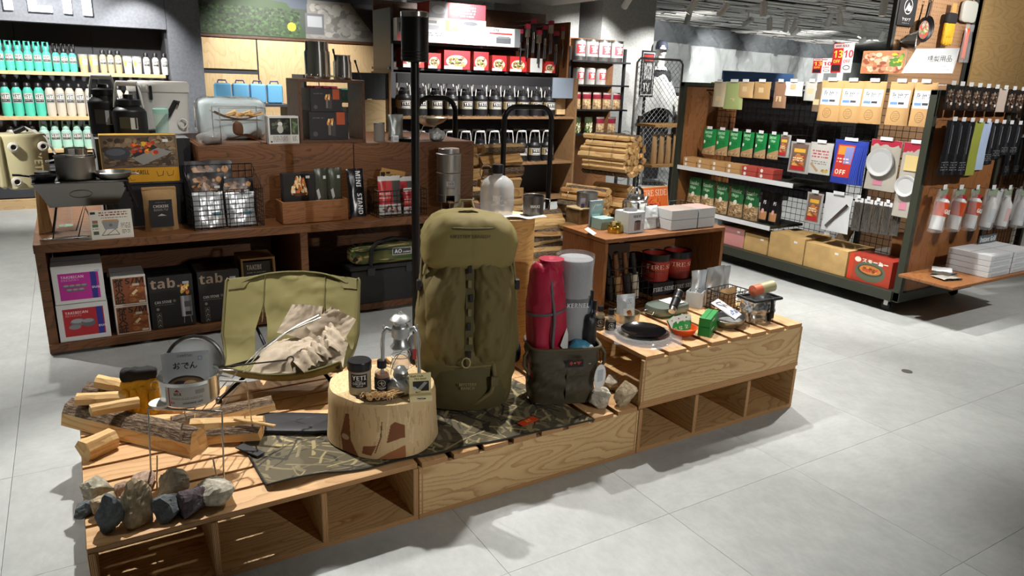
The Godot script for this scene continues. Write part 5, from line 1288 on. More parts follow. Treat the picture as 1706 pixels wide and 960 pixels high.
	pg.line([W(106, 196), W(110, 210), W(128, 208)], 2, C("3b2c12"))
	carton("grill_box", "large carton with barbecue photo and yellow lower band", "carton", V(0.415, CY + 0.246, -2.57), V(0.38, 0.262, 0.1), mat("yellow_card", C("caa02c"), 0.6), tmat("pack_grill", pg.tex(), 0.45))
	var cf := Pic.new(128, 180, C("15141a")); cf.text("CHIKIBI", 22, 34, 18, C("b9b3a8"), false, true, 84.0).scribble(36, 16, 56, 1, 6, C("8c877d")).scribble(24, 60, 80, 2, 8, C("948f86"), 6).poly([W(40, 106), W(64, 92), W(92, 106)], C("b9b3a8"))
	var cbx := pouch("charcoal_bag", "kraft paper bag with black label on the counter", gy(271, 383, CY), 0.175, 0.235, 0.085, kraft(), kraft(), 0.05, 0.0, "", 0.1, 0.004, "bag")
	print_on(cbx, "black_label", V(-0.003, 0.1, 0.0445), 0.115, 0.15, tmat("coffee_label", cf.tex(), 0.6), 0, -0.03)
	pb(cbx, "folded_top", V(0, 0.232, 0), V(0.17, 0.016, 0.012), kraft(), 0.003)
	var sc := Pic.new(220, 170, C("ddd8cb"))
	sc.rect(6, 6, 26, 14, C("2b2a28")).scribble(50, 10, 150, 2, 14, C("7a3b2a"), 2).scribble(60, 42, 140, 1, 8, C("4c4a46"), 5)
	sc.poly([W(60, 66), W(150, 66), W(138, 112), W(72, 112)], C("8d8f92")).poly([W(60, 66), W(66, 56), W(144, 56), W(150, 66)], C("c08a52")).line([W(80, 112), W(54, 146), W(146, 146), W(126, 112)], 3, C("55534f")).line([W(126, 112), W(80, 146)], 3, C("55534f")).disc(105, 88, 9, 9, C("6b6c6e"))
	sc.rect(12, 56, 28, 18, C("9b6a4a")).rect(10, 78, 30, 18, C("4d6a50")).rect(12, 120, 28, 20, C("47584a")).scribble(158, 80, 50, 4, 9, C("5d5a54"), 8).scribble(160, 120, 44, 3, 9, C("5d5a54"), 9).scribble(10, 104, 40, 1, 8, C("5d5a54"), 10)
	var sg := thing("drawn_sign", "white hand-drawn sign card leaning on the steel fire pit", "sign", gy(188, 394, CY) * V(1, 1, 0) + V(0, 0, -2.22), 0.06)
	var bg := N(); bg.t = Transform3D(Basis(Vector3.RIGHT, -0.1), Vector3.ZERO); bg.box(V(0, 0.075, 0), V(0.195, 0.15, 0.004), 0.001)
	add(sg, "card_board", bg, mat("sign_white", C("dcd8cc"), 0.7))
	print_on(sg, "drawing", Basis(Vector3.RIGHT, -0.1) * V(0, 0.075, 0.0026), 0.193, 0.148, tmat("drawn_sign", sc.tex(), 0.7), 0, -0.1)
	var b1 := basket("tall black wire basket of silver and barbecue packs on counter", V(0.81, CY, -2.365), 0.38, 0.34, 0.2, 0.05, 0.12, 10, 8)
	var fo := foil()
	var bbq := Pic.new(160, 200, C("1d1b1c")); bbq.speckle(10, 10, 150, 90, [C("6d4a32"), C("8c6446"), C("3a2c26"), C("b5824e")], 12, 60, 2); bbq.rect(16, 110, 128, 70, C("3b3c40"))
	for k in 12: bbq.line([W(20 + k * 10, 114), W(20 + k * 10, 176)], 2, C("a0a2a6"))
	var bm := tmat("bbq_pack", bbq.tex(), 0.3)
	for a in [[-0.09, 0.05, 0.17, 0.2, "crinkled silver foil pack at the front of the tall basket", 0], [0.08, 0.05, 0.16, 0.19, "silver foil pack with blue corner in the tall basket", 0], [-0.08, -0.01, 0.2, 0.3, "dark grill-grate pack standing in the tall basket", 1], [0.085, -0.02, 0.19, 0.26, "dark zip pack with silver band in the tall basket", 1], [-0.05, -0.055, 0.26, 0.36, "clear-topped barbecue photo pack at the tall basket's back", 1]]:
		var pk := pouch("foil_pack", a[4], b1.position + V(a[0], 0.006, a[1]), a[2], a[3], 0.032, bm if a[5] else fo, mats.pack_back, 0.05, -0.14, "", 0.12, 0.006)
		if a[5] == 0: print_on(pk, "price_tag", V(a[2] * 0.2, a[3] * 0.4, 0.03), 0.04, 0.02, mat("tag_blue", C("5f93a8"), 0.5))
		else: print_on(pk, "price_tag", V(a[2] * 0.25, a[3] * 0.72, -0.008), 0.03, 0.014, mats.tag_white)
	var tx := thing("wooden_trough", "oiled wooden trough holding a flame-printed box and olive packs", "trough", V(1.305, CY, -2.335), 0.03)
	var oak := wood("trough_wood", C("976339"), C("6c4220"), 0.5, 4.0, 210.0)
	pb(tx, "front_board", V(0, 0.068, 0.07), V(0.40, 0.13, 0.014), oak, 0.002, 0, W(0.2, 0.1)); pb(tx, "back_board", V(0, 0.068, -0.07), V(0.40, 0.13, 0.014), oak, 0.002, 0)
	for s in [-1, 1]: pb(tx, "end_board", V(s * 0.193, 0.068, 0), V(0.014, 0.13, 0.126), oak, 0.002, 2)
	pb(tx, "floor_board", V(0, 0.008, 0), V(0.37, 0.012, 0.124), oak, 0.001, 0)
	var tk := Pic.new(200, 250, C("131315"))
	for k in 60: tk.disc(100 + rr(-52, 52) * (1.0 - (k % 10) * 0.06), 100 - (k % 10) * 8.0 + rr(-6, 6), rr(3, 10), rr(6, 18), [C("e2913c"), C("f4d9a0"), C("b85a1e"), C("f7efd8")][k % 4])
	tk.poly([W(46, 104), W(154, 104), W(120, 122), W(80, 122)], C("5a2c18")).disc(106, 168, 36, 34, C("08080a")).text("TAKI", 76, 222, 13, C("d9d6d0")).rect(142, 12, 26, 14, C("d5d7d8")).text("TABI", 110, 222, 13, C("131315"))
	carton("flame_box", "matte black box with flame print standing in the trough", "box", V(1.225, CY + 0.016, -2.335), V(0.19, 0.275, 0.06), mats.carton_black, tmat("takibi_box", tk.tex(), 0.4), 0.03)
	var ol := Pic.new(96, 160, C("3c4136")); ol.rect(0, 0, 96, 60, C("3a3f33")).rect(10, 100, 30, 44, C("8f938f")).poly([W(14, 70), W(30, 64), W(40, 92), W(24, 100)], C("b4b7b6")).rect(62, 24, 20, 10, C("d7d9da"))
	var olm := tmat("olive_pack", ol.tex(), 0.25)
	for k in 2: pouch("fabric_pack", ["olive fabric pack in clear film beside the flame box", "olive fabric pack in clear film at the trough's end"][k], V(1.36 + k * 0.087, CY + 0.016, -2.325), 0.088, 0.3, 0.04, olm, mats.pack_back, 0.03, 0.0, "", 0.08, 0.003)
	var ms := Pic.new(80, 220, C("16161a")); ms.text("MINI", 0, 0, 1, C("16161a"))
	for k in 9: ms.line([W(rr(5, 75), rr(0, 220)), W(rr(5, 75), rr(0, 220))], 1.5, C("5b5d63"))
	ms.disc(40, 96, 30, 26, C("08080a")).line([W(28, 106), W(50, 84)], 5, C("2c2d31"))
	var slim := pouch("mini_stand_pack", "slim black pack with white lettering leaning on the riser", gz(597, 357, -2.36) * V(1, 0, 1) + V(0, CY, 0), 0.105, 0.3, 0.03, tmat("mini_stand", ms.tex(), 0.22), mats.pack_back, 0.0, -0.18, "", 0.06, 0.003)
	word(slim, "lettering", "MINI", 0.03, V(0.012, 0.235, -0.024), mats.pack_ink, false, true, V(-0.18, 0, -PI / 2))
	word(slim, "lettering", "STAND", 0.03, V(0.012, 0.08, 0.005), mats.pack_ink, false, true, V(-0.18, 0, -PI / 2))
	var b2 := basket("black wire basket of red packets beside the silver stove", V(1.86, CY, -2.345), 0.33, 0.17, 0.19, 0.03, 0.0, 8, 5)
	var rp := Pic.new(160, 200, C("c9c9c6")); rp.rect(0, 26, 100, 120, C("b02a2c")).text("HOLY FAMILY", 8, 84, 12, C("f0dcd8"), false, true, 86.0).scribble(8, 102, 80, 2, 9, C("e8c2bd")).rect(100, 26, 60, 120, C("4c4a49")).speckle(20, 146, 140, 196, [C("7b3a36"), C("a58f86"), C("544844")], 10, 30, 4)
	var rpm := tmat("red_pack", rp.tex(), 0.3)
	pouch("red_packet", "tall red packet with white top in the small wire basket", b2.position + V(-0.055, 0.006, 0.02), 0.155, 0.245, 0.03, rpm, mats.pack_back, 0.02, -0.1, "", 0.1, 0.004)
	pouch("red_packet", "shorter red and white packet at the small basket's end", b2.position + V(0.085, 0.006, 0.03), 0.105, 0.165, 0.03, rpm, mats.pack_back, 0.02, -0.05, "", 0.1, 0.004)
	pouch("red_packet", "white-headed packet standing behind the red packets", b2.position + V(0.07, 0.006, -0.03), 0.14, 0.23, 0.025, rpm, mats.pack_back, 0.02, -0.08, "", 0.1, 0.004)
	var cd := thing("tan_card", "tan instruction card with black marks behind red packets", "card", b2.position + V(-0.01, 0.006, -0.065), 0.05)
	var cg2 := N(); cg2.t = Transform3D(Basis(Vector3.BACK, -0.2), V(0, 0.19, 0)); cg2.box(Vector3.ZERO, V(0.17, 0.17, 0.002), 0.0005); add(cd, "card_sheet", cg2, mats.tan_card)
	var ip := Pic.new(96, 48, C("b98c4e")); ip.rect(4, 8, 24, 32, C("2b2118")).rect(34, 8, 22, 12, C("2b2118")).scribble(34, 26, 54, 2, 9, C("2b2118")); print_on(cd, "card_print", V(-0.02, 0.245, 0.002), 0.12, 0.05, tmat("tan_print", ip.tex(), 0.8))
	var st := thing("can_stove", "silver two-tier can stove with firing hole on the counter", "stove", gz(747, 345, -2.36) * V(1, 0, 1) + V(0, CY, 0), -0.3)
	var al: StandardMaterial3D = mats.satin_aluminium
	for k in 3: add(st, "leg", N().bar(V(0.05 * sin(k * TAU / 3), 0.0, 0.05 * cos(k * TAU / 3)), V(0.05 * sin(k * TAU / 3), 0.062, 0.05 * cos(k * TAU / 3)), 0.004, 6), al)
	add(st, "stove_barrel", N().lathe([W(0.083, 0.112), W(0.08, 0.116), W(0.08, 0.25), W(0.084, 0.255), W(0.08, 0.26), W(0, 0.26)], 40), al)
	add(st, "upper_pot", N().lathe([W(0.076, 0.26), W(0.081, 0.268), W(0.081, 0.375), W(0.086, 0.38), W(0.081, 0.384), W(0, 0.384)], 40), al)
	add(st, "nested_lid", N().lathe([W(0.07, 0.384), W(0.07, 0.412), W(0.066, 0.416), W(0, 0.416)], 36), mats.lid_pale)
	add(st, "firing_band", N().lathe([W(0.08, 0.066), W(0.08, 0.112)], 36, 0.37, TAU - 0.37), al); add(st, "barrel_base", N().lathe([W(0, 0.06), W(0.078, 0.06), W(0.082, 0.066), W(0, 0.066)], 36), al)
	pb(st, "hole_frame", V(0.0, 0.114, 0.0815), V(0.066, 0.006, 0.004), al, 0.001)
	for s in [-1, 1]: pb(st, "hole_frame", V(s * 0.031, 0.09, 0.079), V(0.005, 0.048, 0.006), al, 0.001)
	pb(st, "firewood_chip", V(0.0, 0.07, 0.09), V(0.04, 0.008, 0.05), mat("chip_pale", C("b99a6c"), 0.8), 0.002)
	var bgd := Pic.new(96, 56, C("76777a")); bgd.rect(4, 4, 88, 48, C("a9a9a7")).text("tab", 22, 12, 30, C("5f6064"), true); print_on(st, "stamped_badge", V(0, 0.19, 0.0812), 0.06, 0.036, tmat("stove_badge", bgd.tex(), 0.4))
	word(st, "stamped_lettering", "CAN STOVE", 0.008, V(0, 0.158, 0.081), mat("stamp", C("66676a"), 0.5))
	var rk := thing("rock", "pale rock lying on the counter beside the stove's feet", "rock", gy(765, 352, CY) + V(0, 0, -0.04), 0.4)
	add(rk, "stone", rock_g(77, V(0.055, 0.035, 0.045)), mats.rock_pale)

func fire_pit() -> void:
	var at := gy(145, 372, CY)
	at = V(0.115, CY, -2.385)
	var o := thing("fire_pit", "stainless folding fire pit on black wire legs", "fire pit", at, 0.02)
	var m := metal("pit_steel", "75736f", 0.3)
	var y0 := 0.165; var y1 := 0.292
	var a0 := 0.155; var a1 := 0.215; var b0 := 0.07; var b1 := 0.11
	for s in [-1.0, 1.0]:
		var g := N(); g.t = Transform3D(Basis(), Vector3.ZERO)
		g.quad([V(-a0, y0, s * b0), V(a0, y0, s * b0), V(a1, y1, s * b1), V(-a1, y1, s * b1)], [V(0, -0.3, s), V(0, -0.3, s), V(0, -0.3, s), V(0, -0.3, s)], [Vector2.ZERO, Vector2.RIGHT, Vector2.ONE, Vector2.DOWN])
		add(o, "long_plate", g, m)
		var e := N(); e.quad([V(s * a0, y0, -b0), V(s * a0, y0, b0), V(s * a1, y1, b1), V(s * a1, y1, -b1)], [V(s, -0.3, 0), V(s, -0.3, 0), V(s, -0.3, 0), V(s, -0.3, 0)], [Vector2.ZERO, Vector2.RIGHT, Vector2.ONE, Vector2.DOWN])
		add(o, "end_plate", e, m)
		var w: StandardMaterial3D = mats.wire_black
		add(o, "wire_leg", N().tube([V(-0.12, 0.18, s * 0.06), V(-0.16, 0.004, s * 0.1), V(-0.05, 0.004, s * 0.11), V(0.0, 0.15, s * 0.06), V(0.05, 0.004, s * 0.11), V(0.16, 0.004, s * 0.1), V(0.12, 0.18, s * 0.06)], 0.0035, 6), w)
	pb(o, "floor_plate", V(0, y0, 0), V(2 * a0, 0.003, 2 * b0), m, 0.001)
	add(o, "rolled_rim", N().tube([V(-a1, y1, -b1), V(a1, y1, -b1), V(a1, y1, b1), V(-a1, y1, b1)], 0.004, 6, true), m)
	pb(o, "grill_net", V(0, y1 + 0.003, 0), V(2 * a1 - 0.02, 0.002, 2 * b1 - 0.02), mats.net_dark, 0.0005)
	add(o, "embossed_logo", N().tube(range(20).map(func(k): return V(-0.01 + 0.05 * sin(k * TAU / 20), 0.23 + 0.02 * cos(k * TAU / 20), 0.0935 + 0.007 * cos(k * TAU / 20))), 0.0012, 4, true), mats.net_dark)
	var yt := CY + y1 + 0.004
	var sat := metal("satin_pot", "aaa9a5", 0.4)
	var pot := thing("camp_pot", "plain satin aluminium pot standing on the fire pit", "pot", V(0.1, yt, -2.39))
	add(pot, "pot_body", N().lathe([W(0, 0), W(0.083, 0), W(0.09, 0.006), W(0.092, 0.115), W(0.096, 0.118), W(0.095, 0.12), W(0.09, 0.115), W(0.088, 0.01), W(0, 0.006)], 40), sat)
	add(pot, "rim_handle", N().tube([V(-0.09, 0.1, 0.02), V(-0.125, 0.09, 0.03), V(-0.13, 0.09, -0.03), V(-0.09, 0.1, -0.02)], 0.003, 6), steel())
	var mug := thing("steel_mug", "small steel mug with a tag standing inside the satin pot", "mug", V(0.11, yt + 0.008, -2.4))
	add(mug, "mug_body", N().lathe([W(0, 0), W(0.05, 0), W(0.052, 0.004), W(0.052, 0.15), W(0.049, 0.15), W(0.049, 0.01)], 32), mats.polished_steel)
	add(mug, "mug_handle", N().tube([V(0.052, 0.14, 0), V(0.08, 0.14, 0), V(0.085, 0.1, 0), V(0.052, 0.06, 0)], 0.004, 6), blkm())
	print_on(mug, "paper_tag", V(-0.02, 0.135, 0.0535), 0.03, 0.03, mats.tag_white, -0.2)
	var bowl := thing("steel_bowl", "shallow brushed steel bowl standing on the fire pit's end", "bowl", V(0.265, yt, -2.35))
	add(bowl, "bowl_body", N().lathe([W(0, 0), W(0.06, 0), W(0.078, 0.01), W(0.088, 0.034), W(0.092, 0.036), W(0.088, 0.038), W(0.074, 0.014), W(0, 0.005)], 40), sat)
	add(bowl, "fold_handle", N().tube([V(0.085, 0.03, 0.02), V(0.12, 0.02, 0.03), V(0.12, 0.02, -0.01), V(0.085, 0.03, -0.01)], 0.0025, 6), steel())
	var pan := thing("black_pan", "small black skillet on the fire pit's other end", "pan", V(-0.045, yt, -2.34))
	add(pan, "pan_body", N().lathe([W(0, 0), W(0.045, 0), W(0.06, 0.028), W(0.063, 0.029), W(0.058, 0.026), W(0.043, 0.004), W(0, 0.004)], 32), mats.iron_black)
	add(pan, "pan_handle", N().tube([V(-0.058, 0.026, 0), V(-0.1, 0.034, 0.0), V(-0.13, 0.036, 0)], 0.006, 8), mats.iron_black)
	var ht := thing("pot_lifter", "black toothed pot lifter hanging on the fire pit's end plate", "tongs", V(0.335, CY + 0.2, -2.27))
	add(ht, "lifter_jaw", N().tube([V(-0.02, 0.09, 0.01), V(0.0, 0.03, 0.012), V(0.02, -0.05, 0.012)], [0.013, 0.011, 0.006], 8), mats.iron_black)
	for k in 4: add(ht, "tooth", blob_g(V(0.006, 0.006, 0.006), 1, 1, 0, 0, 10, 6), mats.iron_black).position = V(-0.026 + k * 0.009, 0.06 - k * 0.025, 0.014)
	for k in 2:
		var j := thing("glass_jar", ["clear glass jar with black cap behind the fire pit", "clear ribbed jar with black cap beside the other jar"][k], "jar", V(-0.06 + k * 0.07, CY, -2.62 - k * 0.06))
		add(j, "glass", N().lathe([W(0, 0.001), W(0.042, 0.001), W(0.045, 0.01), W(0.045, 0.25), W(0.036, 0.275), W(0.03, 0.285)], 28), clear("clear_glass", C("eef2ee"), 0.12))
		add(j, "cap", N().lathe([W(0.033, 0.28), W(0.035, 0.283), W(0.035, 0.31), W(0, 0.312)], 24), blkm())
		word(j, "lettering", "TUFF", 0.016, V(0, 0.19, 0.0455), mat("jar_ink", C("26272a"), 0.5))
	for k in 4:
		var s2 := thing("kindling_stick", ["split pale kindling stick upright beside the fire pit", "thin kindling stick beside the thicker upright stick", "short kindling stick leaning at the fire pit", "knotty kindling stick nearest the counter edge"][k].replace("nearest", "next to"), "firewood", V(-0.1 + k * 0.016, CY, -2.47 - k * 0.024))
		var gk := N(); gk.t = Transform3D(Basis(Vector3.BACK, 0.05 * k - 0.06), Vector3.ZERO); gk.box(V(0, 0.125 - 0.01 * k, 0), V(0.018, 0.25 - 0.02 * k, 0.016), 0.003, 1)
		add(s2, "split_face", gk, wood("split_wood", Color.WHITE, Color.WHITE, 0.7, 1, 1))
		var gb := N(); gb.t = gk.t; gb.box(V(0, 0.125 - 0.01 * k, -0.009), V(0.016, 0.24 - 0.02 * k, 0.003), 0.001, 1); add(s2, "bark_strip", gb, bark_mat())
	var tong := thing("spring_tongs", "polished steel tongs lying on the counter below the fire pit", "tongs", V(0.02, CY + 0.003, -2.28), 0.1)
	for s in [-1.0, 1.0]: add(tong, "tong_arm", N().tube([V(-0.12, 0.006, 0), V(-0.08, 0.007, s * 0.018), V(0.02, 0.007, s * 0.014), V(0.1, 0.005, s * 0.005)], [0.005, 0.004, 0.004, 0.003], 6), mats.polished_steel)

func riser_goods() -> void:
	var yp := CY + 0.47
	jug_at("tall black growler with silver handle on the grey plinth", V(0.285, yp, -2.885), 0.085, 0.235, 0.1)
	jug_at("squat black growler with silver handle on the grey plinth", V(0.4, yp, -2.74), 0.088, 0.185, 0.12)
	var wc := thing("hard_cooler", "tall white hard cooler with black latches and carry strap", "cooler", V(0.6, yp, -3.12), -0.12)
	var wm := mat("cooler_white", C("d8d6d0"), 0.5)
	var wg := N(); wg.lathe([W(0, 0), W(0.145, 0), W(0.155, 0.01), W(0.168, 0.25), W(0, 0.25)], 40, 0, TAU, 0.9); add(wc, "cooler_body", wg, wm)
	add(wc, "lid", N().lathe([W(0.165, 0.25), W(0.175, 0.255), W(0.177, 0.3), W(0.165, 0.315), W(0, 0.318)], 40, 0, TAU, 0.9), wm)
	for x in [-0.11, -0.04]: pb(wc, "latch", V(x, 0.25, 0.18), V(0.016, 0.085, 0.016), mats.rubber, 0.004)
	add(wc, "carry_strap", N().tube([V(-0.13, 0.02, 0.19), V(-0.03, 0.03, 0.19), V(0.05, 0.13, 0.19), V(0.09, 0.2, 0.185), V(0.11, 0.19, 0.185)], 0.015, 8), mats.rubber)
	add(wc, "drain_ring", N().tube(range(14).map(func(k): return V(0.12 + 0.024 * sin(k * TAU / 14), 0.07 + 0.026 * cos(k * TAU / 14), 0.166)), 0.005, 6, true), wm)
	var tb := thing("clear_tumbler", "clear pale green tumbler in front of the white cooler", "tumbler", V(0.56, yp, -2.74))
	add(tb, "tumbler_wall", N().lathe([W(0, 0.002), W(0.033, 0.002), W(0.042, 0.15), W(0.042, 0.152), W(0.04, 0.15)], 28), clear("green_glass", C("bfe6da"), 0.3))
	add(tb, "lid", N().lathe([W(0.043, 0.14), W(0.044, 0.165), W(0.03, 0.172), W(0, 0.172)], 28), clear("green_lid", C("9fd8c8"), 0.55))
	var wr := thing("wrapped_cooler", "white cooler wrapped in wrinkled clear plastic behind wire stand", "cooler", V(0.99, RY, -2.98), -0.1)
	add(wr, "cooler_body", blob_g(V(0.2, 0.125, 0.15), 0.3, 0.35, 0.004, 2.0), mat("cooler_blue", C("c9dadd"), 0.45))
	add(wr, "plastic_wrap", blob_g(V(0.21, 0.128, 0.16), 0.35, 0.4, 0.014, 8.0, 40, 22), clear("film", C("f4f6f8"), 0.16))
	var ws := thing("wire_stand", "thin steel wire stand holding a tray of twigs", "stand", V(0.97, RY, -2.62), 0.06)
	var sm := steel()
	for x in [-0.13, 0.13]:
		add(ws, "wire_frame", N().tube([V(x, 0.002, 0.09), V(x, 0.21, 0.09), V(x, 0.21, -0.09), V(x, 0.002, -0.09)], 0.0022, 6, true), sm)
	for z in [-0.09, 0.09]: add(ws, "cross_rod", N().bar(V(-0.13, 0.21, z), V(0.13, 0.21, z), 0.0022, 6), sm)
	for k in 4: add(ws, "shelf_rod", N().bar(V(-0.13, 0.135, -0.06 + k * 0.04), V(0.13, 0.135, -0.06 + k * 0.04), 0.0018, 5), sm)
	var tray := thing("paper_tray", "folded brown paper tray on the wire stand", "tray", V(0.97, RY + 0.138, -2.62), 0.06)
	add(tray, "tray_sheet", N().patch(16, 8, func(s, t): return V((s - 0.5) * 0.3, 0.045 * pow(absf(s - 0.5) * 2.0, 2.0) + 0.012 * pow(absf(t - 0.5) * 2, 2), (t - 0.5) * 0.15)), mat("tray_paper", C("8e8578"), 0.8))
	for k in 9:
		split_log(["thin twig split across the paper tray", "pale twig split lying lengthwise in the paper tray", "short twig split at the tray's end"][k % 3], V(0.89 + 0.018 * k, RY + 0.15 + 0.006 * (k % 4), -2.64 + rr(0, 0.06)), V(0.94 + 0.019 * k, RY + 0.155 + 0.009 * ((k + 2) % 4), -2.58 + rr(-0.04, 0.04)), rr(0.008, 0.013), 60 + k, k % 4 == 0, 0.0, "twigs in the paper tray")
	var lt := thing("leather_strip", "curled brown leather strip on the riser below wire stand", "leather", V(0.98, RY, -2.6), 0.05)
	add(lt, "leather_sheet", N().patch(20, 6, func(s, t): return V((s - 0.5) * 0.3, 0.004 + 0.05 * sin(s * PI) * (0.6 + 0.4 * t) + 0.006 * sin(s * 14.0), (t - 0.5) * 0.06)), cloud("leather", C("8a5c34"), C("6b4424"), 0.6, 0.04, 0.05, 0.1))
	var lk := thing("leather_cup", "small brown leather pouch hanging under the wire stand", "pouch", V(0.95, RY + 0.05, -2.56))
	add(lk, "pouch_body", blob_g(V(0.03, 0.04, 0.018), 0.7, 0.8, 0.006, 3.0), mat("leather_dark", C("5d3a22"), 0.6)); add(lk, "hanging_cord", N().tube([V(0, 0.075, 0), V(-0.015, 0.085, 0), V(-0.03, 0.08, 0.0)], 0.002, 5), blkm())
	var bag := thing("plastic_bag", "crumpled clear plastic bag of dark chips on the riser", "bag", V(0.8, RY, -2.56), 0.3)
	add(bag, "chips", blob_g(V(0.06, 0.02, 0.035), 0.8, 0.9, 0.008, 3.0), cloud("dark_chips", C("5c4a3a"), C("2f261e"), 0.9, 0.1, 0.3, 0.05)); add(bag, "film", blob_g(V(0.085, 0.036, 0.05), 0.8, 0.8, 0.018, 5.0, 30, 18), clear("film", C("f4f6f8"), 0.16))
	var ph := Pic.new(180, 150, C("c9c8c2")); ph.rect(10, 10, 120, 90, C("1c1f1c")).speckle(12, 12, 128, 98, [C("3a4636"), C("59604e"), C("2a2f28")], 12, 40, 3).disc(70, 42, 14, 12, C("d5d3cb")).disc(70, 70, 18, 22, C("b6b4ac")).rect(134, 10, 42, 90, C("39452f")).speckle(135, 12, 175, 98, [C("566a42"), C("6d7c56"), C("2d3826")], 10, 24, 5).scribble(26, 108, 90, 4, 8, C("6d6c68")).scribble(140, 108, 30, 4, 8, C("6d6c68"), 3).disc(16, 138, 5, 5, C("26262a"))
	carton("photo_box", "white box with black-and-green photographs on the riser", "box", V(1.205, RY, -2.555), V(0.185, 0.165, 0.07), mats.carton_white, tmat("photo_box", ph.tex(), 0.5), 0.02)
	var cu := thing("wooden_cubby", "open-fronted dark wooden cubby box standing on the riser", "cubby", V(1.52, RY, -2.68))
	var dw := wood("cubby_wood", C("5c3a24"), C("37210f"), 0.5, 4.0, 310.0)
	var cw := 0.42; var ch := 0.385; var cd := 0.28
	pb(cu, "base_board", V(0, 0.009, 0), V(cw, 0.018, cd), dw, 0.001); pb(cu, "top_board", V(0, ch - 0.009, 0), V(cw, 0.018, cd), dw, 0.001)
	for s in [-1, 1]: pb(cu, "side_board", V(s * (cw / 2 - 0.009), ch / 2, 0), V(0.018, ch - 0.037, cd), dw, 0.001, 1)
	var db := Pic.new(200, 130, C("1a181b")); db.rect(140, 0, 44, 60, C("a5471f")).scribble(20, 26, 60, 1, 8, C("6e6a68")).disc(30, 104, 12, 12, C("4a474a")).rect(96, 50, 14, 60, C("6c625c")).rect(114, 44, 20, 70, C("3b3638"))
	for k in 12: db.disc(108 + rr(-14, 14), 50 + rr(-14, 8), rr(3, 6), rr(5, 12), [C("e28a34"), C("f2d28a"), C("8e3e16")][k % 3])
	var dbm := tmat("solo_box", db.tex(), 0.4)
	carton("stove_box", "dark carton with orange corner, bottom one in the cubby", "carton", V(1.5, RY + 0.0185, -2.67), V(0.25, 0.17, 0.2), mats.carton_black, dbm)
	carton("stove_box", "smaller dark carton with orange corner, stacked in the cubby", "carton", V(1.49, RY + 0.189, -2.67), V(0.2, 0.14, 0.2), mats.carton_black, dbm)
	for a in [[1.475, 0.078, 0.225, "tall polished steel barrel stove on top of the cubby"], [1.635, 0.058, 0.15, "short polished steel barrel stove on top of the cubby"]]:
		var s := thing("barrel_stove", a[3], "stove", V(a[0], RY + ch, -2.68))
		var r: float = a[1]; var h: float = a[2]
		add(s, "barrel", N().lathe([W(r, 0.028), W(r, h * 0.72), W(r * 0.9, h * 0.76), W(r * 0.9, h - 0.004), W(r * 0.94, h), W(r * 0.86, h), W(r * 0.84, h * 0.3), W(0, h * 0.3)], 44), mats.polished_steel)
		add(s, "barrel_foot", N().lathe([W(0, 0), W(r * 0.94, 0), W(r, 0.006), W(r, 0.016)], 44), mats.polished_steel)
		var vg := N()   # slotted band: the gaps are the air holes
		for k in 12: vg.lathe([W(r, 0.016), W(r, 0.028)], 4, (k - 0.36) * TAU / 12, (k + 0.36) * TAU / 12)
		add(s, "slotted_band", vg, mats.polished_steel)
		var bl := thing("blow_pipe", "black blow pipe leaning on the " + ("tall" if r > 0.06 else "short") + " barrel stove", "pipe", V(a[0] + r + 0.02, RY + ch, -2.66))
		add(bl, "pipe", N().bar(V(0.035, 0.003, 0), V(0.0, h * 0.8, 0.0), 0.005, 8), blkm()); add(bl, "mouthpiece", N().bar(V(0.004, h * 0.7, 0), V(-0.001, h * 0.82, 0), 0.007, 8), blkm())
	var can := thing("paper_canister", "grey printed paper canister beside the wooden cubby", "canister", V(1.845, RY, -2.6))
	add(can, "canister_wall", N().lathe([W(0, 0), W(0.036, 0), W(0.036, 0.115), W(0, 0.115)], 32), cloud("grey_print", C("8e8a82"), C("746f67"), 0.6, 0.15, 0.0, 0.08))
	add(can, "rim", N().lathe([W(0.037, 0.112), W(0.0375, 0.12), W(0.033, 0.121), W(0.033, 0.117)], 32), mats.lid_pale)
	pouch("foil_pack", "pale silver zip pouch standing on the riser behind black tray", V(1.985, RY, -2.66), 0.11, 0.17, 0.045, mats.pale_foil, mats.pale_foil, 0.05, 0.0, "", 0.14, 0.005)
	var bt := thing("black_tray", "small black oval tray on the riser", "tray", V(2.03, RY, -2.58)); var tg := N(); tg.lathe([W(0, 0.001), W(0.07, 0.001), W(0.085, 0.02), W(0.083, 0.02), W(0.066, 0.005), W(0, 0.005)], 32)
	add(bt, "tray_body", tg, mats.iron_black); add(bt, "tray_grip", N().bar(V(-0.083, 0.018, 0), V(-0.12, 0.022, 0), 0.006, 8), mats.iron_black)
	carton("small_box", "tiny white box in front of the black tray", "box", V(1.925, RY, -2.53), V(0.045, 0.04, 0.03), mats.carton_white, mats.tag_grey, 0.1, "", null, null, W(0.7, 0.5))
	var hb := thing("hammered_bowl", "wide shallow metal bowl on a folding wire trivet", "bowl", V(2.22, RY + 0.1, -2.62))
	add(hb, "bowl_body", N().lathe([W(0, 0), W(0.04, 0.0), W(0.09, 0.022), W(0.125, 0.052), W(0.128, 0.053), W(0.09, 0.027), W(0, 0.006)], 40), mats.warm_steel)
	var hl := add(hb, "trivet", N().tube(range(16).map(func(k): return V(0.045 * sin(k * TAU / 16), -0.004, 0.045 * cos(k * TAU / 16))), 0.003, 5, true), sm)
	for k in 3: add(hl, "trivet_leg", N().bar(V(0.045 * sin(k * 2.1), -0.004, 0.045 * cos(k * 2.1)), V(0.08 * sin(k * 2.1), -0.098, 0.08 * cos(k * 2.1)), 0.0028, 5), sm)
	var fb := thing("foil_bundle", "crumpled foil pack and folded steel blades below the bowl", "foil", V(2.24, RY, -2.55), 0.2)
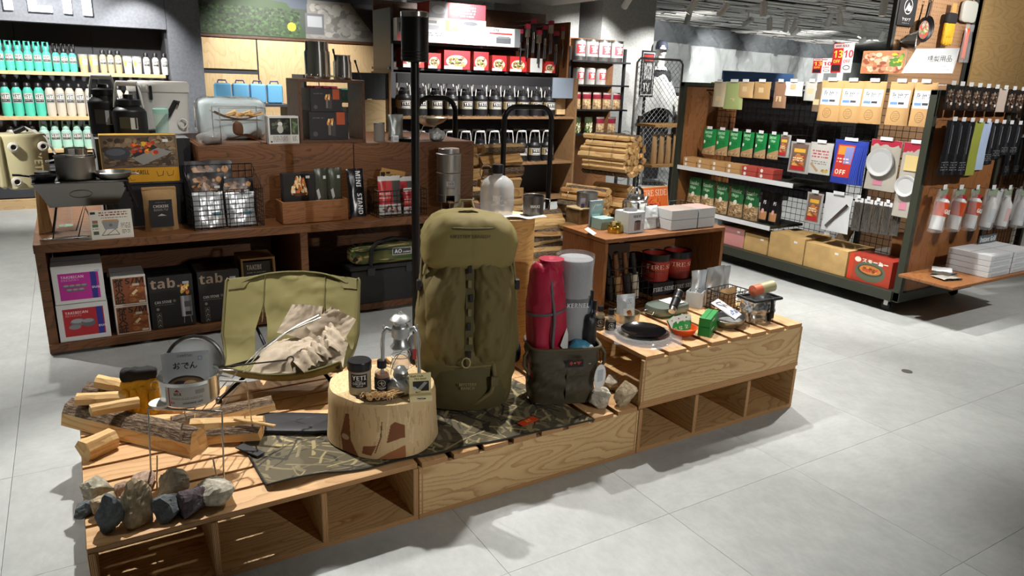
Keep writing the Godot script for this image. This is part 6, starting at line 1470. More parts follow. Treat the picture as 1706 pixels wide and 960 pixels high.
	add(fb, "foil_sheet", blob_g(V(0.06, 0.04, 0.035), 0.8, 0.8, 0.016, 4.0), foil()); add(fb, "steel_blade", N().box(V(-0.1, 0.012, 0), V(0.12, 0.003, 0.035), 0.001), steel())
func jug_at(label: String, at: Vector3, r: float, h: float, hd: float) -> Node3D:
	var o := thing("growler_jug", label, "jug", at, -0.3)
	growler(o, r, h, hd, true)
	return o
func growler(o: Node3D, r: float, h: float, hd: float, plain := false) -> void:   # body radius, body height, handle rise
	add(o, "jug_body", N().lathe([W(0, 0), W(r * 0.92, 0), W(r * 0.93, 0.002), W(r * 0.93, 0.016)], 28), steel())
	var cs := add(o, "coated_shell", N().lathe([W(r * 0.94, 0.015), W(r, 0.02), W(r, h * 0.8), W(r * 0.9, h * 0.88), W(r * 0.66, h * 0.96), W(r * 0.64, h)], 28), mat("jug_black", C("16171b"), 0.45))
	add(o, "cap", N().lathe([W(r * 0.7, h), W(r * 0.72, h + 0.004), W(r * 0.7, h + 0.03), W(r * 0.3, h + 0.04), W(r * 0.28, h + 0.06), W(0, h + 0.06)], 24), blkm())
	var hl := add(o, "handle_loop", N().tube([V(-r * 0.85, h * 0.93, 0), V(-r * 0.75, h + hd * 0.5, 0), V(-r * 0.62, h + hd, 0), V(r * 0.62, h + hd, 0), V(r * 0.75, h + hd * 0.5, 0), V(r * 0.85, h * 0.93, 0)], 0.007, 6), mat("handle_silver", C("d9d9d5"), 0.4, 0.3))
	add(hl, "handle_grip", N().bar(V(-r * 0.6, h + hd, 0), V(r * 0.6, h + hd, 0), 0.014, 10), mat("grip_grey", C("c9c8c4"), 0.5))
	if not mats.has("jug_label"):
		var p := Pic.new(160, 96, C("8f7c52"))
		p.rect(46, 4, 112, 88, C("d9d7d0")).rect(50, 8, 104, 80, C("17171a")).text("YETI", 60, 16, 34, C("f0efe9"), false, true, 84.0).scribble(60, 56, 84, 1, 6, C("d9d7d0")).rect(58, 68, 88, 14, C("d9d7d0")).scribble(8, 20, 32, 5, 10, C("5a4c30"), 4)
		tmat("jug_label", p.tex(), 0.6)
	if plain: print_on(o, "olive_card", V(0.01, h * 0.5, r + 0.0012), r, h * 0.34, mat("olive_card", C("3a3a30"), 0.5)); print_on(o, "white_card", V(r * 0.45, h * 0.48, r + 0.002), r * 0.4, h * 0.34, mats.tag_grey, 0.2)
	else: add(cs, "paper_label", N().lathe([W(r + 0.0006, h * 0.34), W(r + 0.0006, h * 0.7)], 16, -1.25, 1.0), mats.jug_label)

# ================= red-brown cabinet, what stands on and in it =================
const UY := 0.427
const KY := 0.787
func redbrown() -> StandardMaterial3D: return wood("redbrown", C("8f5f36"), C("6a4021"), 0.45, 4.0, 420.0, 0.25)
func cabinet_goods() -> void:
	var m := redbrown()
	var x0 := 2.115; var x1 := 2.885; var zf := -0.505; var zb := -0.84
	var c := thing("display_cabinet", "open-fronted red-brown plywood cabinet on the upper crate", "cabinet", V((x0 + x1) / 2, UY + 0.0005, (zf + zb) / 2))
	var w := x1 - x0; var d := zf - zb; var h := KY - UY - 0.001
	pb(c, "top_board", V(0, h - 0.01, 0), V(w, 0.02, d), m, 0.002, 0, W(0.1, 0.5)); pb(c, "base_board", V(0, 0.01, 0), V(w - 0.042, 0.02, d - 0.01), m, 0.001, 0)
	for s in [-1, 1]: pb(c, "side_panel", V(s * (w / 2 - 0.0105), h / 2 - 0.01, 0), V(0.02, h - 0.021, d), m, 0.002, 1, W(0.4 + 0.2 * s, 0.1))
	pb(c, "back_panel", V(0, h / 2, -d / 2 + 0.006), V(w - 0.044, h - 0.044, 0.01), m, 0.001)
	var put := func(u: float, v: float) -> Vector3: return gy(u, v, KY)
	var p: Vector3
	p = put.call(975, 372)
	var am := thing("amber_box", "translucent amber plastic box at the cabinet's corner", "box", p + V(0.01, 0, -0.03), 0.1)
	pb(am, "box_shell", V(0, 0.035, 0), V(0.15, 0.07, 0.1), cloud("amber_film", C("8a6f47"), C("6f5837"), 0.3, 0.05), 0.004); pb(am, "lid", V(0, 0.076, 0), V(0.154, 0.01, 0.104), mat("amber_lid", C("b19a74"), 0.25), 0.003)
	var cup := thing("aluminium_cup", "satin aluminium cup with a hanging tag on the amber box", "cup", p + V(0.025, 0.0815, -0.03))
	add(cup, "cup_body", N().lathe([W(0, 0), W(0.048, 0), W(0.052, 0.005), W(0.053, 0.07), W(0.055, 0.072), W(0.05, 0.07), W(0.049, 0.008), W(0, 0.006)], 36), mats.satin_aluminium)
	pb(cup, "hang_tag", V(-0.055, 0.01, 0.04), V(0.03, 0.075, 0.001), mat("tag_violet", C("9d97a8"), 0.5), 0.0004); pb(cup, "tag_print", V(-0.055, 0.0, 0.041), V(0.02, 0.04, 0.001), mat("tag_dark", C("4c4b63"), 0.5), 0.0)
	add(cup, "tag_string", N().tube([V(-0.055, 0.046, 0.04), V(-0.05, 0.07, 0.03), V(-0.04, 0.085, 0.02)], 0.001, 4), blkm())
	p = put.call(1015, 384)
	var gb := Pic.new(96, 110, C("93a8ab")); gb.rect(0, 44, 96, 66, C("7e9c98")).rect(12, 56, 60, 12, C("a9c4c2")).line([W(14, 36), W(34, 12)], 3, C("e3eaea")).rect(38, 14, 40, 8, C("c7d6d6"))
	carton("light_box", "pale teal lamp pack with hang card on the cabinet", "pack", p + V(0.0, 0, -0.055), V(0.085, 0.055, 0.07), mat("teal_card", C("8fb0ac"), 0.5), null, 0.1)
	var hc := thing("hang_card_pack", "grey-blue hang card pack standing behind the teal lamp pack", "pack", p + V(-0.005, 0, -0.105), 0.1); pb(hc, "card_sheet", V(0, 0.065, 0), V(0.085, 0.13, 0.012), mat("card_blue", C("8b9ca6"), 0.5), 0.002); print_on(hc, "front_print", V(0, 0.065, 0.0066), 0.082, 0.126, tmat("lamp_card", gb.tex(), 0.4))
	p = put.call(1031, 389)
	var tin := thing("brass_tin", "round brass-coloured candle tin on the cabinet's front edge", "tin", p + V(0, 0, -0.03))
	add(tin, "tin_body", N().lathe([W(0, 0), W(0.033, 0), W(0.035, 0.003), W(0.035, 0.026), W(0.037, 0.028), W(0.035, 0.03), W(0.035, 0.038), W(0.026, 0.04), W(0.026, 0.05), W(0, 0.051)], 32), metal("brass", "c2a84e", 0.25)); pb(tin, "paper_tab", V(-0.02, 0.045, 0.02), V(0.025, 0.025, 0.001), mats.cream_card, 0.0003)
	var tg := thing("price_card", "white price card lying at the cabinet's corner", "card", put.call(990, 392) + V(0.0, 0.001, -0.03), 0.6); var tgg := N(); tgg.t = Transform3D(Basis(Vector3.RIGHT, 0.5), V(0, 0.012, 0)); tgg.box(Vector3.ZERO, V(0.05, 0.001, 0.05), 0.0003); add(tg, "card_sheet", tgg, mats.tag_white); add(tg, "card_string", N().tube([V(0.02, 0.015, -0.02), V(0.03, 0.03, -0.03), V(0.05, 0.025, -0.02)], 0.001, 4), blkm())
	p = put.call(1061, 389)
	var mx := Pic.new(120, 140, C("c9d0d4")); mx.text("MAXI", 34, 18, 18, C("2d3034"), false, true, 56.0).rect(44, 62, 46, 62, C("6a5a58")).rect(48, 66, 12, 54, C("897773")).disc(67, 62, 23, 7, C("3b3436")).rect(96, 52, 12, 10, C("e6eaec")).scribble(98, 84, 14, 4, 9, C("8f979c"))
	var mo := carton("mug_box", "white carton printed with a grey mug on the cabinet", "box", p + V(0, 0, -0.06), V(0.105, 0.1, 0.1), mat("carton_pale", C("c5ccd0"), 0.5), tmat("maxi_box", mx.tex(), 0.5), 0.05)
	add(mo, "lid_disc", N().lathe([W(0.035, 0.1012), W(0.035, 0.108), W(0.03, 0.109), W(0, 0.109)], 28), mats.lid_pale)
	for k in 2: pouch("gauze_pack", ["clear pack with white card lying under another clear pack", "clear pack with white card stacked on its twin"][k], put.call(1094, 384) + V(0.005 * k, 0.052 * k, -0.06), 0.09, 0.06, 0.06, mats.pack_pale, mats.pack_pale, 0.1, 0.0, "", 0.1, 0.004, "pack")
	var cw: StandardMaterial3D = mats.carton_grey
	for k in 4:
		var lbl: String = ["long white carton at the cabinet's edge, lower of the pair", "long white carton with photo lid stacked at the cabinet's edge", "short white carton under another at the cabinet's end", "short white carton with red lid print at the cabinet's end"][k]
		var sz := V(0.175, 0.048, 0.13) if k < 2 else V(0.115, 0.048, 0.13)
		var q: Vector3 = V(2.625 if k < 2 else 2.775, KY + 0.001 + (k % 2) * 0.049, -0.6)
		carton("starter_carton", lbl, "carton", q, sz, cw, null, 0.0, "", null, mat("lid_photo" if k == 1 else ("lid_pink" if k == 3 else "carton_grey"), C("9b8a80") if k == 1 else C("cf9f96"), 0.5) if k % 2 else null)
	p = gy(1047, 350, KY) + V(0, 0, -0.05)
	p = V(2.47, KY, -0.73)
	var sl := thing("log_slice", "round log slice used as a stand for the kettle", "log slice", p)
	add(sl, "bark_ring", N().lathe([W(0, 0), W(0.07, 0), W(0.072, 0.01), W(0.07, 0.05), W(0, 0.05)], 32), mat("slice_wood", C("b08a58"), 0.8)); add(sl, "serving_board", N().lathe([W(0.074, 0.05), W(0.076, 0.056), W(0.072, 0.06), W(0, 0.06)], 32), mat("board_wood", C("c79c62"), 0.6))
	var ke := thing("steel_kettle", "polished steel kettle with black grip on the log slice", "kettle", p + V(0, 0.0605, 0), 0.2)
	var ps: StandardMaterial3D = mats.polished_steel
	add(ke, "kettle_body", N().lathe([W(0, 0), W(0.058, 0), W(0.064, 0.006), W(0.064, 0.058), W(0.06, 0.064), W(0.044, 0.07), W(0.044, 0.076)], 40), ps)
	add(ke, "lid", N().lathe([W(0.046, 0.075), W(0.044, 0.088), W(0.04, 0.094), W(0.012, 0.096), W(0.01, 0.108), W(0, 0.109)], 36), ps)
	add(ke, "spout", N().tube([V(0.06, 0.04, 0), V(0.085, 0.06, 0), V(0.095, 0.075, 0)], [0.014, 0.01, 0.009], 10), ps)
	add(ke, "bail_handle", N().tube([V(-0.05, 0.07, 0), V(-0.055, 0.1, 0), V(-0.03, 0.125, 0.0), V(0.03, 0.125, 0), V(0.055, 0.1, 0), V(0.05, 0.07, 0)], 0.003, 6), steel()); add(ke, "grip", N().tube([V(0.02, 0.126, 0), V(0.045, 0.112, 0), V(0.054, 0.09, 0)], 0.007, 8), blkm())
	var fsb := basket("black wire basket behind the white cartons on the cabinet", V(2.74, KY + 0.001, -0.755), 0.25, 0.085, 0.13, 0.0, 0.0, 7, 3)
	var fd := thing("fire_starter_sign", "orange card sign with white serif lettering in wire basket", "sign", V(2.655, KY + 0.006, -0.775), 0.06)
	var og := N(); og.t = Transform3D(Basis(Vector3.RIGHT, -0.2), Vector3.ZERO); og.box(V(0, 0.085, 0), V(0.2, 0.17, 0.006), 0.001); add(fd, "wood_frame", og, mat("frame_pine", C("d6b483"), 0.7))
	var fp := Pic.new(200, 170, C("df6a22")); fp.text("FIRE SIDE", 8, 12, 34, C("f5e6cf"), true, false, 184.0)
	for k in 20: fp.line([W(rr(50, 150), rr(60, 150)), W(rr(60, 140), rr(50, 150))], rr(3, 9), [C("e7842c"), C("c23a2a"), C("d4531f")][k % 3])
	fp.disc(100, 110, 30, 22, C("c22f2c")).rect(46, 136, 140, 32, C("2b3440")).text("STARTER", 54, 142, 20, C("e9e6df"), true, true, 124.0)
	print_on(fd, "printed_face", Basis(Vector3.RIGHT, -0.2) * V(0, 0.085, 0.0036), 0.188, 0.158, tmat("fire_side", fp.tex(), 0.6), 0, -0.2)
	var kb := basket("deep black wire basket of sheathed knives inside the cabinet", V(2.29, UY + 0.0215, -0.58), 0.27, 0.19, 0.16, 0.0, 0.0, 8, 5)
	for k in 6:
		var kn := thing("sheathed_knife", ["brown leather sheathed knife in the deep basket", "black sheathed knife in the deep basket", "tan handled knife with pale card in the deep basket", "red-brown leather sheathed hatchet in the deep basket", "dark packaged knife at the deep basket's side", "white carded knife at the deep basket's back"][k], "knife", V(2.2 + k * 0.036, UY + 0.026, -0.60 + 0.018 * (k % 3)), 0.15)
		var kc: Color = [C("8f4f2c"), C("1c1b1c"), C("9a7c52"), C("a0492b"), C("2b2a2c"), C("c9c2b2")][k]
		var kg := N(); kg.t = Transform3D(Basis(Vector3.BACK, 0.22), Vector3.ZERO); kg.tube([V(0, 0.01, 0), V(0, 0.08, 0), V(0, 0.14, 0)], [0.013, 0.019, 0.021], 10)
		add(kn, "sheath", kg, mat("sheath_%d" % k, kc, 0.55))
		var hg := N(); hg.t = kg.t; hg.tube([V(0, 0.14, 0), V(0, 0.19, 0), V(0, 0.25, 0.0)], [0.012, 0.014, 0.012], 10); add(kn, "handle", hg, mat("handle_%d" % (k % 2), [C("6d4526"), C("18181a")][k % 2], 0.5))
	var dc := thing("dark_carton", "dark brown carton standing at the back of the cabinet", "carton", V(2.35, UY + 0.0215, -0.76), 0.0); pb(dc, "box_body", V(0, 0.15, 0), V(0.22, 0.3, 0.06), mat("umber_card", C("3d2a1d"), 0.7), 0.002); pb(dc, "price_tag", V(0.05, 0.26, 0.031), V(0.03, 0.016, 0.001), mats.tag_white, 0.0)
	for k in 2:
		var bu := thing("enamel_bucket", ["red enamel bucket with black rim beside the knife basket", "red enamel bucket with black rim at the cabinet's far side"][k], "bucket", V(2.56 + k * 0.145, UY + 0.09, -0.64))
		var bp := Pic.new(256, 128, C("a12c20"))
		for q in 70: bp.line([W(rr(0, 256), rr(0, 128)), W(rr(0, 256), rr(0, 128)).lerp(W(rr(0, 256), rr(60, 128)), 0.3)], rr(1, 4), [C("b5402a"), C("8a2118"), C("c1552e")][q % 3])
		bp.text("FIRE SIDE", 20, 30, 36, C("ecd9c4"), true, false, 216.0).text("MADE IN JAPAN", 70, 86, 16, C("1c1413"), true, true, 110.0)
		add(bu, "printed_band", N().lathe([W(0.0665, 0.03), W(0.0695, 0.105)], 28, -1.7, 1.7), tmat("bucket_print", bp.tex(), 0.45))
		add(bu, "bucket_wall", N().lathe([W(0, 0), W(0.063, 0), W(0.066, 0.004), W(0.069, 0.1), W(0.071, 0.106)], 32), mats.bucket_red)
		add(bu, "black_rim", N().lathe([W(0.0705, 0.103), W(0.072, 0.136), W(0.0735, 0.139), W(0.0715, 0.14), W(0.068, 0.132)], 32), blkm())
		add(bu, "inner_wall", N().lathe([W(0.067, 0.134), W(0.066, 0.06), W(0, 0.058)], 32), mats.bucket_red)
		var bst := thing("display_stand", ["black riser block under the first red bucket", "black riser block under the second red bucket"][k], "block", V(2.56 + k * 0.145, UY + 0.0215, -0.64)); pb(bst, "block_shell", V(0, 0.033, 0), V(0.138, 0.066, 0.138), mats.plinth_black, 0.002); pb(bst, "block_face", V(0, 0.033, 0.07), V(0.12, 0.05, 0.002), mats.plinth_black, 0.0)
		word(bst, "lettering", "FIRE SIDE", 0.02, V(0, 0.033, 0.0722), mats.pack_ink, true)
	upper_crate_goods()

func upper_crate_goods() -> void:
	var Y := UY + 0.0005
	var put := func(u: float, v: float) -> Vector3: return gy(u, v, Y)
	spice("seasoning bottle with pale spice at the crate's rear edge", put.call(998, 547), 1.0, C("a98f5c"))
	spice("seasoning bottle with pale spice in front of its twin", put.call(1016, 553), 1.0, C("b29a68"))
	var pt := thing("brass_pot", "small warm-toned steel pot with foil pouch standing in it", "pot", put.call(1050, 541) + V(0, 0, -0.03))
	add(pt, "pot_body", N().lathe([W(0, 0), W(0.053, 0), W(0.058, 0.005), W(0.059, 0.05), W(0.062, 0.053), W(0.057, 0.052), W(0.056, 0.008), W(0, 0.006)], 40), mats.warm_steel); add(pt, "fold_handle", N().tube([V(0.058, 0.045, 0.01), V(0.08, 0.04, 0.02), V(0.08, 0.04, -0.02), V(0.058, 0.045, -0.01)], 0.002, 5), steel())
	var fp := Pic.new(96, 130, C("b9bec2")); fp.rect(44, 14, 40, 54, C("c9d2d8")).rect(30, 66, 60, 60, C("dedbd4")).disc(62, 96, 14, 22, C("b07a4a")).disc(56, 84, 12, 9, C("8c4f2c")).scribble(48, 22, 30, 3, 9, C("8f9aa2"))
	pouch("food_pouch", "silver jerky pouch with orange picture in the small pot", pt.position + V(-0.004, 0.008, 0.0), 0.095, 0.125, 0.03, tmat("jerky", fp.tex(), 0.22), foil(), -0.2, -0.08, "", 0.1, 0.005)
	var mt := thing("mess_tin", "grey-green oval mess tin with white lid strip", "mess tin", put.call(1115, 523) + V(0, 0, -0.02), 0.1)
	var mg := N(); mg.lathe([W(0, 0), W(0.1, 0), W(0.112, 0.012), W(0.113, 0.035), W(0.108, 0.046), W(0, 0.052)], 40, 0, TAU, 0.55); for i in mg.v.size(): mg.v[i].z *= 0.62
	add(mt, "tin_body", mg, mat("tin_green", C("7d8a80"), 0.35, 0.5)); add(mt, "tin_handle", N().tube([V(-0.11, 0.03, 0.02), V(-0.13, 0.02, 0.03), V(-0.13, 0.02, -0.03), V(-0.11, 0.03, -0.02)], 0.003, 6), steel())
	pb(mt, "paper_band", V(0.03, 0.0525, 0), V(0.09, 0.001, 0.09), mats.tag_white, 0.0)
	var tq := thing("gas_torch", "black gas torch with metal ends lying across the mess tin", "torch", put.call(1117, 530) + V(0.01, 0.075, 0.01), 0.0)
	var bd := Basis(Vector3.UP, 0.55) * Basis(Vector3.BACK, 0.55)
	for a in [[-0.055, -0.03, 0.016, "nozzle", 1], [-0.03, 0.02, 0.02, "grip", 0], [0.02, 0.03, 0.022, "collar_ring", 1], [0.03, 0.065, 0.021, "barrel", 0], [0.062, 0.07, 0.022, "end_ring", 1]]:
		var g := N(); g.t = Transform3D(bd * Basis(Vector3.BACK, -PI / 2), Vector3.ZERO); g.lathe([W(0, a[0]), W(a[2], a[0]), W(a[2], a[1]), W(0, a[1])], 20); add(tq, a[3], g, steel() if a[4] else blkm())
	var wb := Pic.new(160, 64, C("d4d5d6")); wb.text("TAKIBI", 20, 20, 16, C("8b8d90"), true, false, 76.0).rect(126, 26, 22, 26, C("a9abae"))
	var wbo := thing("parts_box", "open white box of steel clips beside the wire basket", "box", put.call(1163, 508) + V(0, 0, -0.01), 0.5)
	var wt: StandardMaterial3D = mats.carton_grey
	for s in [-1, 1]:
		pb(wbo, "long_wall", V(0, 0.04, s * 0.036), V(0.15, 0.08, 0.003), wt, 0.001); pb(wbo, "short_wall", V(s * 0.0735, 0.04, 0), V(0.003, 0.08, 0.07), wt, 0.001)
	pb(wbo, "floor", V(0, 0.004, 0), V(0.144, 0.003, 0.069), wt, 0.0); print_on(wbo, "front_print", V(0, 0.04, 0.0379), 0.148, 0.078, tmat("parts_box", wb.tex(), 0.6))
	for k in 3: add(wbo, "steel_clip", N().tube(range(10).map(func(q): return V(-0.04 + k * 0.03 + 0.018 * sin(q * 0.7), 0.07 + 0.016 * cos(q * 0.7), 0.008 * sin(k + q))), 0.0018, 5, true), steel())
	var nb := basket("black wire basket of tan packs behind the aluminium tray", put.call(1215, 517) + V(0, 0, -0.02), 0.16, 0.1, 0.12, 0.1, 0.0, 6, 4)
	pouch("tan_pack", "tan packet standing inside the small wire basket", nb.position + V(0, 0.006, 0), 0.13, 0.1, 0.05, mats.pack_tan, mats.pack_tan, 0.1, -0.05, "", 0.12, 0.004)
	for k in 3: pouch("foil_bag", ["large shiny foil bag behind the white parts box", "shiny foil bag with label leaning behind the small basket", "black and silver bag at the cabinet's side"][k], V(2.74 + 0.06 * k, Y, -0.4 - 0.02 * k) if k < 2 else V(2.68, Y, -0.44), 0.14 if k < 2 else 0.11, 0.19 - 0.01 * k, 0.05, foil(), foil(), 0.1 - 0.1 * k, -0.05, "", 0.12, 0.008, "bag")
	var pl := thing("steel_plates", "black and steel camping plates in clear film on the crate", "plates", put.call(1080, 566) + V(0, 0, -0.035)); pl.scale = V(1.12, 1.12, 1.12)
	add(pl, "lower_plate", N().lathe([W(0, 0.002), W(0.07, 0.002), W(0.108, 0.016), W(0.109, 0.017), W(0.07, 0.006), W(0, 0.006)], 44), steel())
	add(pl, "black_plate", N().lathe([W(0.06, 0.016), W(0.084, 0.028), W(0.086, 0.032), W(0.083, 0.031), W(0.06, 0.021), W(0, 0.02)], 44), mat("plate_black", C("101012"), 0.12))
	add(pl, "film", N().patch(40, 6, func(s, t):
		var a: float = s * TAU
		var r: float = lerpf(0.15 + 0.03 * n2(a * 240, 3.0), 0.1, t)
		return V(sin(a) * r, 0.003 + 0.018 * t + 0.02 * absf(n2(a * 400, t * 260)) * (1.0 - t), cos(a) * r)), clear("film", C("f4f6f8"), 0.16))
	var ob := thing("orange_bowl", "orange plastic bowl holding green packets", "bowl", put.call(1144, 561) + V(0, 0, -0.03))
	add(ob, "bowl_body", N().lathe([W(0, 0), W(0.036, 0), W(0.055, 0.016), W(0.063, 0.036), W(0.065, 0.037), W(0.061, 0.037), W(0.05, 0.016), W(0, 0.008)], 36), mats.orange_plastic); add(ob, "rim_lip", N().tube(range(28).map(func(k): return V(0.064 * sin(k * TAU / 28), 0.037, 0.064 * cos(k * TAU / 28))), 0.0018, 5, true), mats.orange_plastic)
	var gp := Pic.new(80, 100, C("1f8f3e")); gp.rect(0, 0, 80, 36, C("dfe3de")).disc(40, 18, 5, 5, C("4b4f4c")).text("EZ", 26, 66, 20, C("cfe6d2")).poly([W(0, 60), W(0, 36), W(40, 36)], C("dfe3de"))
	var gm := tmat("green_packet", gp.tex(), 0.5)
	for k in 3:
		var q := thing("green_packet", ["green hook-top packet lying back in the orange bowl", "green hook-top packet in the middle of the orange bowl", "dark green hook-top packet at the orange bowl's side"][k], "packet", ob.position + V(-0.03 + 0.03 * k, 0.012, -0.004 * k), 0.15 - 0.2 * k)
		var g := N(); g.t = Transform3D(Basis(Vector3.RIGHT, -0.45) * Basis(Vector3.BACK, 0.25 - 0.2 * k), Vector3.ZERO); g.box(V(0, 0.035, 0), V(0.05, 0.072, 0.006), 0.001); add(q, "card_body", g, mats.green_card)
		var f := N(); f.t = g.t; f.face(V(-0.024, 0.0, 0.0036), V(0.024, 0.0, 0.0036), V(0.024, 0.07, 0.0036), V(-0.024, 0.07, 0.0036)); add(q, "front_print", f, gm)
	for k in 2:
		var q := carton("green_carton", ["long green carton, lower of two beside the orange bowl", "long green carton stacked on its twin beside orange bowl"][k], "carton", put.call(1188, 556) + V(0.0, 0.041 * k, -0.035), V(0.155, 0.04, 0.05), mats.green_card, null, 0.55); print_on(q, "white_lettering", V(-0.02, 0.024, 0.0258), 0.05, 0.008, mats.carton_white); print_on(q, "price_tag", V(0.078, 0.02, 0.0), 0.03, 0.02, mats.tag_white, PI / 2)
	var at := thing("aluminium_tray", "oval aluminium tray holding a white and blue pouch", "tray", put.call(1225, 545) + V(0, 0, -0.035), 0.4)
	var ag := N(); ag.lathe([W(0, 0), W(0.07, 0), W(0.088, 0.012), W(0.096, 0.036), W(0.098, 0.037), W(0.094, 0.036), W(0.084, 0.014), W(0, 0.005)], 44); for i in ag.v.size(): ag.v[i].z *= 0.68
	add(at, "tray_body", ag, mats.satin_aluminium); add(at, "rolled_lip", N().tube(range(32).map(func(k): return V(0.097 * sin(k * TAU / 32), 0.037, 0.066 * cos(k * TAU / 32))), 0.0022, 5, true), steel())
	var pp := Pic.new(96, 130, C("d8dadd")); pp.strokes([[1, 2, 4, 8], [2, 1, 8, 2], [6, 3, 4, 9], [7, 5, 9, 8]], 14, 10, 60, 7, C("1b1c22")); pp.speckle(6, 76, 90, 126, [C("54607e"), C("8791a8"), C("b9bfcc")], 9, 30, 3)
	var pc := pouch("food_pouch", "white and blue food pouch lying in the aluminium tray", at.position + V(0.02, 0.042, 0.03), 0.09, 0.13, 0.022, tmat("tray_pouch", pp.tex(), 0.3), foil(), 0.4, -1.15, "", 0.1, 0.004)
	var cb := thing("cooler_pouch", "silver insulated pouch bag with black rim at crate's end", "cooler bag", put.call(1268, 535) + V(0, 0, -0.03), -0.05)
	var fo := metal("soft_foil", "c9cccd", 0.34)
	add(cb, "foil_wall", N().patch(48, 12, func(s, t):
		var a: float = s * TAU; var r := 1.0 / pow(pow(absf(sin(a)), 5.0) + pow(absf(cos(a)), 5.0), 0.2)
		return V(0.08 * r * sin(a) * (0.92 + 0.08 * t), 0.002 + 0.105 * t, 0.05 * r * cos(a)) + V(sin(a), 0, cos(a)) * 0.012 * n2(a * 60 + 20, t * 110)), fo)
	pb(cb, "bag_floor", V(0, 0.004, 0), V(0.135, 0.004, 0.085), fo, 0.001)
	add(cb, "black_rim", N().tube([V(-0.083, 0.11, 0.055), V(0.087, 0.108, 0.055), V(0.087, 0.108, -0.05), V(-0.083, 0.11, -0.05)], 0.0075, 6, true), mats.black_nylon); add(cb, "closing_strap", N().tube([V(0.022, 0.115, 0.06), V(0.024, 0.06, 0.064), V(0.022, 0.006, 0.058)], 0.0075, 6), mats.black_nylon); pb(cb, "buckle", V(0.023, 0.038, 0.067), V(0.024, 0.035, 0.012), blkm(), 0.004)
	var rp := thing("striped_pack", "red and pale green snack pack lying on the silver pouch", "pack", cb.position + V(0.01, 0.118, 0.0), -0.05); var rg := N(); rg.t = Transform3D(Basis(Vector3.BACK, 0.1) * Basis(Vector3.BACK, PI / 2), V(-0.06, 0.024, 0)); rg.lathe([W(0, 0), W(0.026, 0.005), W(0.026, 0.05)].map(func(q): return W(q.x, -q.y)), 20); add(rp, "red_end", rg, mat("snack_red", C("d7704f"), 0.4))
	var rg2 := N(); rg2.t = rg.t; rg2.lathe([W(0.026, 0.05), W(0.027, 0.13), W(0.0, 0.14)].map(func(q): return W(q.x, -q.y)), 20); add(rp, "pale_end", rg2, mat("snack_green", C("b3ac84"), 0.4))

# ================= between the counter and the gondola =================
func bundle(label: String, c: Vector3, dir: float, len: float, r: float, sd: int) -> void:   # tied firewood, axis turned by dir about y
	var o := thing("firewood_bundle", label, "firewood", c - V(0, r, 0), dir)
	var q := RandomNumberGenerator.new(); q.seed = sd
	var sr := 0.034
	var pts := []
	var yy := -r
	var row := 0
	while yy < r:
		var hw := sqrt(maxf(0.0, r * r - yy * yy))
		var zz := -hw + (sr if row % 2 else 0.0)
		while zz < hw:
			if W(yy, zz).length() < r * 0.97: pts.append(W(yy, zz))
			zz += sr * 1.75
		yy += sr * 1.5; row += 1
	for k in pts.size():
		var l := len * q.randf_range(0.9, 1.05)
		var outer: bool = pts[k].length() > r - sr * 1.8
		stick(o, l, sr * q.randf_range(0.8, 1.15), sd * 100 + k, outer and k % 3 == 0, Transform3D(Basis(), V(q.randf_range(-0.02, 0.02), pts[k].x + r - sr * 0.8, pts[k].y)), "stick")
	for x in [-0.25, 0.25]: add(o, "binding_wire", N().tube(range(24).map(func(i): return V(x * len, r + (r + 0.012) * sin(i * TAU / 24), (r + 0.012) * cos(i * TAU / 24))), 0.002, 4, true), steel())
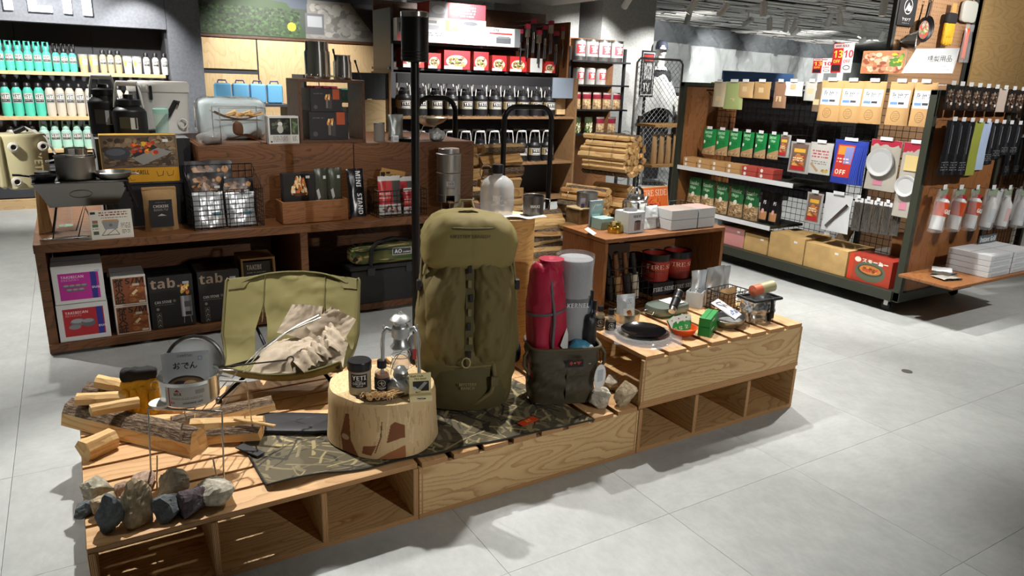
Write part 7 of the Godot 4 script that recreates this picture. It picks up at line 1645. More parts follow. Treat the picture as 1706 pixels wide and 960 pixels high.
func middle() -> void:
	var s := thing("tall_stump", "tall smooth debarked log stool standing behind the backpack", "stump", V(1.74, H + 0.002, -0.74))
	var hh := 0.665
	add(s, "trunk_side", N().patch(40, 8, func(u, t):
		var a: float = u * TAU; var k: float = 0.118 * (1.0 + 0.03 * sin(a * 3) + 0.02 * sin(a * 5 + t * 2)) * (1.04 - 0.04 * t)
		return V(sin(a) * k, t * hh, cos(a) * k)), wood("stump_pine", C("d5a866"), C("b07d42"), 0.7, 3.0, 33.0, 0.3))
	add(s, "sawn_top", N().lathe([W(0.118, hh), W(0, hh + 0.001)], 40), mats.stump_top)
	var y := H + hh + 0.004
	var fl := thing("clear_flask", "clear wide plastic flask with black cap on the tall stump", "flask", V(1.69, y, -0.76), -0.55)
	var fg := N(); fg.lathe([W(0, 0), W(0.066, 0), W(0.072, 0.006), W(0.076, 0.05), W(0.076, 0.125), W(0.066, 0.155), W(0.04, 0.175), W(0.022, 0.18), W(0.022, 0.195)], 40); for i in fg.v.size(): fg.v[i].z *= 0.5
	add(fl, "flask_body", fg, clear("frosted", C("dfe2e4"), 0.42))
	add(fl, "cap", N().lathe([W(0.024, 0.188), W(0.025, 0.19), W(0.025, 0.222), W(0.022, 0.226), W(0, 0.226)], 28), blkm())
	add(fl, "cap_strap", N().tube(range(14).map(func(k): return V(-0.05 + 0.028 * cos(k * 0.42 + 0.6), 0.19 + 0.03 * sin(k * 0.42 + 0.6), 0)), 0.0022, 5), mat("strap_olive", C("6c6554"), 0.7))
	word(fl, "printed_lettering", "nc", 0.03, V(0.004, 0.085, 0.0385), mats.flask_ink, true); word(fl, "printed_lettering", "Natur Craft", 0.008, V(0.004, 0.052, 0.0385), mats.flask_ink)
	var cp := thing("titanium_mug", "dull grey titanium mug with white print on the tall stump", "mug", V(1.845, y + 0.002, -0.70), -0.4)
	add(cp, "mug_body", N().lathe([W(0, 0), W(0.042, 0), W(0.046, 0.005), W(0.047, 0.088), W(0.0485, 0.09), W(0.045, 0.088), W(0.044, 0.008), W(0, 0.006)], 36), metal("titanium", "6d6a66", 0.42)); add(cp, "fold_handle", N().tube([V(0.046, 0.075, 0), V(0.075, 0.07, 0), V(0.07, 0.03, 0), V(0.046, 0.02, 0)], 0.0025, 5), steel()); word(cp, "printed_lettering", "MAXI", 0.012, V(0, 0.045, 0.0475), mats.flask_ink)
	var pa := thing("paper_sheet", "creased white paper sheet hanging over the tall stump's edge", "paper", V(1.77, y - 0.001, -0.69), -0.4); add(pa, "sheet", N().patch(12, 8, func(u, t): return V((u - 0.5) * 0.22, 0.002 + 0.012 * absf(sin(u * 5.0)) * t, (t - 0.5) * 0.14)), mat("paper_white", C("dcd6cf"), 0.7))
	var rk := thing("log_rack", "black tubular steel log rack with two hoop ends", "rack", V(3.2, 0, -3.95))
	var bm := mat("rack_black", C("131315"), 0.35, 0.3)
	for a in [[V(3.3, 0, -3.45), V(3.79, 0, -3.45), 1.24], [V(2.75, 0, -4.05), V(3.13, 0, -4.05), 1.285]]:
		var pts := []
		var p0: Vector3 = a[0] - rk.position; var p1: Vector3 = a[1] - rk.position; var rr2 := 0.12; var top: float = a[2]
		pts.append(p0 + V(0, 0.02, 0)); pts.append(p0 + V(0, top - rr2, 0))
		for k in 6: pts.append(p0 + V(rr2 - rr2 * cos(k * PI / 10), top - rr2 + rr2 * sin(k * PI / 10), 0))
		for k in 6: pts.append(p1 + V(-rr2 + rr2 * sin(k * PI / 10), top - rr2 + rr2 * cos(k * PI / 10), 0))
		pts.append(p1 + V(0, 0.02, 0))
		add(rk, "hoop_end", N().tube(pts, 0.023, 12), bm)
	for a in [[V(3.3, 0.1, -3.45), V(2.75, 0.1, -4.05)], [V(3.79, 0.1, -3.45), V(3.13, 0.1, -4.05)]]: add(rk, "base_rail", N().bar(a[0] - rk.position, a[1] - rk.position, 0.02, 10), bm)
	pb(rk, "price_tag", V(3.325 - rk.position.x, 1.02, -3.45 + 0.5 + 0.024 - 0.0), V(0.012, 0.05, 0.001), mats.tag_white, 0.0)
	for j in 8:
		for i in 2:
			for e in 2:
				var cx := 3.0 + e * 0.46 + rr(-0.03, 0.03); var cz := -3.75 - i * 0.14 + rr(-0.015, 0.015)
				var side: String = ["front", "rear"][i]
				split_log("split log in layer %s of the rack's stack, %s row, %s" % [["one", "two", "three", "four", "five", "six", "seven", "eight"][j], side, ["next to the counter", "next to the hoop end"][e]], V(cx - 0.21, 0.125 + j * 0.096, cz), V(cx + 0.21, 0.125 + j * 0.096 + rr(0, 0.012), cz + rr(-0.02, 0.02)), rr(0.044, 0.05), 200 + j * 4 + i * 2 + e, rng.randi() % 3 == 0, rr(0, 6.0), "logs stacked in the black rack")
	var bu := thing("white_bucket", "white round gear bucket with grey band beside the jugs", "bucket", V(3.67, 0.1, -5.0))
	add(bu, "bucket_wall", N().lathe([W(0, 0), W(0.145, 0), W(0.152, 0.01), W(0.165, 0.33), W(0.175, 0.335), W(0.178, 0.4), W(0.17, 0.405), W(0.16, 0.4), W(0.148, 0.02), W(0, 0.02)], 44), mat("bucket_white", C("d3d4d2"), 0.45))
	var yl := Pic.new(128, 64, C("bfc0bf")); yl.rect(4, 6, 120, 52, C("2a2b2d")).text("YETI", 16, 16, 30, C("e9e9e6"), false, true, 96.0); add(bu, "paper_label", N().lathe([W(0.1756, 0.338), W(0.1786, 0.398)], 16, -0.7, 0.4), tmat("bucket_label", yl.tex(), 0.5))
	var dl := thing("dark_dolly", "low dark platform under the white gear bucket", "dolly", V(3.75, 0, -4.98)); pb(dl, "deck", V(0, 0.08, 0), V(0.7, 0.035, 0.5), mats.dolly, 0.004); for x in [-0.3, 0.3]: pb(dl, "skid", V(x, 0.031, 0), V(0.06, 0.06, 0.46), mats.dolly, 0.004)
	var tb := thing("low_table", "low rough wooden table carrying the firewood bundles", "table", V(4.02, 0, -3.0)); var rw := wood("rough_pine", C("a8834f"), C("79562e"), 0.8, 3.0, 91.0)
	for k in 5: pb(tb, "table_board", V(0, 0.285, -0.32 + k * 0.16), V(0.95, 0.03, 0.152), rw, 0.003, 0, W(rr(0, 1), rr(0, 0.8)))
	for x in [-0.42, 0.42]:
		for z in [-0.32, 0.32]: pb(tb, "leg", V(x, 0.135, z), V(0.06, 0.27, 0.06), rw, 0.004, 1)
	bundle("large round firewood bundle stacked above the smaller bundles", gz(1020, 258, -3.0), -1.2, 0.44, 0.2, 3)
	bundle("firewood bundle with bark sides under the large bundle", V(3.82, 0.457, -2.92), -1.15, 0.42, 0.145, 5)
	bundle("firewood bundle lying beside the kettle and gondola post", V(4.24, 0.447, -3.08), -1.25, 0.4, 0.135, 8)
	for k in 6:
		var p := gz(915 + (k % 2) * 10, 400 - k * 8.0, -3.05 + 0.05 * (k % 2)); split_log("bark-covered log %s in the low heap behind the tall stump" % ["at the bottom", "second up", "third up", "fourth up", "fifth up", "at the top"][k], V(3.28, 0.002 + k * 0.069, -2.95 - 0.03 * (k % 2)), V(3.62, 0.002 + k * 0.069, -2.9 - 0.05 * (k % 3)), 0.042, 330 + k, k != 4, 0.0 if k % 2 else 0.5)
	var sh := thing("plank_shelf", "two-tier pale plank shelf beside the gondola's far end", "shelf", V(6.18, 0, -4.55)); for yv in [0.57, 1.03]: pb(sh, "plank", V(0, yv - 0.03, 0), V(0.62, 0.03, 0.32), rw, 0.002, 0)
	for x in [-0.29, 0.29]: pb(sh, "upright", V(x, 0.55, -0.15), V(0.03, 1.1, 0.03), mats.post_dark, 0.002)
	for k in 5: 
		var kbag := pouch("kraft_bag", "folded kraft paper bag in the row on the plank shelf", V(5.96 + k * 0.11, 0.556, -4.48), 0.1, 0.34, 0.07, kraft(), kraft(), 0.3, 0.0, "kraft bags on the plank shelf", 0.08, 0.004, "bag"); pb(kbag, "folded_top", V(0, 0.335, 0), V(0.095, 0.02, 0.012), kraft(), 0.003)
	var fn := thing("chain_link_panel", "white chain-link panel in a grey steel frame before mannequin", "fence panel", V(6.42, 0, -5.0)); var gal := metal("galvanised", "a6a8a8", 0.45)
	var fw := 0.37; var f0 := 0.2; var f1 := 1.76
	add(fn, "tube_frame", N().tube([V(-fw, 0.0, 0), V(-fw, f1 - 0.05, 0), V(-fw + 0.05, f1, 0), V(fw - 0.05, f1, 0), V(fw, f1 - 0.05, 0), V(fw, 0.0, 0)], 0.014, 8), gal)
	var wg := N(); var st := 0.075
	var a0 := -30
	while a0 < 30:
		for sg in [1.0, -1.0]:
			var y0 := f0 + a0 * st; var lo := V(-fw * sg, y0, 0); var hi := V(fw * sg, y0 + 2 * fw, 0)
			var t0 := clampf((f0 - lo.y) / (2 * fw), 0, 1); var t1 := clampf((f1 - lo.y) / (2 * fw), 0, 1)
			if t1 > t0: wg.bar(lo.lerp(hi, t0) + V(0, 0, sg * 0.002), lo.lerp(hi, t1) + V(0, 0, sg * 0.002), 0.003, 4)
		a0 += 1
	add(fn, "chain_link_mesh", wg, gal)

# ================= gondola of smoking accessories, long face to -x =================
const GX := 4.8
const GN := -0.66
const GF := -2.9
func olive_steel() -> StandardMaterial3D: return mat("olive_steel", C("34372c"), 0.45, 0.2)
func gondola() -> void:
	var o := thing("shelf_gondola", "dark olive steel gondola with brown end panels on casters", "gondola", V(5.27, 0, (GN + GF) / 2))
	var c := o.position; var m := olive_steel(); var w := redbrown(); var zl := GN - GF
	for x in [GX + 0.02, 5.74]:
		for z in [GN, GF]: pb(o, "post", V(x - c.x, 0.79, z - c.z), V(0.04, 1.4, 0.05), m, 0.003)
	for s in [-1, 1]:
		pb(o, "end_panel", V(0, 0.8, s * zl / 2), V(0.88, 1.36, 0.016), w, 0.002, 1, W(0.3 + 0.3 * s, 0.2)); pb(o, "end_rail", V(0, 0.12, s * zl / 2), V(0.94, 0.07, 0.045), m, 0.003); pb(o, "end_rail", V(0, 1.475, s * zl / 2), V(0.94, 0.035, 0.045), m, 0.003)
	for x in [GX + 0.005, 5.755]: pb(o, "base_rail", V(x - c.x, 0.12, 0), V(0.03, 0.07, zl - 0.05), m, 0.003)
	pb(o, "base_deck", V(0, 0.148, 0), V(0.92, 0.012, zl - 0.05), m, 0.001); pb(o, "top_rail", V(0, 1.478, 0), V(0.03, 0.03, zl - 0.03), m, 0.002)
	var g := N(); var z := -zl / 2
	while z < zl / 2: g.bar(V(0, 0.16, z), V(0, 1.47, z), 0.0022, 4); z += 0.05
	var y := 0.2
	while y < 1.47: g.bar(V(0.003, y, -zl / 2), V(0.003, y, zl / 2), 0.0022, 4); y += 0.05
	add(o, "mesh_panel", g, mats.wire_black)
	pb(o, "dark_backing", V(0.2, 1.0, -0.45), V(0.01, 0.9, zl - 1.0), mats.plinth_black, 0.0)
	for x in [GX + 0.05, 5.7]:
		for s in [-1, 1]:
			var k := add(o, "caster", N().lathe([W(0, -0.012), W(0.03, -0.012), W(0.033, -0.008), W(0.033, 0.008), W(0.03, 0.012), W(0, 0.012)], 20), mats.rubber); k.rotation.z = PI / 2; k.position = V(x - c.x, 0.034, s * (zl / 2 - 0.08))
			add(k, "caster_fork", N().box(V(0.03, 0, 0), V(0.05, 0.036, 0.03), 0.003), mats.spot_white)
	for a in [[0.755, -1.6], [0.39, -1.76]]:
		var l: float = a[1] - GF - 0.04
		pb(o, "shelf", V(GX + 0.21 - c.x, a[0], GF + 0.03 + l / 2 - c.z), V(0.4, 0.02, l), m, 0.002); pb(o, "price_rail", V(GX + 0.004 - c.x, a[0] - 0.004, GF + 0.03 + l / 2 - c.z), V(0.008, 0.036, l), mats.rail_white, 0.001)
	for yv in [1.43, 1.02, 0.68]: pb(o, "hook_bar", V(5.1 - c.x, yv, -1.65 / 2 - 0.2 if yv > 1.4 else 0.35), V(0.012, 0.012, zl * (0.98 if yv > 1.4 else 0.6)) if yv < 1.4 else V(0.012, 0.012, 0.5), mats.wire_black, 0.001)
	var sx := 5.12
	var sg := thing("category_sign", "white slanted category sign with Japanese heading on the gondola", "sign", gx(1545, 122, sx), -PI / 2)
	var cw := absf(gx(1505, 100, sx).z - gx(1590, 100, sx).z); var ch := gx(1545, 81, sx).y - gx(1545, 122, sx).y
	var p := Pic.new(300, 150, C("dfe2e4")); var k0 := C("1c1d1f")
	p.strokes([[2, 0.6, 2, 5], [0.6, 2, 1, 3.6], [3.6, 1.6, 3, 3], [2, 4, 0.6, 8], [2, 4, 3.4, 7], [4.4, 1, 9.4, 1], [6.9, 0, 6.9, 6.6], [5, 2.4, 8.8, 2.4, 8.8, 5, 5, 5, 5, 2.4], [4.4, 6.6, 9.6, 6.6], [5, 8, 4.6, 9.6], [6.4, 8, 6.6, 9.4], [8, 8, 8.2, 9.4], [9.2, 8, 9.8, 9.6]], 96, 40, 42, 3.2, k0)
	p.strokes([[1, 2, 5.4, 2], [0.6, 3.4, 5.8, 3.4], [3.2, 0.4, 3.2, 6], [1, 4.4, 1, 6], [5.2, 4.4, 5.2, 6], [7, 1, 7, 4.4], [9, 0.4, 9, 5.6], [0.6, 6.8, 9.6, 6.8], [4.6, 6.8, 1, 9.4], [4, 8, 4, 9.8], [5, 7, 9.4, 9.8], [8, 7.6, 6.4, 8.6]], 142, 40, 42, 3.2, k0)
	p.strokes([[1.6, 1, 1.6, 7, 0.6, 9.6], [1.6, 1, 8.8, 1, 8.8, 9.6], [1.6, 3.8, 8.8, 3.8], [1.6, 6.6, 8.8, 6.6], [5.2, 1, 5.2, 9.4]], 188, 40, 42, 3.2, k0)
	p.strokes([[3, 0.6, 7, 0.6, 7, 4, 3, 4, 3, 0.6], [0.8, 5.4, 4.4, 5.4, 4.4, 9.2, 0.8, 9.2, 0.8, 5.4], [5.8, 5.4, 9.4, 5.4, 9.4, 9.2, 5.8, 9.2, 5.8, 5.4]], 234, 40, 42, 3.2, k0)
	p.text("Smoking Accessories", 92, 104, 14, C("8b8f94"), false, false, 150.0).rect(200, 132, 70, 2, C("8b8f94"))
	var g2 := N(); g2.prism(PackedVector2Array([W(-cw * 0.52, 0), W(cw * 0.48, 0), W(cw * 0.52, ch), W(-cw * 0.3, ch)]), 0.01); add(sg, "sign_board", g2, mats.sign_pale); print_on(sg, "lettering", V(cw * 0.1, ch * 0.5, 0.0056), cw * 0.78, ch * 0.9, tmat("kunsei", p.tex(), 0.6))
	var f := Pic.new(128, 80, C("a9754e")); f.speckle(0, 0, 128, 80, [C("c58a6a"), C("d9a58a"), C("8a4b32"), C("b86a50"), C("e0c7a2")], 11, 90, 8); f.speckle(80, 0, 128, 60, [C("4f7a2c"), C("c9b32e"), C("7fa03c")], 9, 22, 2)
	var fs := thing("food_photo_panel", "smoked food photograph panel beside the white category sign", "sign", gx(1468, 123, sx + 0.03), -PI / 2); var fw := absf(gx(1434, 100, sx).z - gx(1506, 100, sx).z); pb(fs, "panel_board", V(0, ch / 2, 0), V(fw, ch, 0.008), mats.sign_pale, 0.001); print_on(fs, "photo", V(0, ch / 2, 0.0046), fw, ch, tmat("food_photo", f.tex(), 0.5))
	var pr := Pic.new(120, 150, C("e6e4e2")); pr.rect(0, 0, 60, 150, C("b81f26")).text("13", 6, 36, 38, C("f7d94a")).text("10", 66, 36, 38, C("d81f2a")).rect(4, 4, 112, 22, C("f0d0cf")).text("5000 MAX", 10, 8, 13, C("2a1a1a")).rect(6, 110, 48, 32, C("2a1d1e")).text("OFF", 10, 84, 16, C("f7d94a")).text("OFF", 68, 84, 16, C("d81f2a")).disc(90, 124, 20, 12, C("3a3636")).disc(90, 124, 16, 8, C("e6e4e2"))
	var pm := tmat("promo", pr.tex(), 0.5)
	for a in [[1400, 121, 72, 34, "tall red and white discount card behind the food photograph"], [1368, 122, 97, 31, "short red and white discount card beside the tall one"]]:
		var q := gx(a[0], a[1], 5.27); var hh := gx(a[0], a[2], 5.27).y - q.y; var ww := absf(gx(a[0] + a[3] / 2.0, a[1], 5.27).z - gx(a[0] - a[3] / 2.0, a[1], 5.27).z)
		var t := thing("discount_card", a[4], "sign", q, -PI / 2); pb(t, "card_board", V(0, hh / 2, 0), V(ww, hh, 0.004), mats.sign_pale, 0.0005); print_on(t, "card_print", V(0, hh / 2, 0.0026), ww, hh, pm)
		pb(t, "card_foot", V(0, (1.494 - q.y) / 2, 0), V(ww * 0.3, maxf(0.004, q.y - 1.494), 0.006), mats.rail_white, 0.001)

func hang(called: String, label: String, u0: float, v0: float, u1: float, v1: float, x: float, front: Material, back: Material, d := 0.02, group := "", card: Material = null, wob := 0.003) -> Node3D:   # a pack on a hook of the long face
	var a := gx((u0 + u1) / 2, v1, x); var h := gx((u0 + u1) / 2, v0, x).y - a.y; var w := absf(gx(u1, v1, x).z - gx(u0, v1, x).z)
	var o := pouch(called, label, a, w, h, d, front, back, -PI / 2, 0.0, group, 0.1, wob, "pack")
	if card: pb(o, "header_card", V(0, h * 0.93, 0.001), V(w * 0.96, h * 0.13, 0.006), card, 0.001)
	pb(o, "price_tab", V(0, h + 0.008, 0.012), V(w * 0.4, 0.024, 0.002), mats.rail_white, 0.0005); add(o, "hook_wire", N().bar(V(0, h - 0.006, 0.012), V(0, h - 0.006, -0.25), 0.002, 5), steel())
	return o
func gondola_goods() -> void:
	var kb := kraft(); var pale: StandardMaterial3D = mats.film_pale; var dkp: StandardMaterial3D = mats.pack_back
	var li := Pic.new(120, 190, C("b8925f")); li.rect(8, 36, 104, 76, C("d5dbe0")).rect(18, 88, 40, 12, C("5f86b8")).rect(62, 88, 30, 10, C("3a3a3e"))
	li.strokes([[1, 2, 6, 1], [4, 1, 2, 8], [3, 5, 8, 4], [7, 2, 6, 9]], 20, 46, 28, 2.4, C("2a2c30")); li.strokes([[2, 1, 2, 9], [2, 4, 8, 4], [6, 1, 5, 9], [8, 2, 9, 5]], 52, 46, 28, 2.4, C("2a2c30")); li.strokes([[1, 3, 9, 3], [5, 3, 3, 9]], 82, 46, 26, 2.4, C("2a2c30"))
	for k in 24: li.disc(60 + cos(k * TAU / 24) * 22, 150 + sin(k * TAU / 24) * 22, 2, 2, C("6e4f2c"))
	for k in 4: li.line([W(46, 140 + k * 7), W(74, 138 + k * 8)], 2, C("7d5c36"))
	var km := tmat("chip_bag", li.tex(), 0.8)
	for a in [[1360, 1397, "first"], [1394, 1431, "second"], [1428, 1467, "third"], [1472, 1511, "fourth"], [1500, 1524, "fifth"], [1512, 1550, "last"]]: hang("chip_bag", "kraft wood-chip bag with white label, %s in the top row" % a[2], a[0], 134 + (a[0] - 1360) * 0.02, a[1], 202 + (a[0] - 1360) * 0.06, 4.86 if a[2] != "fifth" else 4.92, km, kb, 0.05, "kraft chip bags on the top row")
	for a in [[1186, 1207, 178, C("b5a88c"), "grey-brown sachet"], [1204, 1236, 182, C("9aa66c"), "pale green sachet"], [1228, 1254, 163, C("b9986a"), "tan sachet"], [1254, 1282, 165, C("ad8a5a"), "brown kraft sachet"], [1286, 1308, 180, C("8c6a52"), "red-labelled clear sachet"], [1338, 1362, 168, C("b4b4ac"), "clear white sachet"], [1306, 1336, 160, C("dfe0de"), "plain white notice sheet"], [1352, 1366, 186, C("6c5a48"), "dark narrow sachet"]]:
		var o := hang("sachet_pack", a[4] + " on the gondola's top row near far end", a[0], 136, a[1], a[2], 4.95, mat("sachet_" + a[3].to_html(), a[3], 0.5), pale, 0.03); pb(o, "print_band", V(0, 0.07, 0.0135), V(0.05, 0.04, 0.001), mat("band_tan", C("c9b28a"), 0.6), 0.0)
	var gi := Pic.new(90, 120, C("17793c")); gi.poly([W(0, 120), W(0, 100), W(90, 74), W(90, 120)], C("a58763")).text("SMOKE", 10, 12, 12, C("b9dcb9")).text("Chips", 24, 28, 14, C("d6e8c8"), true).disc(16, 62, 8, 8, C("e3e6d8")).scribble(30, 54, 44, 2, 8, C("0f5a2c")); gi.speckle(4, 98, 86, 118, [C("8b6d4a"), C("bda37c")], 5, 30, 3)
	var gm := tmat("green_chip", gi.tex(), 0.3)
	for k in 6: hang("smoke_chip_sachet", "green smoke-chip sachet in the hanging row above the small cartons", 1169 + k * 21.5, 214 + k * 1.8, 1190 + k * 21.0, 257 + k * 1.6, 4.88, gm, dkp, 0.035, "green smoke-chip sachets")
	var si := Pic.new(90, 120, C("9b9a98")); si.rect(10, 8, 70, 104, C("6f5a50")); si.speckle(14, 40, 76, 110, [C("b5733c"), C("8f4428"), C("c9a15a")], 9, 40, 4); si.rect(20, 26, 50, 14, C("d8a53a")).rect(16, 92, 58, 16, C("a92a2e")).scribble(20, 60, 50, 2, 9, C("e6d9c8"))
	var wi := Pic.new(90, 120, C("b9b7b2")); wi.scribble(12, 30, 66, 3, 11, C("b0474a"), 3).scribble(12, 70, 66, 2, 8, C("77756f"), 4).poly([W(8, 84), W(40, 112), W(48, 106), W(14, 78)], C("a58a68")).speckle(50, 96, 86, 116, [C("b99a4a"), C("8f7a3c")], 6, 12, 3)
	hang("sausage_net_pack", "clear pack with sausage picture card on second row", 1311, 236, 1346, 288, 4.86, tmat("sausage_card", si.tex(), 0.3), pale, 0.03); hang("sheet_pack", "white printed sheet pack with wooden sticks, second row", 1344, 237, 1382, 290, 4.86, tmat("sheet_card", wi.tex(), 0.3), pale, 0.03)
	hang("slim_spice_pack", "bundle of slim spice packs beside green sachets", 1296, 224, 1314, 262, 4.9, tmat("sausage_card", si, 0.3), pale, 0.06)
	var bi := Pic.new(100, 130, C("2c3f9a")); bi.rect(14, 14, 52, 96, C("b73a34")).rect(18, 18, 44, 26, C("c98a3a")).rect(40, 20, 24, 50, C("7f84b8")).text("OFF", 20, 88, 14, C("e8d6c0")).scribble(20, 54, 40, 2, 9, C("e6c9b8"))
	for k in 14: bi.line([W(70 + k * 2, 20), W(66 + k * 2.4, 126)], 1, C("4a5fc0") if k % 2 else C("22307c"))
	hang("blue_net_pack", "thick blue net pack with red card on second row", 1381, 233, 1436, 306, 4.86, tmat("blue_net", bi.tex(), 0.25), mat("blue_film", C("33489f"), 0.3), 0.09, "", null, 0.005)
	var redc: StandardMaterial3D = mats.red_header
	for a in [[1438, 232, 1490, 317, "smoker pan pack with one round aluminium dish"], [1484, 236, 1525, 362, "tall smoker pan pack with round dish and tan card"]]:
		var o := hang("smoker_pan_pack", a[4], a[0], a[1], a[2], a[3], 4.85, mats.film_grey, pale, 0.03, "", redc)
		var h := gx(a[0], a[1], 4.85).y - gx(a[0], a[3], 4.85).y; var w := absf(gx(a[0], a[3], 4.85).z - gx(a[2], a[3], 4.85).z)
		var dg := N(); dg.t = Transform3D(Basis(Vector3.RIGHT, PI / 2), V(-w * 0.04, h * (0.55 if h < 0.35 else 0.42), 0.028)); dg.lathe([W(w * 0.42, -0.008), W(w * 0.42, 0.012), W(w * 0.39, 0.012), W(w * 0.33, 0.002), W(w * 0.3, 0.002), W(0, 0.002)], 36); add(o, "aluminium_dish", dg, mat("dish_pale", C("c9cbcc"), 0.4, 0.3)); pb(o, "pink_sticker", V(-w * 0.05, h * 0.15, 0.017), V(w * 0.3, h * 0.1, 0.001), mat("sticker_pink", C("b9788a"), 0.5), 0.0)
		if h > 0.35: pb(o, "tan_card", V(w * 0.05, h * 0.72, 0.016), V(w * 0.7, h * 0.2, 0.001), mat("sticker_tan", C("c9b47a"), 0.6), 0.0)
	for j in 2:
		for k in 6:
			var q := V(4.87, 0.7655 + j * 0.042, -2.74 + k * 0.17)
			var o := carton("chip_block_carton", "small %s chip-block carton, %s layer of the upper shelf" % [["tan", "red-ended"][int(k > 3)], ["lower", "upper"][j]], "carton", q, V(0.15, 0.04, 0.11), mat("block_red" if k > 3 else "block_tan", C("a8443a") if k > 3 else C("b98f5c"), 0.6), null, -PI / 2, "small cartons on the gondola's upper shelf")
			add(o, "white_seal", N().lathe([W(0, 0), W(0.014, 0)], 14), mats.tag_white).transform = Transform3D(Basis(Vector3.RIGHT, -PI / 2), V(-0.04, 0.02, 0.0562))
	var ci := Pic.new(90, 140, C("1c5a30")); ci.rect(0, 74, 90, 66, C("a98d68")); ci.speckle(0, 74, 90, 140, [C("8b6d4a"), C("c9b08a"), C("6f5638")], 5, 160, 3); ci.poly([W(0, 74), W(0, 60), W(90, 66), W(90, 80)], C("1c5a30")).text("Smoke", 12, 18, 16, C("c8dcc0"), true).text("Chips", 22, 40, 16, C("c8dcc0"), true).disc(52, 76, 11, 11, C("cfcdc2"))
	var cm := tmat("chips_big", ci.tex(), 0.35); var bk := Pic.new(90, 140, C("141416")); bk.rect(14, 88, 62, 36, C("b5855c")).disc(48, 86, 10, 10, C("d6a49c")).text("PS", 40, 40, 16, C("d8d8d6"))
	for k in 5: hang2("smoke_chip_bag", "green-topped bag of smoke chips standing on the lower shelf", V(4.9, 0.4005, -2.72 + k * 0.165), 0.15, 0.27, cm, dkp, "green-topped chip bags")
	for k in 2: hang2("black_chip_bag", "black chip bag with tan window at the lower shelf's end", V(4.92, 0.4005, -1.93 + k * 0.1), 0.105, 0.26, tmat("black_chip", bk, 0.3), dkp, "black chip bags")
	hang("sausage_tag_pack", "black pack with sausage tag above the plank", 1338, 320, 1366, 372, 4.86, tmat("sausage_card", si, 0.3), dkp, 0.02)
	var tl := hang("tong_pack", "white carded steel turner pack above the kraft cartons", 1366, 322, 1412, 386, 4.86, mat("card_white2", C("c4c6c8"), 0.4), dkp, 0.02); var tgl := N(); tgl.t = Transform3D(Basis(Vector3.BACK, -0.7), V(0.01, 0.12, 0.014)); tgl.box(Vector3.ZERO, V(0.025, 0.24, 0.004), 0.001); add(tl, "steel_turner", tgl, steel())
	for k in 5:
		var o := hang("skewer_pack", "dark pack of steel skewers in the third hanging row", 1416 + k * 16, 328 + k * 2.6, 1431 + k * 16, 384 + k * 2.2, 4.87, mats.pack_smoke, dkp, 0.02, "skewer packs", mats.rail_white); for e in 4: add(o, "skewer", N().bar(V(-0.018 + e * 0.012, 0.02, 0.011), V(-0.016 + e * 0.011, 0.2, 0.011), 0.002, 5), steel())
	var dy := 0.1545; var cd := card()
	var sp := Pic.new(160, 120, C("a63a26")); sp.disc(84, 66, 56, 46, C("59604a")).disc(84, 60, 46, 26, C("3c3f38")).disc(84, 58, 40, 20, C("c07a36")); sp.speckle(52, 44, 116, 72, [C("b84a26"), C("d9a050"), C("7a3a1c")], 7, 30, 2); sp.rect(0, 0, 18, 120, C("c2401f")).disc(34, 20, 12, 12, C("e6d9c8")); var wk := C("eee6d8")
	sp.strokes([[1, 2, 8, 2, 5, 6, 2, 9], [5, 6, 8, 9]], 50, 10, 18, 3, wk); sp.strokes([[2, 2, 8, 2], [1, 5, 9, 5], [4, 2, 4, 8, 8, 8]], 70, 10, 18, 3, wk); sp.strokes([[1, 5, 9, 5]], 90, 10, 18, 3, wk); sp.strokes([[2, 3, 8, 3, 8, 9, 6, 8], [4, 1, 4, 5, 2, 9]], 108, 10, 18, 3, wk); sp.strokes([[1, 5, 9, 5]], 128, 10, 18, 3, wk)
	var ot := C("8a8d90"); var oi := Pic.new(120, 110, C("c3c5c6")); oi.disc(70, 44, 22, 16, ot).disc(70, 42, 16, 10, C("5a5d60")).line([W(20, 70), W(60, 92)], 7, C("c07a4a")).scribble(10, 8, 90, 1, 9, ot).rect(40, 86, 26, 18, C("5f93b8"))
	for a in [["smoker_carton", "red smoker-pot carton at the deck's near corner", 4.93, -0.90, 0.33, 0.19, 0.2, mats.carton_scarlet, tmat("smoker_box", sp.tex(), 0.45)], ["plain_carton", "large plain kraft carton beside the red smoker carton", 5.0, -1.265, 0.36, 0.19, 0.32, cd, null], ["plain_carton", "large plain kraft carton in the middle of the deck", 5.0, -1.62, 0.33, 0.205, 0.32, cd, null], ["plain_carton", "small plain kraft carton between large one and picture carton", 4.97, -1.925, 0.24, 0.145, 0.24, cd, null], ["picture_carton", "carton with red and white end print on the deck", 4.98, -2.19, 0.26, 0.16, 0.24, cd, mat("print_pink", C("c98a88"), 0.5)], ["picture_carton", "white carton with tea strainer picture at the deck's far end", 4.98, -2.5, 0.3, 0.2, 0.28, mats.carton_grey, tmat("strainer_box", oi.tex(), 0.5)], ["tall_carton", "tall brown carton behind the red smoker carton", 5.14, -0.83, 0.2, 0.34, 0.1, cloud("brown_box", C("8a6238"), C("7c5630"), 0.8, 0.05), null]]:
		var o := carton(a[0], a[1], "carton", V(a[2], dy, a[3]), V(a[4], a[5], a[6]), a[7], a[8], -PI / 2); pb(o, "price_tag", V(a[4] * 0.25, a[5] * 0.8, a[6] / 2 + 0.0012), V(0.03, 0.016, 0.001), mats.tag_white, 0.0)
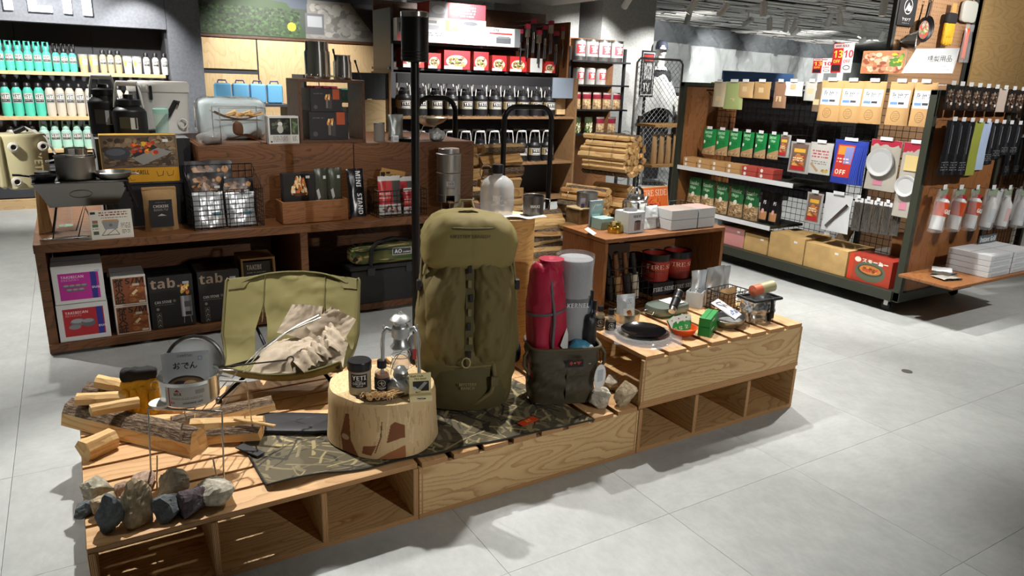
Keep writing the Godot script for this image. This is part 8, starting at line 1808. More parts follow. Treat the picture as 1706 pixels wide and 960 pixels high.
	var pk := thing("wood_plank_pack", "weathered cedar plank leaning behind the kraft cartons", "plank", V(5.17, dy, -1.5), -PI / 2); var pg := N(); pg.t = Transform3D(Basis(Vector3.BACK, -0.35), V(0.06, 0.0, 0)); pg.box(V(0, 0.17, 0), V(0.1, 0.3, 0.02), 0.002, 1); add(pk, "plank_board", pg, wood("grey_cedar", C("7d6a54"), C("544433"), 0.8, 3.0, 44.0)); pb(pk, "paper_band", V(0.0, 0.2, 0.013), V(0.05, 0.05, 0.001), mats.tag_white, 0.0)
func hang2(called: String, label: String, at: Vector3, w: float, h: float, f: Material, b: Material, grp: String) -> void:
	var o := pouch(called, label, at, w, h, 0.085, f, b, -PI / 2, 0.0, grp, 0.1, 0.006, "bag"); pb(o, "top_seal", V(0, h - 0.008, 0), V(w * 0.9, 0.016, 0.004), b, 0.001)

func hang_z(called: String, label: String, u0: float, v0: float, u1: float, v1: float, z: float, front: Material, d := 0.02, group := "") -> Node3D:
	var a := gz((u0 + u1) / 2, v1, z); var h := gz((u0 + u1) / 2, v0, z).y - a.y; var w := maxf(0.03, absf(gz(u1, v1, z).x - gz(u0, v1, z).x))
	var o := pouch(called, label, a, w, h, d, front, mats.pack_back, 0.0, 0.0, group, 0.08, 0.003, "pack")
	pb(o, "price_tab", V(0, h + 0.008, 0.012), V(minf(w, 0.06) * 0.8, 0.026, 0.002), mats.rail_white, 0.0005); add(o, "hook_wire", N().bar(V(0, h - 0.006, 0.012), V(0, h - 0.006, GN + 0.012 - z), 0.002, 5), steel())
	return o
func end_goods() -> void:
	var i := Pic.new(80, 130, C("231f1d")); i.speckle(4, 20, 76, 126, [C("4a362c"), C("6d5240"), C("15130f"), C("8d857c")], 10, 50, 3); i.rect(46, 90, 18, 14, C("cfcfca"))
	var bm := tmat("knife_card", i.tex(), 0.25)
	var lo := Pic.new(60, 200, C("1b1b1d")); lo.line([W(30, 10), W(26, 190)], 14, C("303136")).line([W(38, 20), W(34, 120)], 3, C("84878c")).scribble(8, 150, 40, 4, 9, C("6c6d70"))
	var lm := tmat("tool_card", lo.tex(), 0.25)
	for k in 9:
		var u := 1578 + k * 14.5
		hang_z("knife_pack", "dark carded pocket-knife pack in the end panel's top row", u - 8, 140 + k * 1.2, u + 7, 183 + k * 0.6, GN + 0.1 - 0.006 * k, bm if k != 6 else mat("pack_mixed", C("b9a89c"), 0.4), 0.02, "pocket-knife packs in the top row")
	for k in 9:
		var u := 1570 + k * 14.5; var c: Material = lm
		var e := 292.0 - maxf(0.0, k - 3.0) * 9.0 if k < 7 else 258.0
		if k == 3: c = mat("pack_lime", C("8d9440"), 0.35)
		if k == 4: c = mat("pack_bluewhite", C("a3b4cf"), 0.35)
		hang_z("tool_pack", ["black carded camping tool in the end panel's second row", "lime green carded tool in the second row", "blue and white carded tool in the second row"][0 if k != 3 and k != 4 else k - 2], u - 9, 200 + k * 0.8, u + 8, e, GN + 0.1 - 0.006 * k, c, 0.02, "carded tools in the second row")
	for k in 6:
		var u := 1557.0 + k * 27.0; var gas := k < 3
		var a := gz(u, 386 - k * 1.5, GN + 0.09)
		var o := thing("gas_canister_pack" if gas else "fuel_bottle_pack", ["clear pack with red-capped gas canister, first on the row", "clear pack with gas canister turned to its back label", "clear pack with gas canister showing its orange band", "clear pack with plain white fuel bottle beside gas canisters", "clear pack with white fuel bottle and pink label", "clear pack with white fuel bottle at the row's end"][k], "pack", a, 0.05 - 0.15 * (k % 2))
		var cg := N(); o.scale = V(1.22, 1.22, 1.22); cg.t = Transform3D(Basis(Vector3.BACK, -0.18), V(0.0, 0.012, 0.0)); 
		if gas: cg.lathe([W(0, 0), W(0.032, 0), W(0.033, 0.004), W(0.033, 0.15), W(0.03, 0.16), W(0.022, 0.166), W(0.02, 0.172), W(0, 0.172)], 28)
		else: cg.lathe([W(0, 0), W(0.03, 0), W(0.032, 0.006), W(0.032, 0.13), W(0.016, 0.16), W(0.014, 0.175), W(0, 0.176)], 28)
		add(o, "canister_body", cg, mats.canister_white)
		var g2 := N(); g2.t = cg.t
		if gas:
			g2.lathe([W(0.0334, 0.075), W(0.0334, 0.15)], 24); add(o, "orange_band", g2, mat("gas_orange", C("c4491f") if k != 1 else C("b53a2a"), 0.4))
			var g3 := N(); g3.t = cg.t; g3.lathe([W(0.02, 0.17), W(0.022, 0.172), W(0.022, 0.192), W(0, 0.194)], 24); add(o, "red_cap", g3, mat("gas_red", C("b3242a"), 0.4))
			if k != 1: word(o, "lettering", "GAS", 0.024, V(0.022, 0.112, 0.0345), mats.flask_ink, false, true, V(0, 0, -0.18))
		else: g2.lathe([W(0.0324, 0.03), W(0.0324, 0.11)], 16, -0.9, 0.9); add(o, "paper_label", g2, mat("label_pink", C("c9a3a3"), 0.5) if k == 4 else mats.tag_grey)
		pb(o, "header_card", V(0.02, 0.215, -0.002), V(0.085, 0.04, 0.003), mat("leaf_card", C("5f7a40") if gas else C("88898a"), 0.5), 0.001); add(o, "clear_film", pouch_g(0.1, 0.235, 0.075, 0.06, 0.006, k * 40.0), clear("film", C("f4f6f8"), 0.16)); pb(o, "star_hook_tag", V(0.0, 0.245, 0.01), V(0.035, 0.026, 0.002), mats.rail_white, 0.0005); add(o, "hook_wire", N().bar(V(0, 0.232, 0.01), V(0, 0.232, -0.075), 0.002, 5), steel())
	var sh := thing("end_shelf", "red-brown plywood shelf fixed low on the gondola's end", "shelf", V(5.22, 0.285, -0.42)); pb(sh, "shelf_board", V(0, 0.008, -0.03), V(0.98, 0.018, 0.36), redbrown(), 0.002, 0, W(0.3, 0.6)); for x in [-0.42, 0.42]: pb(sh, "bracket", V(x, -0.012, -0.04), V(0.02, 0.02, 0.3), olive_steel(), 0.002)
	var wt := mat("tray_card", C("c8cbcd"), 0.5); var gi := Pic.new(128, 32, C("4b5258")); gi.text("Instant Grill", 8, 6, 20, C("e3e6e8"), false, true, 112.0)
	for k in 4:
		for e in 2:
			var o := carton("grill_tray_carton", "flat white grill-tray carton, %s of the %s stack" % [["bottom", "second", "third", "top"][k], ["inner", "outer"][e]], "carton", V(5.34 + e * 0.29, 0.3025 + k * 0.038, -0.44), V(0.28, 0.036, 0.28), wt, null, 0.0, "grill-tray cartons on the end shelf", null, null); pb(o, "edge_print", V(0, 0.018, 0.1408), V(0.2, 0.012, 0.001), mats.tag_grey, 0.0)
	var ig := thing("instant_grill_sign", "grey strip card reading instant grill behind the stacks", "sign", V(5.62, 0.455, -0.545)); pb(ig, "sign_strip", V(0, 0.03, 0), V(0.24, 0.06, 0.006), mat("sign_grey", C("4b5258"), 0.5), 0.001); print_on(ig, "lettering", V(0, 0.03, 0.0038), 0.236, 0.058, tmat("instant_grill", gi.tex(), 0.5))
	for k in 3: pouch("flat_pack", ["clear flat pack lying on the end shelf", "grey flat pack beside the clear one on end shelf", "white card pack at the shelf's corner near stacks"][k], V(4.9 + k * 0.1, 0.312 + 0.004 * k, -0.36 - 0.06 * k), 0.15, 0.12, 0.018, [mats.film_grey, mats.pack_smoke, wt][k], mats.film_pale, 0.4 * k - 0.3, -PI / 2, "", 0.1, 0.003, "pack")

# ================= the wall of bottles, jugs and far goods =================
func bottle_kind(o: Node3D, body: Color, cap: Color, r: float, h: float, loop: bool, tum := false) -> void:
	var bb := add(o, "bottle_body", N().lathe([W(0, 0), W(r * 0.9, 0), W(r * 0.92, 0.02), W(r, 0.024), W(r, h * 0.86), W(r * 0.66, h * 0.97), W(r * 0.64, h)] if not tum else [W(0, 0), W(r * 0.78, 0), W(r * 0.8, 0.02), W(r, h * 0.9), W(r, h)], 18), mat("btl_" + body.to_html(), body, 0.5))
	var cp := add(o, "cap", N().lathe([W(r * 0.7, h), W(r * 0.7, h + 0.035), W(r * 0.5, h + 0.045), W(0, h + 0.045)] if not tum else [W(r * 1.02, h), W(r, h + 0.014), W(0, h + 0.014)], 16), mat("cap_" + cap.to_html(), cap, 0.4))
	if loop: add(cp, "carry_loop", N().tube([V(-r * 0.55, h + 0.02, 0), V(-r * 0.5, h + 0.085, 0), V(r * 0.5, h + 0.085, 0), V(r * 0.55, h + 0.02, 0)], 0.011, 6), mat("cap_" + cap.to_html(), cap, 0.4))
	if not mats.has("btl_label"):
		var p := Pic.new(80, 64, C("d6d6d0")); p.rect(2, 2, 76, 60, C("1a1a1c")).rect(4, 4, 72, 56, C("d6d6d0")).rect(6, 40, 68, 18, C("1a1a1c")).text("YETI", 8, 9, 26, C("1a1a1c"), false, true, 62.0).scribble(12, 46, 56, 1, 9, C("d6d6d0")); tmat("btl_label", p.tex(), 0.6)
		var q := Pic.new(80, 64, C("c9b45a")); q.rect(30, 0, 50, 64, C("d6d6d0")).text("YETI", 36, 14, 16, C("1a1a1c"), false, true, 40.0).scribble(36, 40, 36, 2, 8, C("55555a")); tmat("btl_label_y", q.tex(), 0.6)
	add(bb, "paper_label", N().lathe([W(r * (0.9 if tum else 1.0) + 0.001, h * 0.46), W(r * (0.97 if tum else 1.0) + 0.001, h * 0.8)], 10, -0.95, 0.95), mats["btl_label_y" if tum else "btl_label"])
func row(kinds: Array, y: float, z: float, grp: String) -> void:   # each: [u from, u to, count, protos index, label]
	for a in kinds:
		var proto: Node3D = null
		for k in a[2]:
			var x := lerpf(gz(a[0], 100, z).x, gz(a[1], 100, z).x, (k + 0.5) / a[2])
			if proto == null:
				proto = thing(a[3], a[4], "tumbler" if a[9] else "bottle", V(x, y, z), 0.0, grp); bottle_kind(proto, a[5], a[6], a[7], a[8], a[10], a[9])
			else: dup(proto, V(x, y, z))
func bottle_wall() -> void:
	var z := -7.05
	var gw := cloud("grey_paint", C("6d7178"), C("63676e"), 0.7, 0.05, 0.0, 0.5)
	var o := struct("wall_feature", V(0, 0, z))
	pb(o, "wall_face", V(-1.8, 2.3, -0.1), V(5.9, 0.88, 0.2), gw, 0.002); pb(o, "wall_pier", V(1.3, 1.3, -0.1), V(0.34, 2.6, 0.24), gw, 0.002); pb(o, "wall_seam", V(1.128, 2.2, 0.001), V(0.004, 0.7, 0.002), mat("seam", C("26231f"), 0.8), 0.0)
	var blk: StandardMaterial3D = mats.recess_black
	for k in 8: pb(o, "back_panel", V(-4.55 + (k + 0.5) * 0.71, 0.95, -0.62), V(0.705, 1.9, 0.03), blk, 0.002)
	pb(o, "recess_top", V(-1.8, 1.9, -0.35), V(5.9, 0.03, 0.5), blk, 0.0); pb(o, "recess_side", V(1.12, 0.95, -0.35), V(0.02, 1.9, 0.5), blk, 0.0)
	var oak := wood("pale_oak", C("d2b488"), C("b8966a"), 0.6, 3.0, 500.0)
	for a in [[1.386, 0.42], [0.935, 0.42], [0.6, 0.44], [0.06, 0.5]]:
		for k in 3: pb(o, "shelf_board", V(-4.0 + k * 1.87 + 0.4, a[0] - 0.018, -0.21 + (0.06 if a[0] < 0.1 else 0.0)), V(1.866, 0.036 if a[0] > 0.1 else 0.12, a[1]), oak, 0.002, 0, W(k * 0.3, a[0] * 0.4))
	var sea := C("4fbfa8"); var sand := C("bdb6a8"); var blackc := C("1b1b1e"); var aqua := C("a9d4c6"); var whitec := C("dcdcd8"); var kh := C("a9a183"); var stl := C("8c8f90")
	row([[-8, 86, 6, "seafoam_bottle", "seafoam bottle with seafoam loop cap on the top shelf", sea, C("47b29c"), 0.04, 0.2, false, true], [87, 128, 3, "seafoam_steel_bottle", "seafoam bottle with black loop cap on the top shelf", sea, blackc, 0.036, 0.19, false, true], [130, 164, 2, "khaki_tumbler", "khaki tumbler with yellow label on the top shelf", kh, stl, 0.045, 0.17, true, false], [165, 203, 3, "khaki_bottle", "khaki bottle with black cap on the top shelf", kh, blackc, 0.034, 0.19, false, false], [204, 236, 2, "white_tumbler", "white tumbler with yellow label on the top shelf", whitec, stl, 0.045, 0.17, true, false], [236, 281, 3, "white_bottle", "white bottle with black cap on the top shelf", whitec, blackc, 0.033, 0.18, false, false]], 1.3865, z - 0.1, "bottles on the top shelf")
	row([[-10, 66, 4, "large_seafoam_bottle", "large seafoam bottle with black cap on the middle shelf", sea, blackc, 0.046, 0.29, false, false], [66, 182, 7, "large_sand_bottle", "large sand-coloured bottle with black cap on middle shelf", sand, blackc, 0.044, 0.29, false, false], [182, 286, 6, "large_cream_bottle", "large cream bottle with black cap on the middle shelf", C("d8d2b8"), blackc, 0.045, 0.28, false, false]], 0.9355, z - 0.1, "large bottles on the middle shelf")
	row([[-10, 45, 3, "loop_bottle", "pale bottle with black loop cap on the low shelf", C("c3beb4"), blackc, 0.047, 0.2, false, true], [46, 176, 7, "aqua_bottle", "pale aqua bottle with aqua loop cap on the low shelf", aqua, C("9cc7b8"), 0.049, 0.2, false, true], [180, 285, 5, "beige_bottle", "beige bottle with black loop cap on the low shelf", C("cfc6b2"), blackc, 0.047, 0.2, false, true]], 0.6005, z - 0.1, "bottles on the low shelf")
	var lt := mat("sign_glow", C("f4f5f6"), 0.4); lt.emission_enabled = true; lt.emission = Color(0.93, 0.96, 1.0); lt.emission_energy_multiplier = 1.8
	var sg := thing("fascia_sign", "large white illuminated fascia lettering above the bottle shelves", "sign", V(-0.29, 1.975, z + 0.035))
	for a in [["Y", 0.015], ["E", 0.27], ["T", 0.505]]: word(sg, "sign_letter", a[0], 0.36, V(a[1], 0.155, 0.0), lt, false, true, Vector3.ZERO, 0.05)
	pb(sg, "sign_letter", V(0.685, 0.155, 0), V(0.085, 0.36, 0.05), lt, 0.001)
	for k in 2:
		var fl := OmniLight3D.new(); fl.name = "letter_glow"; sg.add_child(fl); fl.position = V(-0.1 + k * 0.6, 0.21, 0.12); fl.light_energy = 0.05; fl.light_color = Color(0.93, 0.96, 1.0); fl.light_size = 0.1; fl.omni_range = 20.0; fl.shadow_enabled = true
	for k in 4:
		var x := -1.6 + k * 0.62
		var cb := thing("grey_cooler", "charcoal hard cooler on the bottom ledge below the bottles", "cooler", V(x, 0.1025, z - 0.1), 0.0, "charcoal coolers on the ledge"); pb(cb, "cooler_body", V(0, 0.13, 0), V(0.56, 0.26, 0.33), mats.cooler_charcoal, 0.02); pb(cb, "lid", V(0, 0.3, 0), V(0.58, 0.07, 0.35), mats.cooler_charcoal, 0.02); var lp := print_on(cb, "logo_plate", V(0.12, 0.2, 0.1665), 0.2, 0.07, tmat("cooler_logo", logo_pic(), 0.5))
	var hc := thing("beige_cooler", "beige hard cooler standing on its end on the counter", "cooler", gy(48, 312, CY), 0.25)
	var tanm := mat("cooler_tan", C("b5ae88"), 0.5)
	var hg := N(); hg.lathe([W(0, 0), W(0.12, 0), W(0.132, 0.012), W(0.145, 0.36), W(0.135, 0.385), W(0, 0.39)], 40, 0, TAU, 0.92); for i in hg.v.size(): hg.v[i].z *= 0.8
	add(hc, "cooler_body", hg, tanm); pb(hc, "lid_slab", V(-0.16, 0.2, 0), V(0.05, 0.38, 0.22), tanm, 0.02)
	for a in [[-0.09, 0.06], [0.1, 0.3], [-0.08, 0.3]]:
		var fg := N(); fg.t = Transform3D(Basis(Vector3.RIGHT, PI / 2), V(a[0], a[1], 0.118)); fg.lathe([W(0.034, 0), W(0.034, 0.014), W(0.02, 0.018), W(0.018, 0.01), W(0, 0.01)], 24); var ft := add(hc, "foot_ring", fg, mat("ring_white", C("d8d6ca"), 0.5)); var f2 := N(); f2.t = fg.t; f2.lathe([W(0.016, 0.011), W(0, 0.0115)], 16); add(ft, "foot_plug", f2, blkm())
	add(hc, "rope_handle", N().tube([V(-0.03, 0.38, 0.05), V(0.02, 0.43, 0.06), V(0.13, 0.36, 0.1), V(0.17, 0.24, 0.12)], 0.008, 8), mat("rope_white", C("c9c7bf"), 0.7)); add(hc, "handle_grip", N().bar(V(-0.05, 0.395, 0.05), V(0.02, 0.428, 0.06), 0.018, 10), blkm()); for y in [0.1, 0.26]: pb(hc, "latch", V(-0.19, y, 0.03), V(0.02, 0.06, 0.05), blkm(), 0.005)
	word(hc, "moulded_lettering", "YETI", 0.05, V(0.06, 0.18, 0.108), tanm, false, true, V(0, 0, -PI / 2), 0.006)
	var mw := struct("wall_mural", V(0, 0, -7.3)); pb(mw, "wall_face", V(2.55, 1.3, -0.05), V(2.2, 2.6, 0.1), mats.mural_base, 0.0)
	for a in [[1.5, 2.11, 1.47, 1.82], [2.12, 2.84, 0.5, 1.82], [2.85, 3.6, 0.5, 1.82], [1.5, 2.11, 0.5, 1.42]]: pb(mw, "oak_panel", V((a[0] + a[1]) / 2, (a[2] + a[3]) / 2, 0.012), V(a[1] - a[0] - 0.006, a[3] - a[2] - 0.006, 0.02), wood("panel_oak", C("d9bd90"), C("c4a475"), 0.6, 2.0, 610.0), 0.001, 1, W(a[0] * 0.2, 0.1))
	pb(mw, "ledge_strip", V(2.55, 1.838, 0.02), V(2.15, 0.03, 0.05), wood("cubby_wood", Color.WHITE, Color.WHITE, 0.5, 1, 1), 0.001)
	var mu := Pic.new(256, 64, C("39403a")); mu.rect(0, 0, 256, 16, C("3f4854")); mu.poly([W(0, 20), W(60, 2), W(120, 8), W(150, 64), W(0, 64)], C("2f4527")); mu.speckle(0, 16, 140, 64, [C("26381f"), C("304527"), C("1b2a18"), C("3f5a30")], 3.0, 760, 6); mu.poly([W(150, 0), W(230, 0), W(256, 64), W(146, 64)], C("6e6d69")); mu.speckle(150, 0, 256, 64, [C("7c7b76"), C("5c5b58"), C("8a8984")], 8, 90, 7); mu.rect(146, 22, 28, 34, C("55575a")).rect(149, 26, 22, 18, C("8e9296")).disc(126, 46, 6, 7, C("d4b32a")).poly([W(214, 0), W(256, 0), W(256, 58)], C("2a2a29"))
	var pan := thing("mural_panel", "landscape photo mural of green hills and vehicle above panels", "mural", V(2.55, 1.856, -7.265)); pb(pan, "mural_board", V(0, 0.225, 0), V(2.12, 0.45, 0.02), mats.mural_base, 0.002); print_on(pan, "photo_print", V(0, 0.225, 0.0106), 2.11, 0.445, tmat("mural", mu.tex(), 0.6))
	var su := thing("panel_shelf", "narrow brown shelf unit of small packs behind the cubby", "shelf unit", V(2.75, 0, -6.55)); for x in [-0.35, 0.35]: pb(su, "side_panel", V(x, 0.72, 0), V(0.03, 1.44, 0.5), mats.shelf_grey, 0.002)
	for y in [0.5, 0.9, 1.15, 1.43]: pb(su, "shelf_board", V(0, y, 0), V(0.67, 0.02, 0.5), oak, 0.001)
	for a in [[1.16, 4, "pink", "c23a6a", 0.07, 0.16], [1.16, 3, "mint", "7fc4b4", 0.1, 0.14], [0.91, 6, "white", "cfcfca", 0.08, 0.18]]:
		for k in a[1]: carton("small_pack", "small %s pack on the narrow shelf unit" % a[2], "pack", V((2.455 if a[2] != "mint" else 2.82) + k * 0.095, a[0] + 0.0005, -6.38), V(a[4], a[5], 0.1), mat("sp_" + a[2], C(a[3]), 0.5), mats.tag_grey, 0.0, "small %s packs" % a[2], null, null, W(0.6, 0.4))
	for k in 4:
		var bj := thing("blue_ice_pack", "sky blue ice pack with handle behind the wrapped cooler", "ice pack", V(1.62 + k * 0.19, 1.1, -6.85), 0.0, "blue ice packs"); pb(bj, "pack_body", V(0, 0.11, 0), V(0.18, 0.22, 0.07), mat("ice_blue", C("6fb2dc"), 0.4), 0.02); add(bj, "handle", N().tube([V(-0.05, 0.215, 0), V(-0.04, 0.25, 0), V(0.04, 0.25, 0), V(0.05, 0.215, 0)], 0.008, 6), mat("ice_navy", C("2a3f6a"), 0.4))
	var bt := thing("back_table", "low grey table under the blue ice packs", "table", V(1.9, 0, -6.85)); pb(bt, "table_top", V(0, 1.085, 0), V(0.86, 0.028, 0.35), mats.shelf_grey, 0.002); for x in [-0.4, 0.4]: pb(bt, "leg_panel", V(x, 0.535, 0), V(0.03, 1.07, 0.33), mats.shelf_grey, 0.002)
func logo_pic() -> Pic:
	var p := Pic.new(96, 36, C("55585e")); p.text("YETI", 10, 8, 20, C("d6d8da"), false, true, 76.0); return p

func jug_shelf() -> void:
	var zf := -5.4; var x0 := 3.05; var x1 := 5.45
	var oak := wood("shelf_oak", C("8a6a48"), C("6d4f32"), 0.6, 3.0, 700.0)
	var o := thing("jug_shelving", "black-topped wooden shelving full of black jugs", "shelving", V((x0 + x1) / 2, 0, zf - 0.25)); var w := x1 - x0
	pb(o, "black_fascia", V(-0.05, 1.44, 0.16), V(w - 0.3, 0.1, 0.04), mats.plinth_black, 0.002); pb(o, "grey_end", V(w / 2 - 0.16, 1.38, 0.2), V(0.3, 0.24, 0.02), mat("end_grey", C("7d8896"), 0.6), 0.002); pb(o, "pale_end", V(w / 2 - 0.16, 1.16, 0.05), V(0.3, 0.2, 0.02), wood("panel_oak", Color.WHITE, Color.WHITE, 0.5, 1, 1), 0.001)
	for y in [1.04, 0.5, 0.06]: pb(o, "shelf_board", V(0, y - 0.012, 0), V(w, 0.024, 0.5), oak, 0.001)
	for s in [-1, 1]: pb(o, "side_panel", V(s * (w / 2 + 0.013), 0.75, 0), V(0.024, 1.5, 0.52), oak, 0.001, 1)
	pb(o, "back_panel", V(0, 0.75, -0.26), V(w, 1.5, 0.014), mats.recess_black, 0.0); pb(o, "grey_side", V(-w / 2 - 0.22, 1.35, 0.22), V(0.4, 0.26, 0.02), mat("end_grey2", C("45484e"), 0.6), 0.002); pb(o, "pale_side", V(-w / 2 - 0.22, 0.8, 0.22), V(0.4, 0.82, 0.02), mats.panel_oak, 0.002)
	var proto: Node3D = null
	for j in 2:
		for e in 2:
			for k in 11:
				var p := V(x0 + 0.2 + k * 0.19 + 0.06 * e, [1.0405, 0.5005][j], zf - 0.12 - 0.2 * e)
				var lb: String = "black half-gallon jug with silver handle on the %s shelf, %s row" % [["upper", "lower"][j], ["front", "rear"][e]]
				if proto == null: proto = thing("handled_jug", lb, "jug", p, -0.35, "jugs on the upper shelf, front row"); growler(proto, 0.078, 0.24, 0.125)
				else: dup(proto, p, -0.35, lb, "jugs on the %s shelf, %s row" % [["upper", "lower"][j], ["front", "rear"][e]])

func grill_shelf() -> void:
	var z := -6.0; var dk: StandardMaterial3D = mats.plinth_black
	var o := thing("grill_shelving", "dark tall shelving of grill cartons behind the jugs", "shelving", V(4.48, 0, z - 0.2)); pb(o, "back_panel", V(0, 1.15, -0.3), V(2.4, 2.3, 0.03), wood("cubby_wood", Color.WHITE, Color.WHITE, 0.5, 1, 1), 0.002, 1)
	for y in [1.54, 1.82]: pb(o, "shelf_board", V(-0.1 if y < 1.6 else -0.3, y, 0), V(2.3 if y < 1.6 else 1.75, 0.025, 0.5), dk, 0.001)
	pb(o, "side_panel", V(1.2, 1.15, 0), V(0.03, 2.06, 0.55), redbrown(), 0.002, 1); pb(o, "side_panel", V(-1.2, 1.15, 0), V(0.03, 2.06, 0.55), dk, 0.002, 1); pb(o, "base_box", V(0, 0.75, -0.05), V(2.4, 1.5, 0.4), dk, 0.002)
	var a := Pic.new(300, 110, C("dfe0df")); a.rect(118, 6, 60, 50, C("7a9a4a")).line([W(134, 20), W(162, 20), W(140, 46)], 3, C("d6d8cf")).line([W(150, 20), W(136, 46)], 3, C("d6d8cf")).rect(20, 14, 60, 12, C("8a8d94")).rect(20, 34, 70, 20, C("a9adb4")).scribble(20, 66, 100, 2, 10, C("77797c")).disc(230, 16, 34, 10, C("3b3f44")).line([W(206, 22), W(262, 90)], 3, C("7d8288")).line([W(256, 22), W(202, 90)], 3, C("7d8288")).disc(202, 92, 8, 8, C("55595e"))
	var b := Pic.new(160, 110, C("e2e3e2")); b.text("SLATE", 10, 10, 13, C("2b2d30")).rect(10, 30, 110, 9, C("b8242c")).rect(44, 56, 70, 36, C("5f6368")).rect(50, 50, 58, 12, C("7d8186")).rect(132, 0, 28, 110, C("6c6f73"))
	var c := Pic.new(220, 60, C("b3232c")); c.rect(0, 0, 70, 60, C("8f9297")).disc(36, 30, 26, 16, C("b9bcc0")).text("weber", 80, 20, 18, C("2a0f10")).scribble(120, 12, 60, 4, 11, C("e3b9b6"), 3)
	var d := Pic.new(110, 100, C("6b6e72")); d.rect(10, 20, 30, 40, C("2a2b2d")).rect(60, 10, 40, 36, C("a9acb0")).rect(0, 66, 50, 34, C("b02830")).rect(56, 60, 44, 34, C("cfc9c2"))
	var wt: StandardMaterial3D = mats.carton_white
	for e in [["large white grill-stand carton on the upper grill shelf", 3.98, 0.86, 0.27, a, "grill_a"], ["white griddle carton beside the grill-stand carton", 4.66, 0.46, 0.21, b, "grill_b"], ["grey and red grill carton next to the torch pole", 3.42, 0.24, 0.24, d, "grill_d"]]: carton("grill_carton_large", e[0], "carton", V(e[1], 1.833, z), V(e[2], e[3], 0.35), wt, tmat(e[5], e[4].tex(), 0.45))
	carton("grill_carton_large", "red and grey grill carton stacked on the white carton", "carton", V(4.05, 2.104, z), V(0.72, 0.17, 0.33), mats.carton_scarlet, tmat("grill_c", c.tex(), 0.45))
	var f := Pic.new(100, 90, C("b9262e")); f.disc(48, 52, 40, 30, C("d8c9b0")); f.speckle(12, 26, 84, 80, [C("c98a4a"), C("7f5a34"), C("e0d2b4"), C("6f8a3c"), C("3a2a20")], 9, 50, 5); f.rect(0, 74, 70, 16, C("e3e0da"))
	var fm := tmat("pizza_box", f.tex(), 0.45)
	for k in 8:
		var wd: float = [0.26, 0.16, 0.34, 0.2, 0.2, 0.24, 0.18, 0.16][k]; carton("accessory_carton", "red grill-accessory carton with food photo on the shelf, %s along" % ["first", "second", "third", "fourth", "fifth", "sixth", "seventh", "eighth"][k], "carton", V(3.52 + [0.0, 0.26, 0.55, 0.87, 1.12, 1.39, 1.65, 1.86][k], 1.5535, z + 0.02), V(wd, [0.22, 0.17, 0.21, 0.21, 0.18, 0.18, 0.17, 0.14][k], 0.2), mats.carton_scarlet, fm if k != 6 else mats.carton_grey)
	for k in 14:   # long-handled grill tools on hooks
		var t := thing("grill_tool", "black-handled steel grill tool with red header on the hooks", "grill tool", V(4.93 + (k % 7) * 0.085 + 0.042 * (k / 7), 1.66 + 0.06 * (k % 3), z + 0.12 + 0.1 * (k / 7)), 0.0, "grill tools on hooks"); add(t, "handle", N().tube([V(0, 0, 0), V(0.005, 0.16, 0)], [0.012, 0.009], 8), blkm()); add(t, "shaft", N().bar(V(0.005, 0.16, 0), V(0, 0.24, 0), 0.005, 6), steel()); pb(t, "blade", V(0, 0.29, 0), V(0.05, 0.1, 0.005), steel() if k % 2 else blkm(), 0.002); pb(t, "header_card", V(0, 0.365, 0), V(0.065, 0.05, 0.003), mats.red_header, 0.001); add(t, "hook_wire", N().bar(V(0, 0.38, 0), V(0, 0.38, z - 0.48 - t.position.z), 0.002, 5), steel())

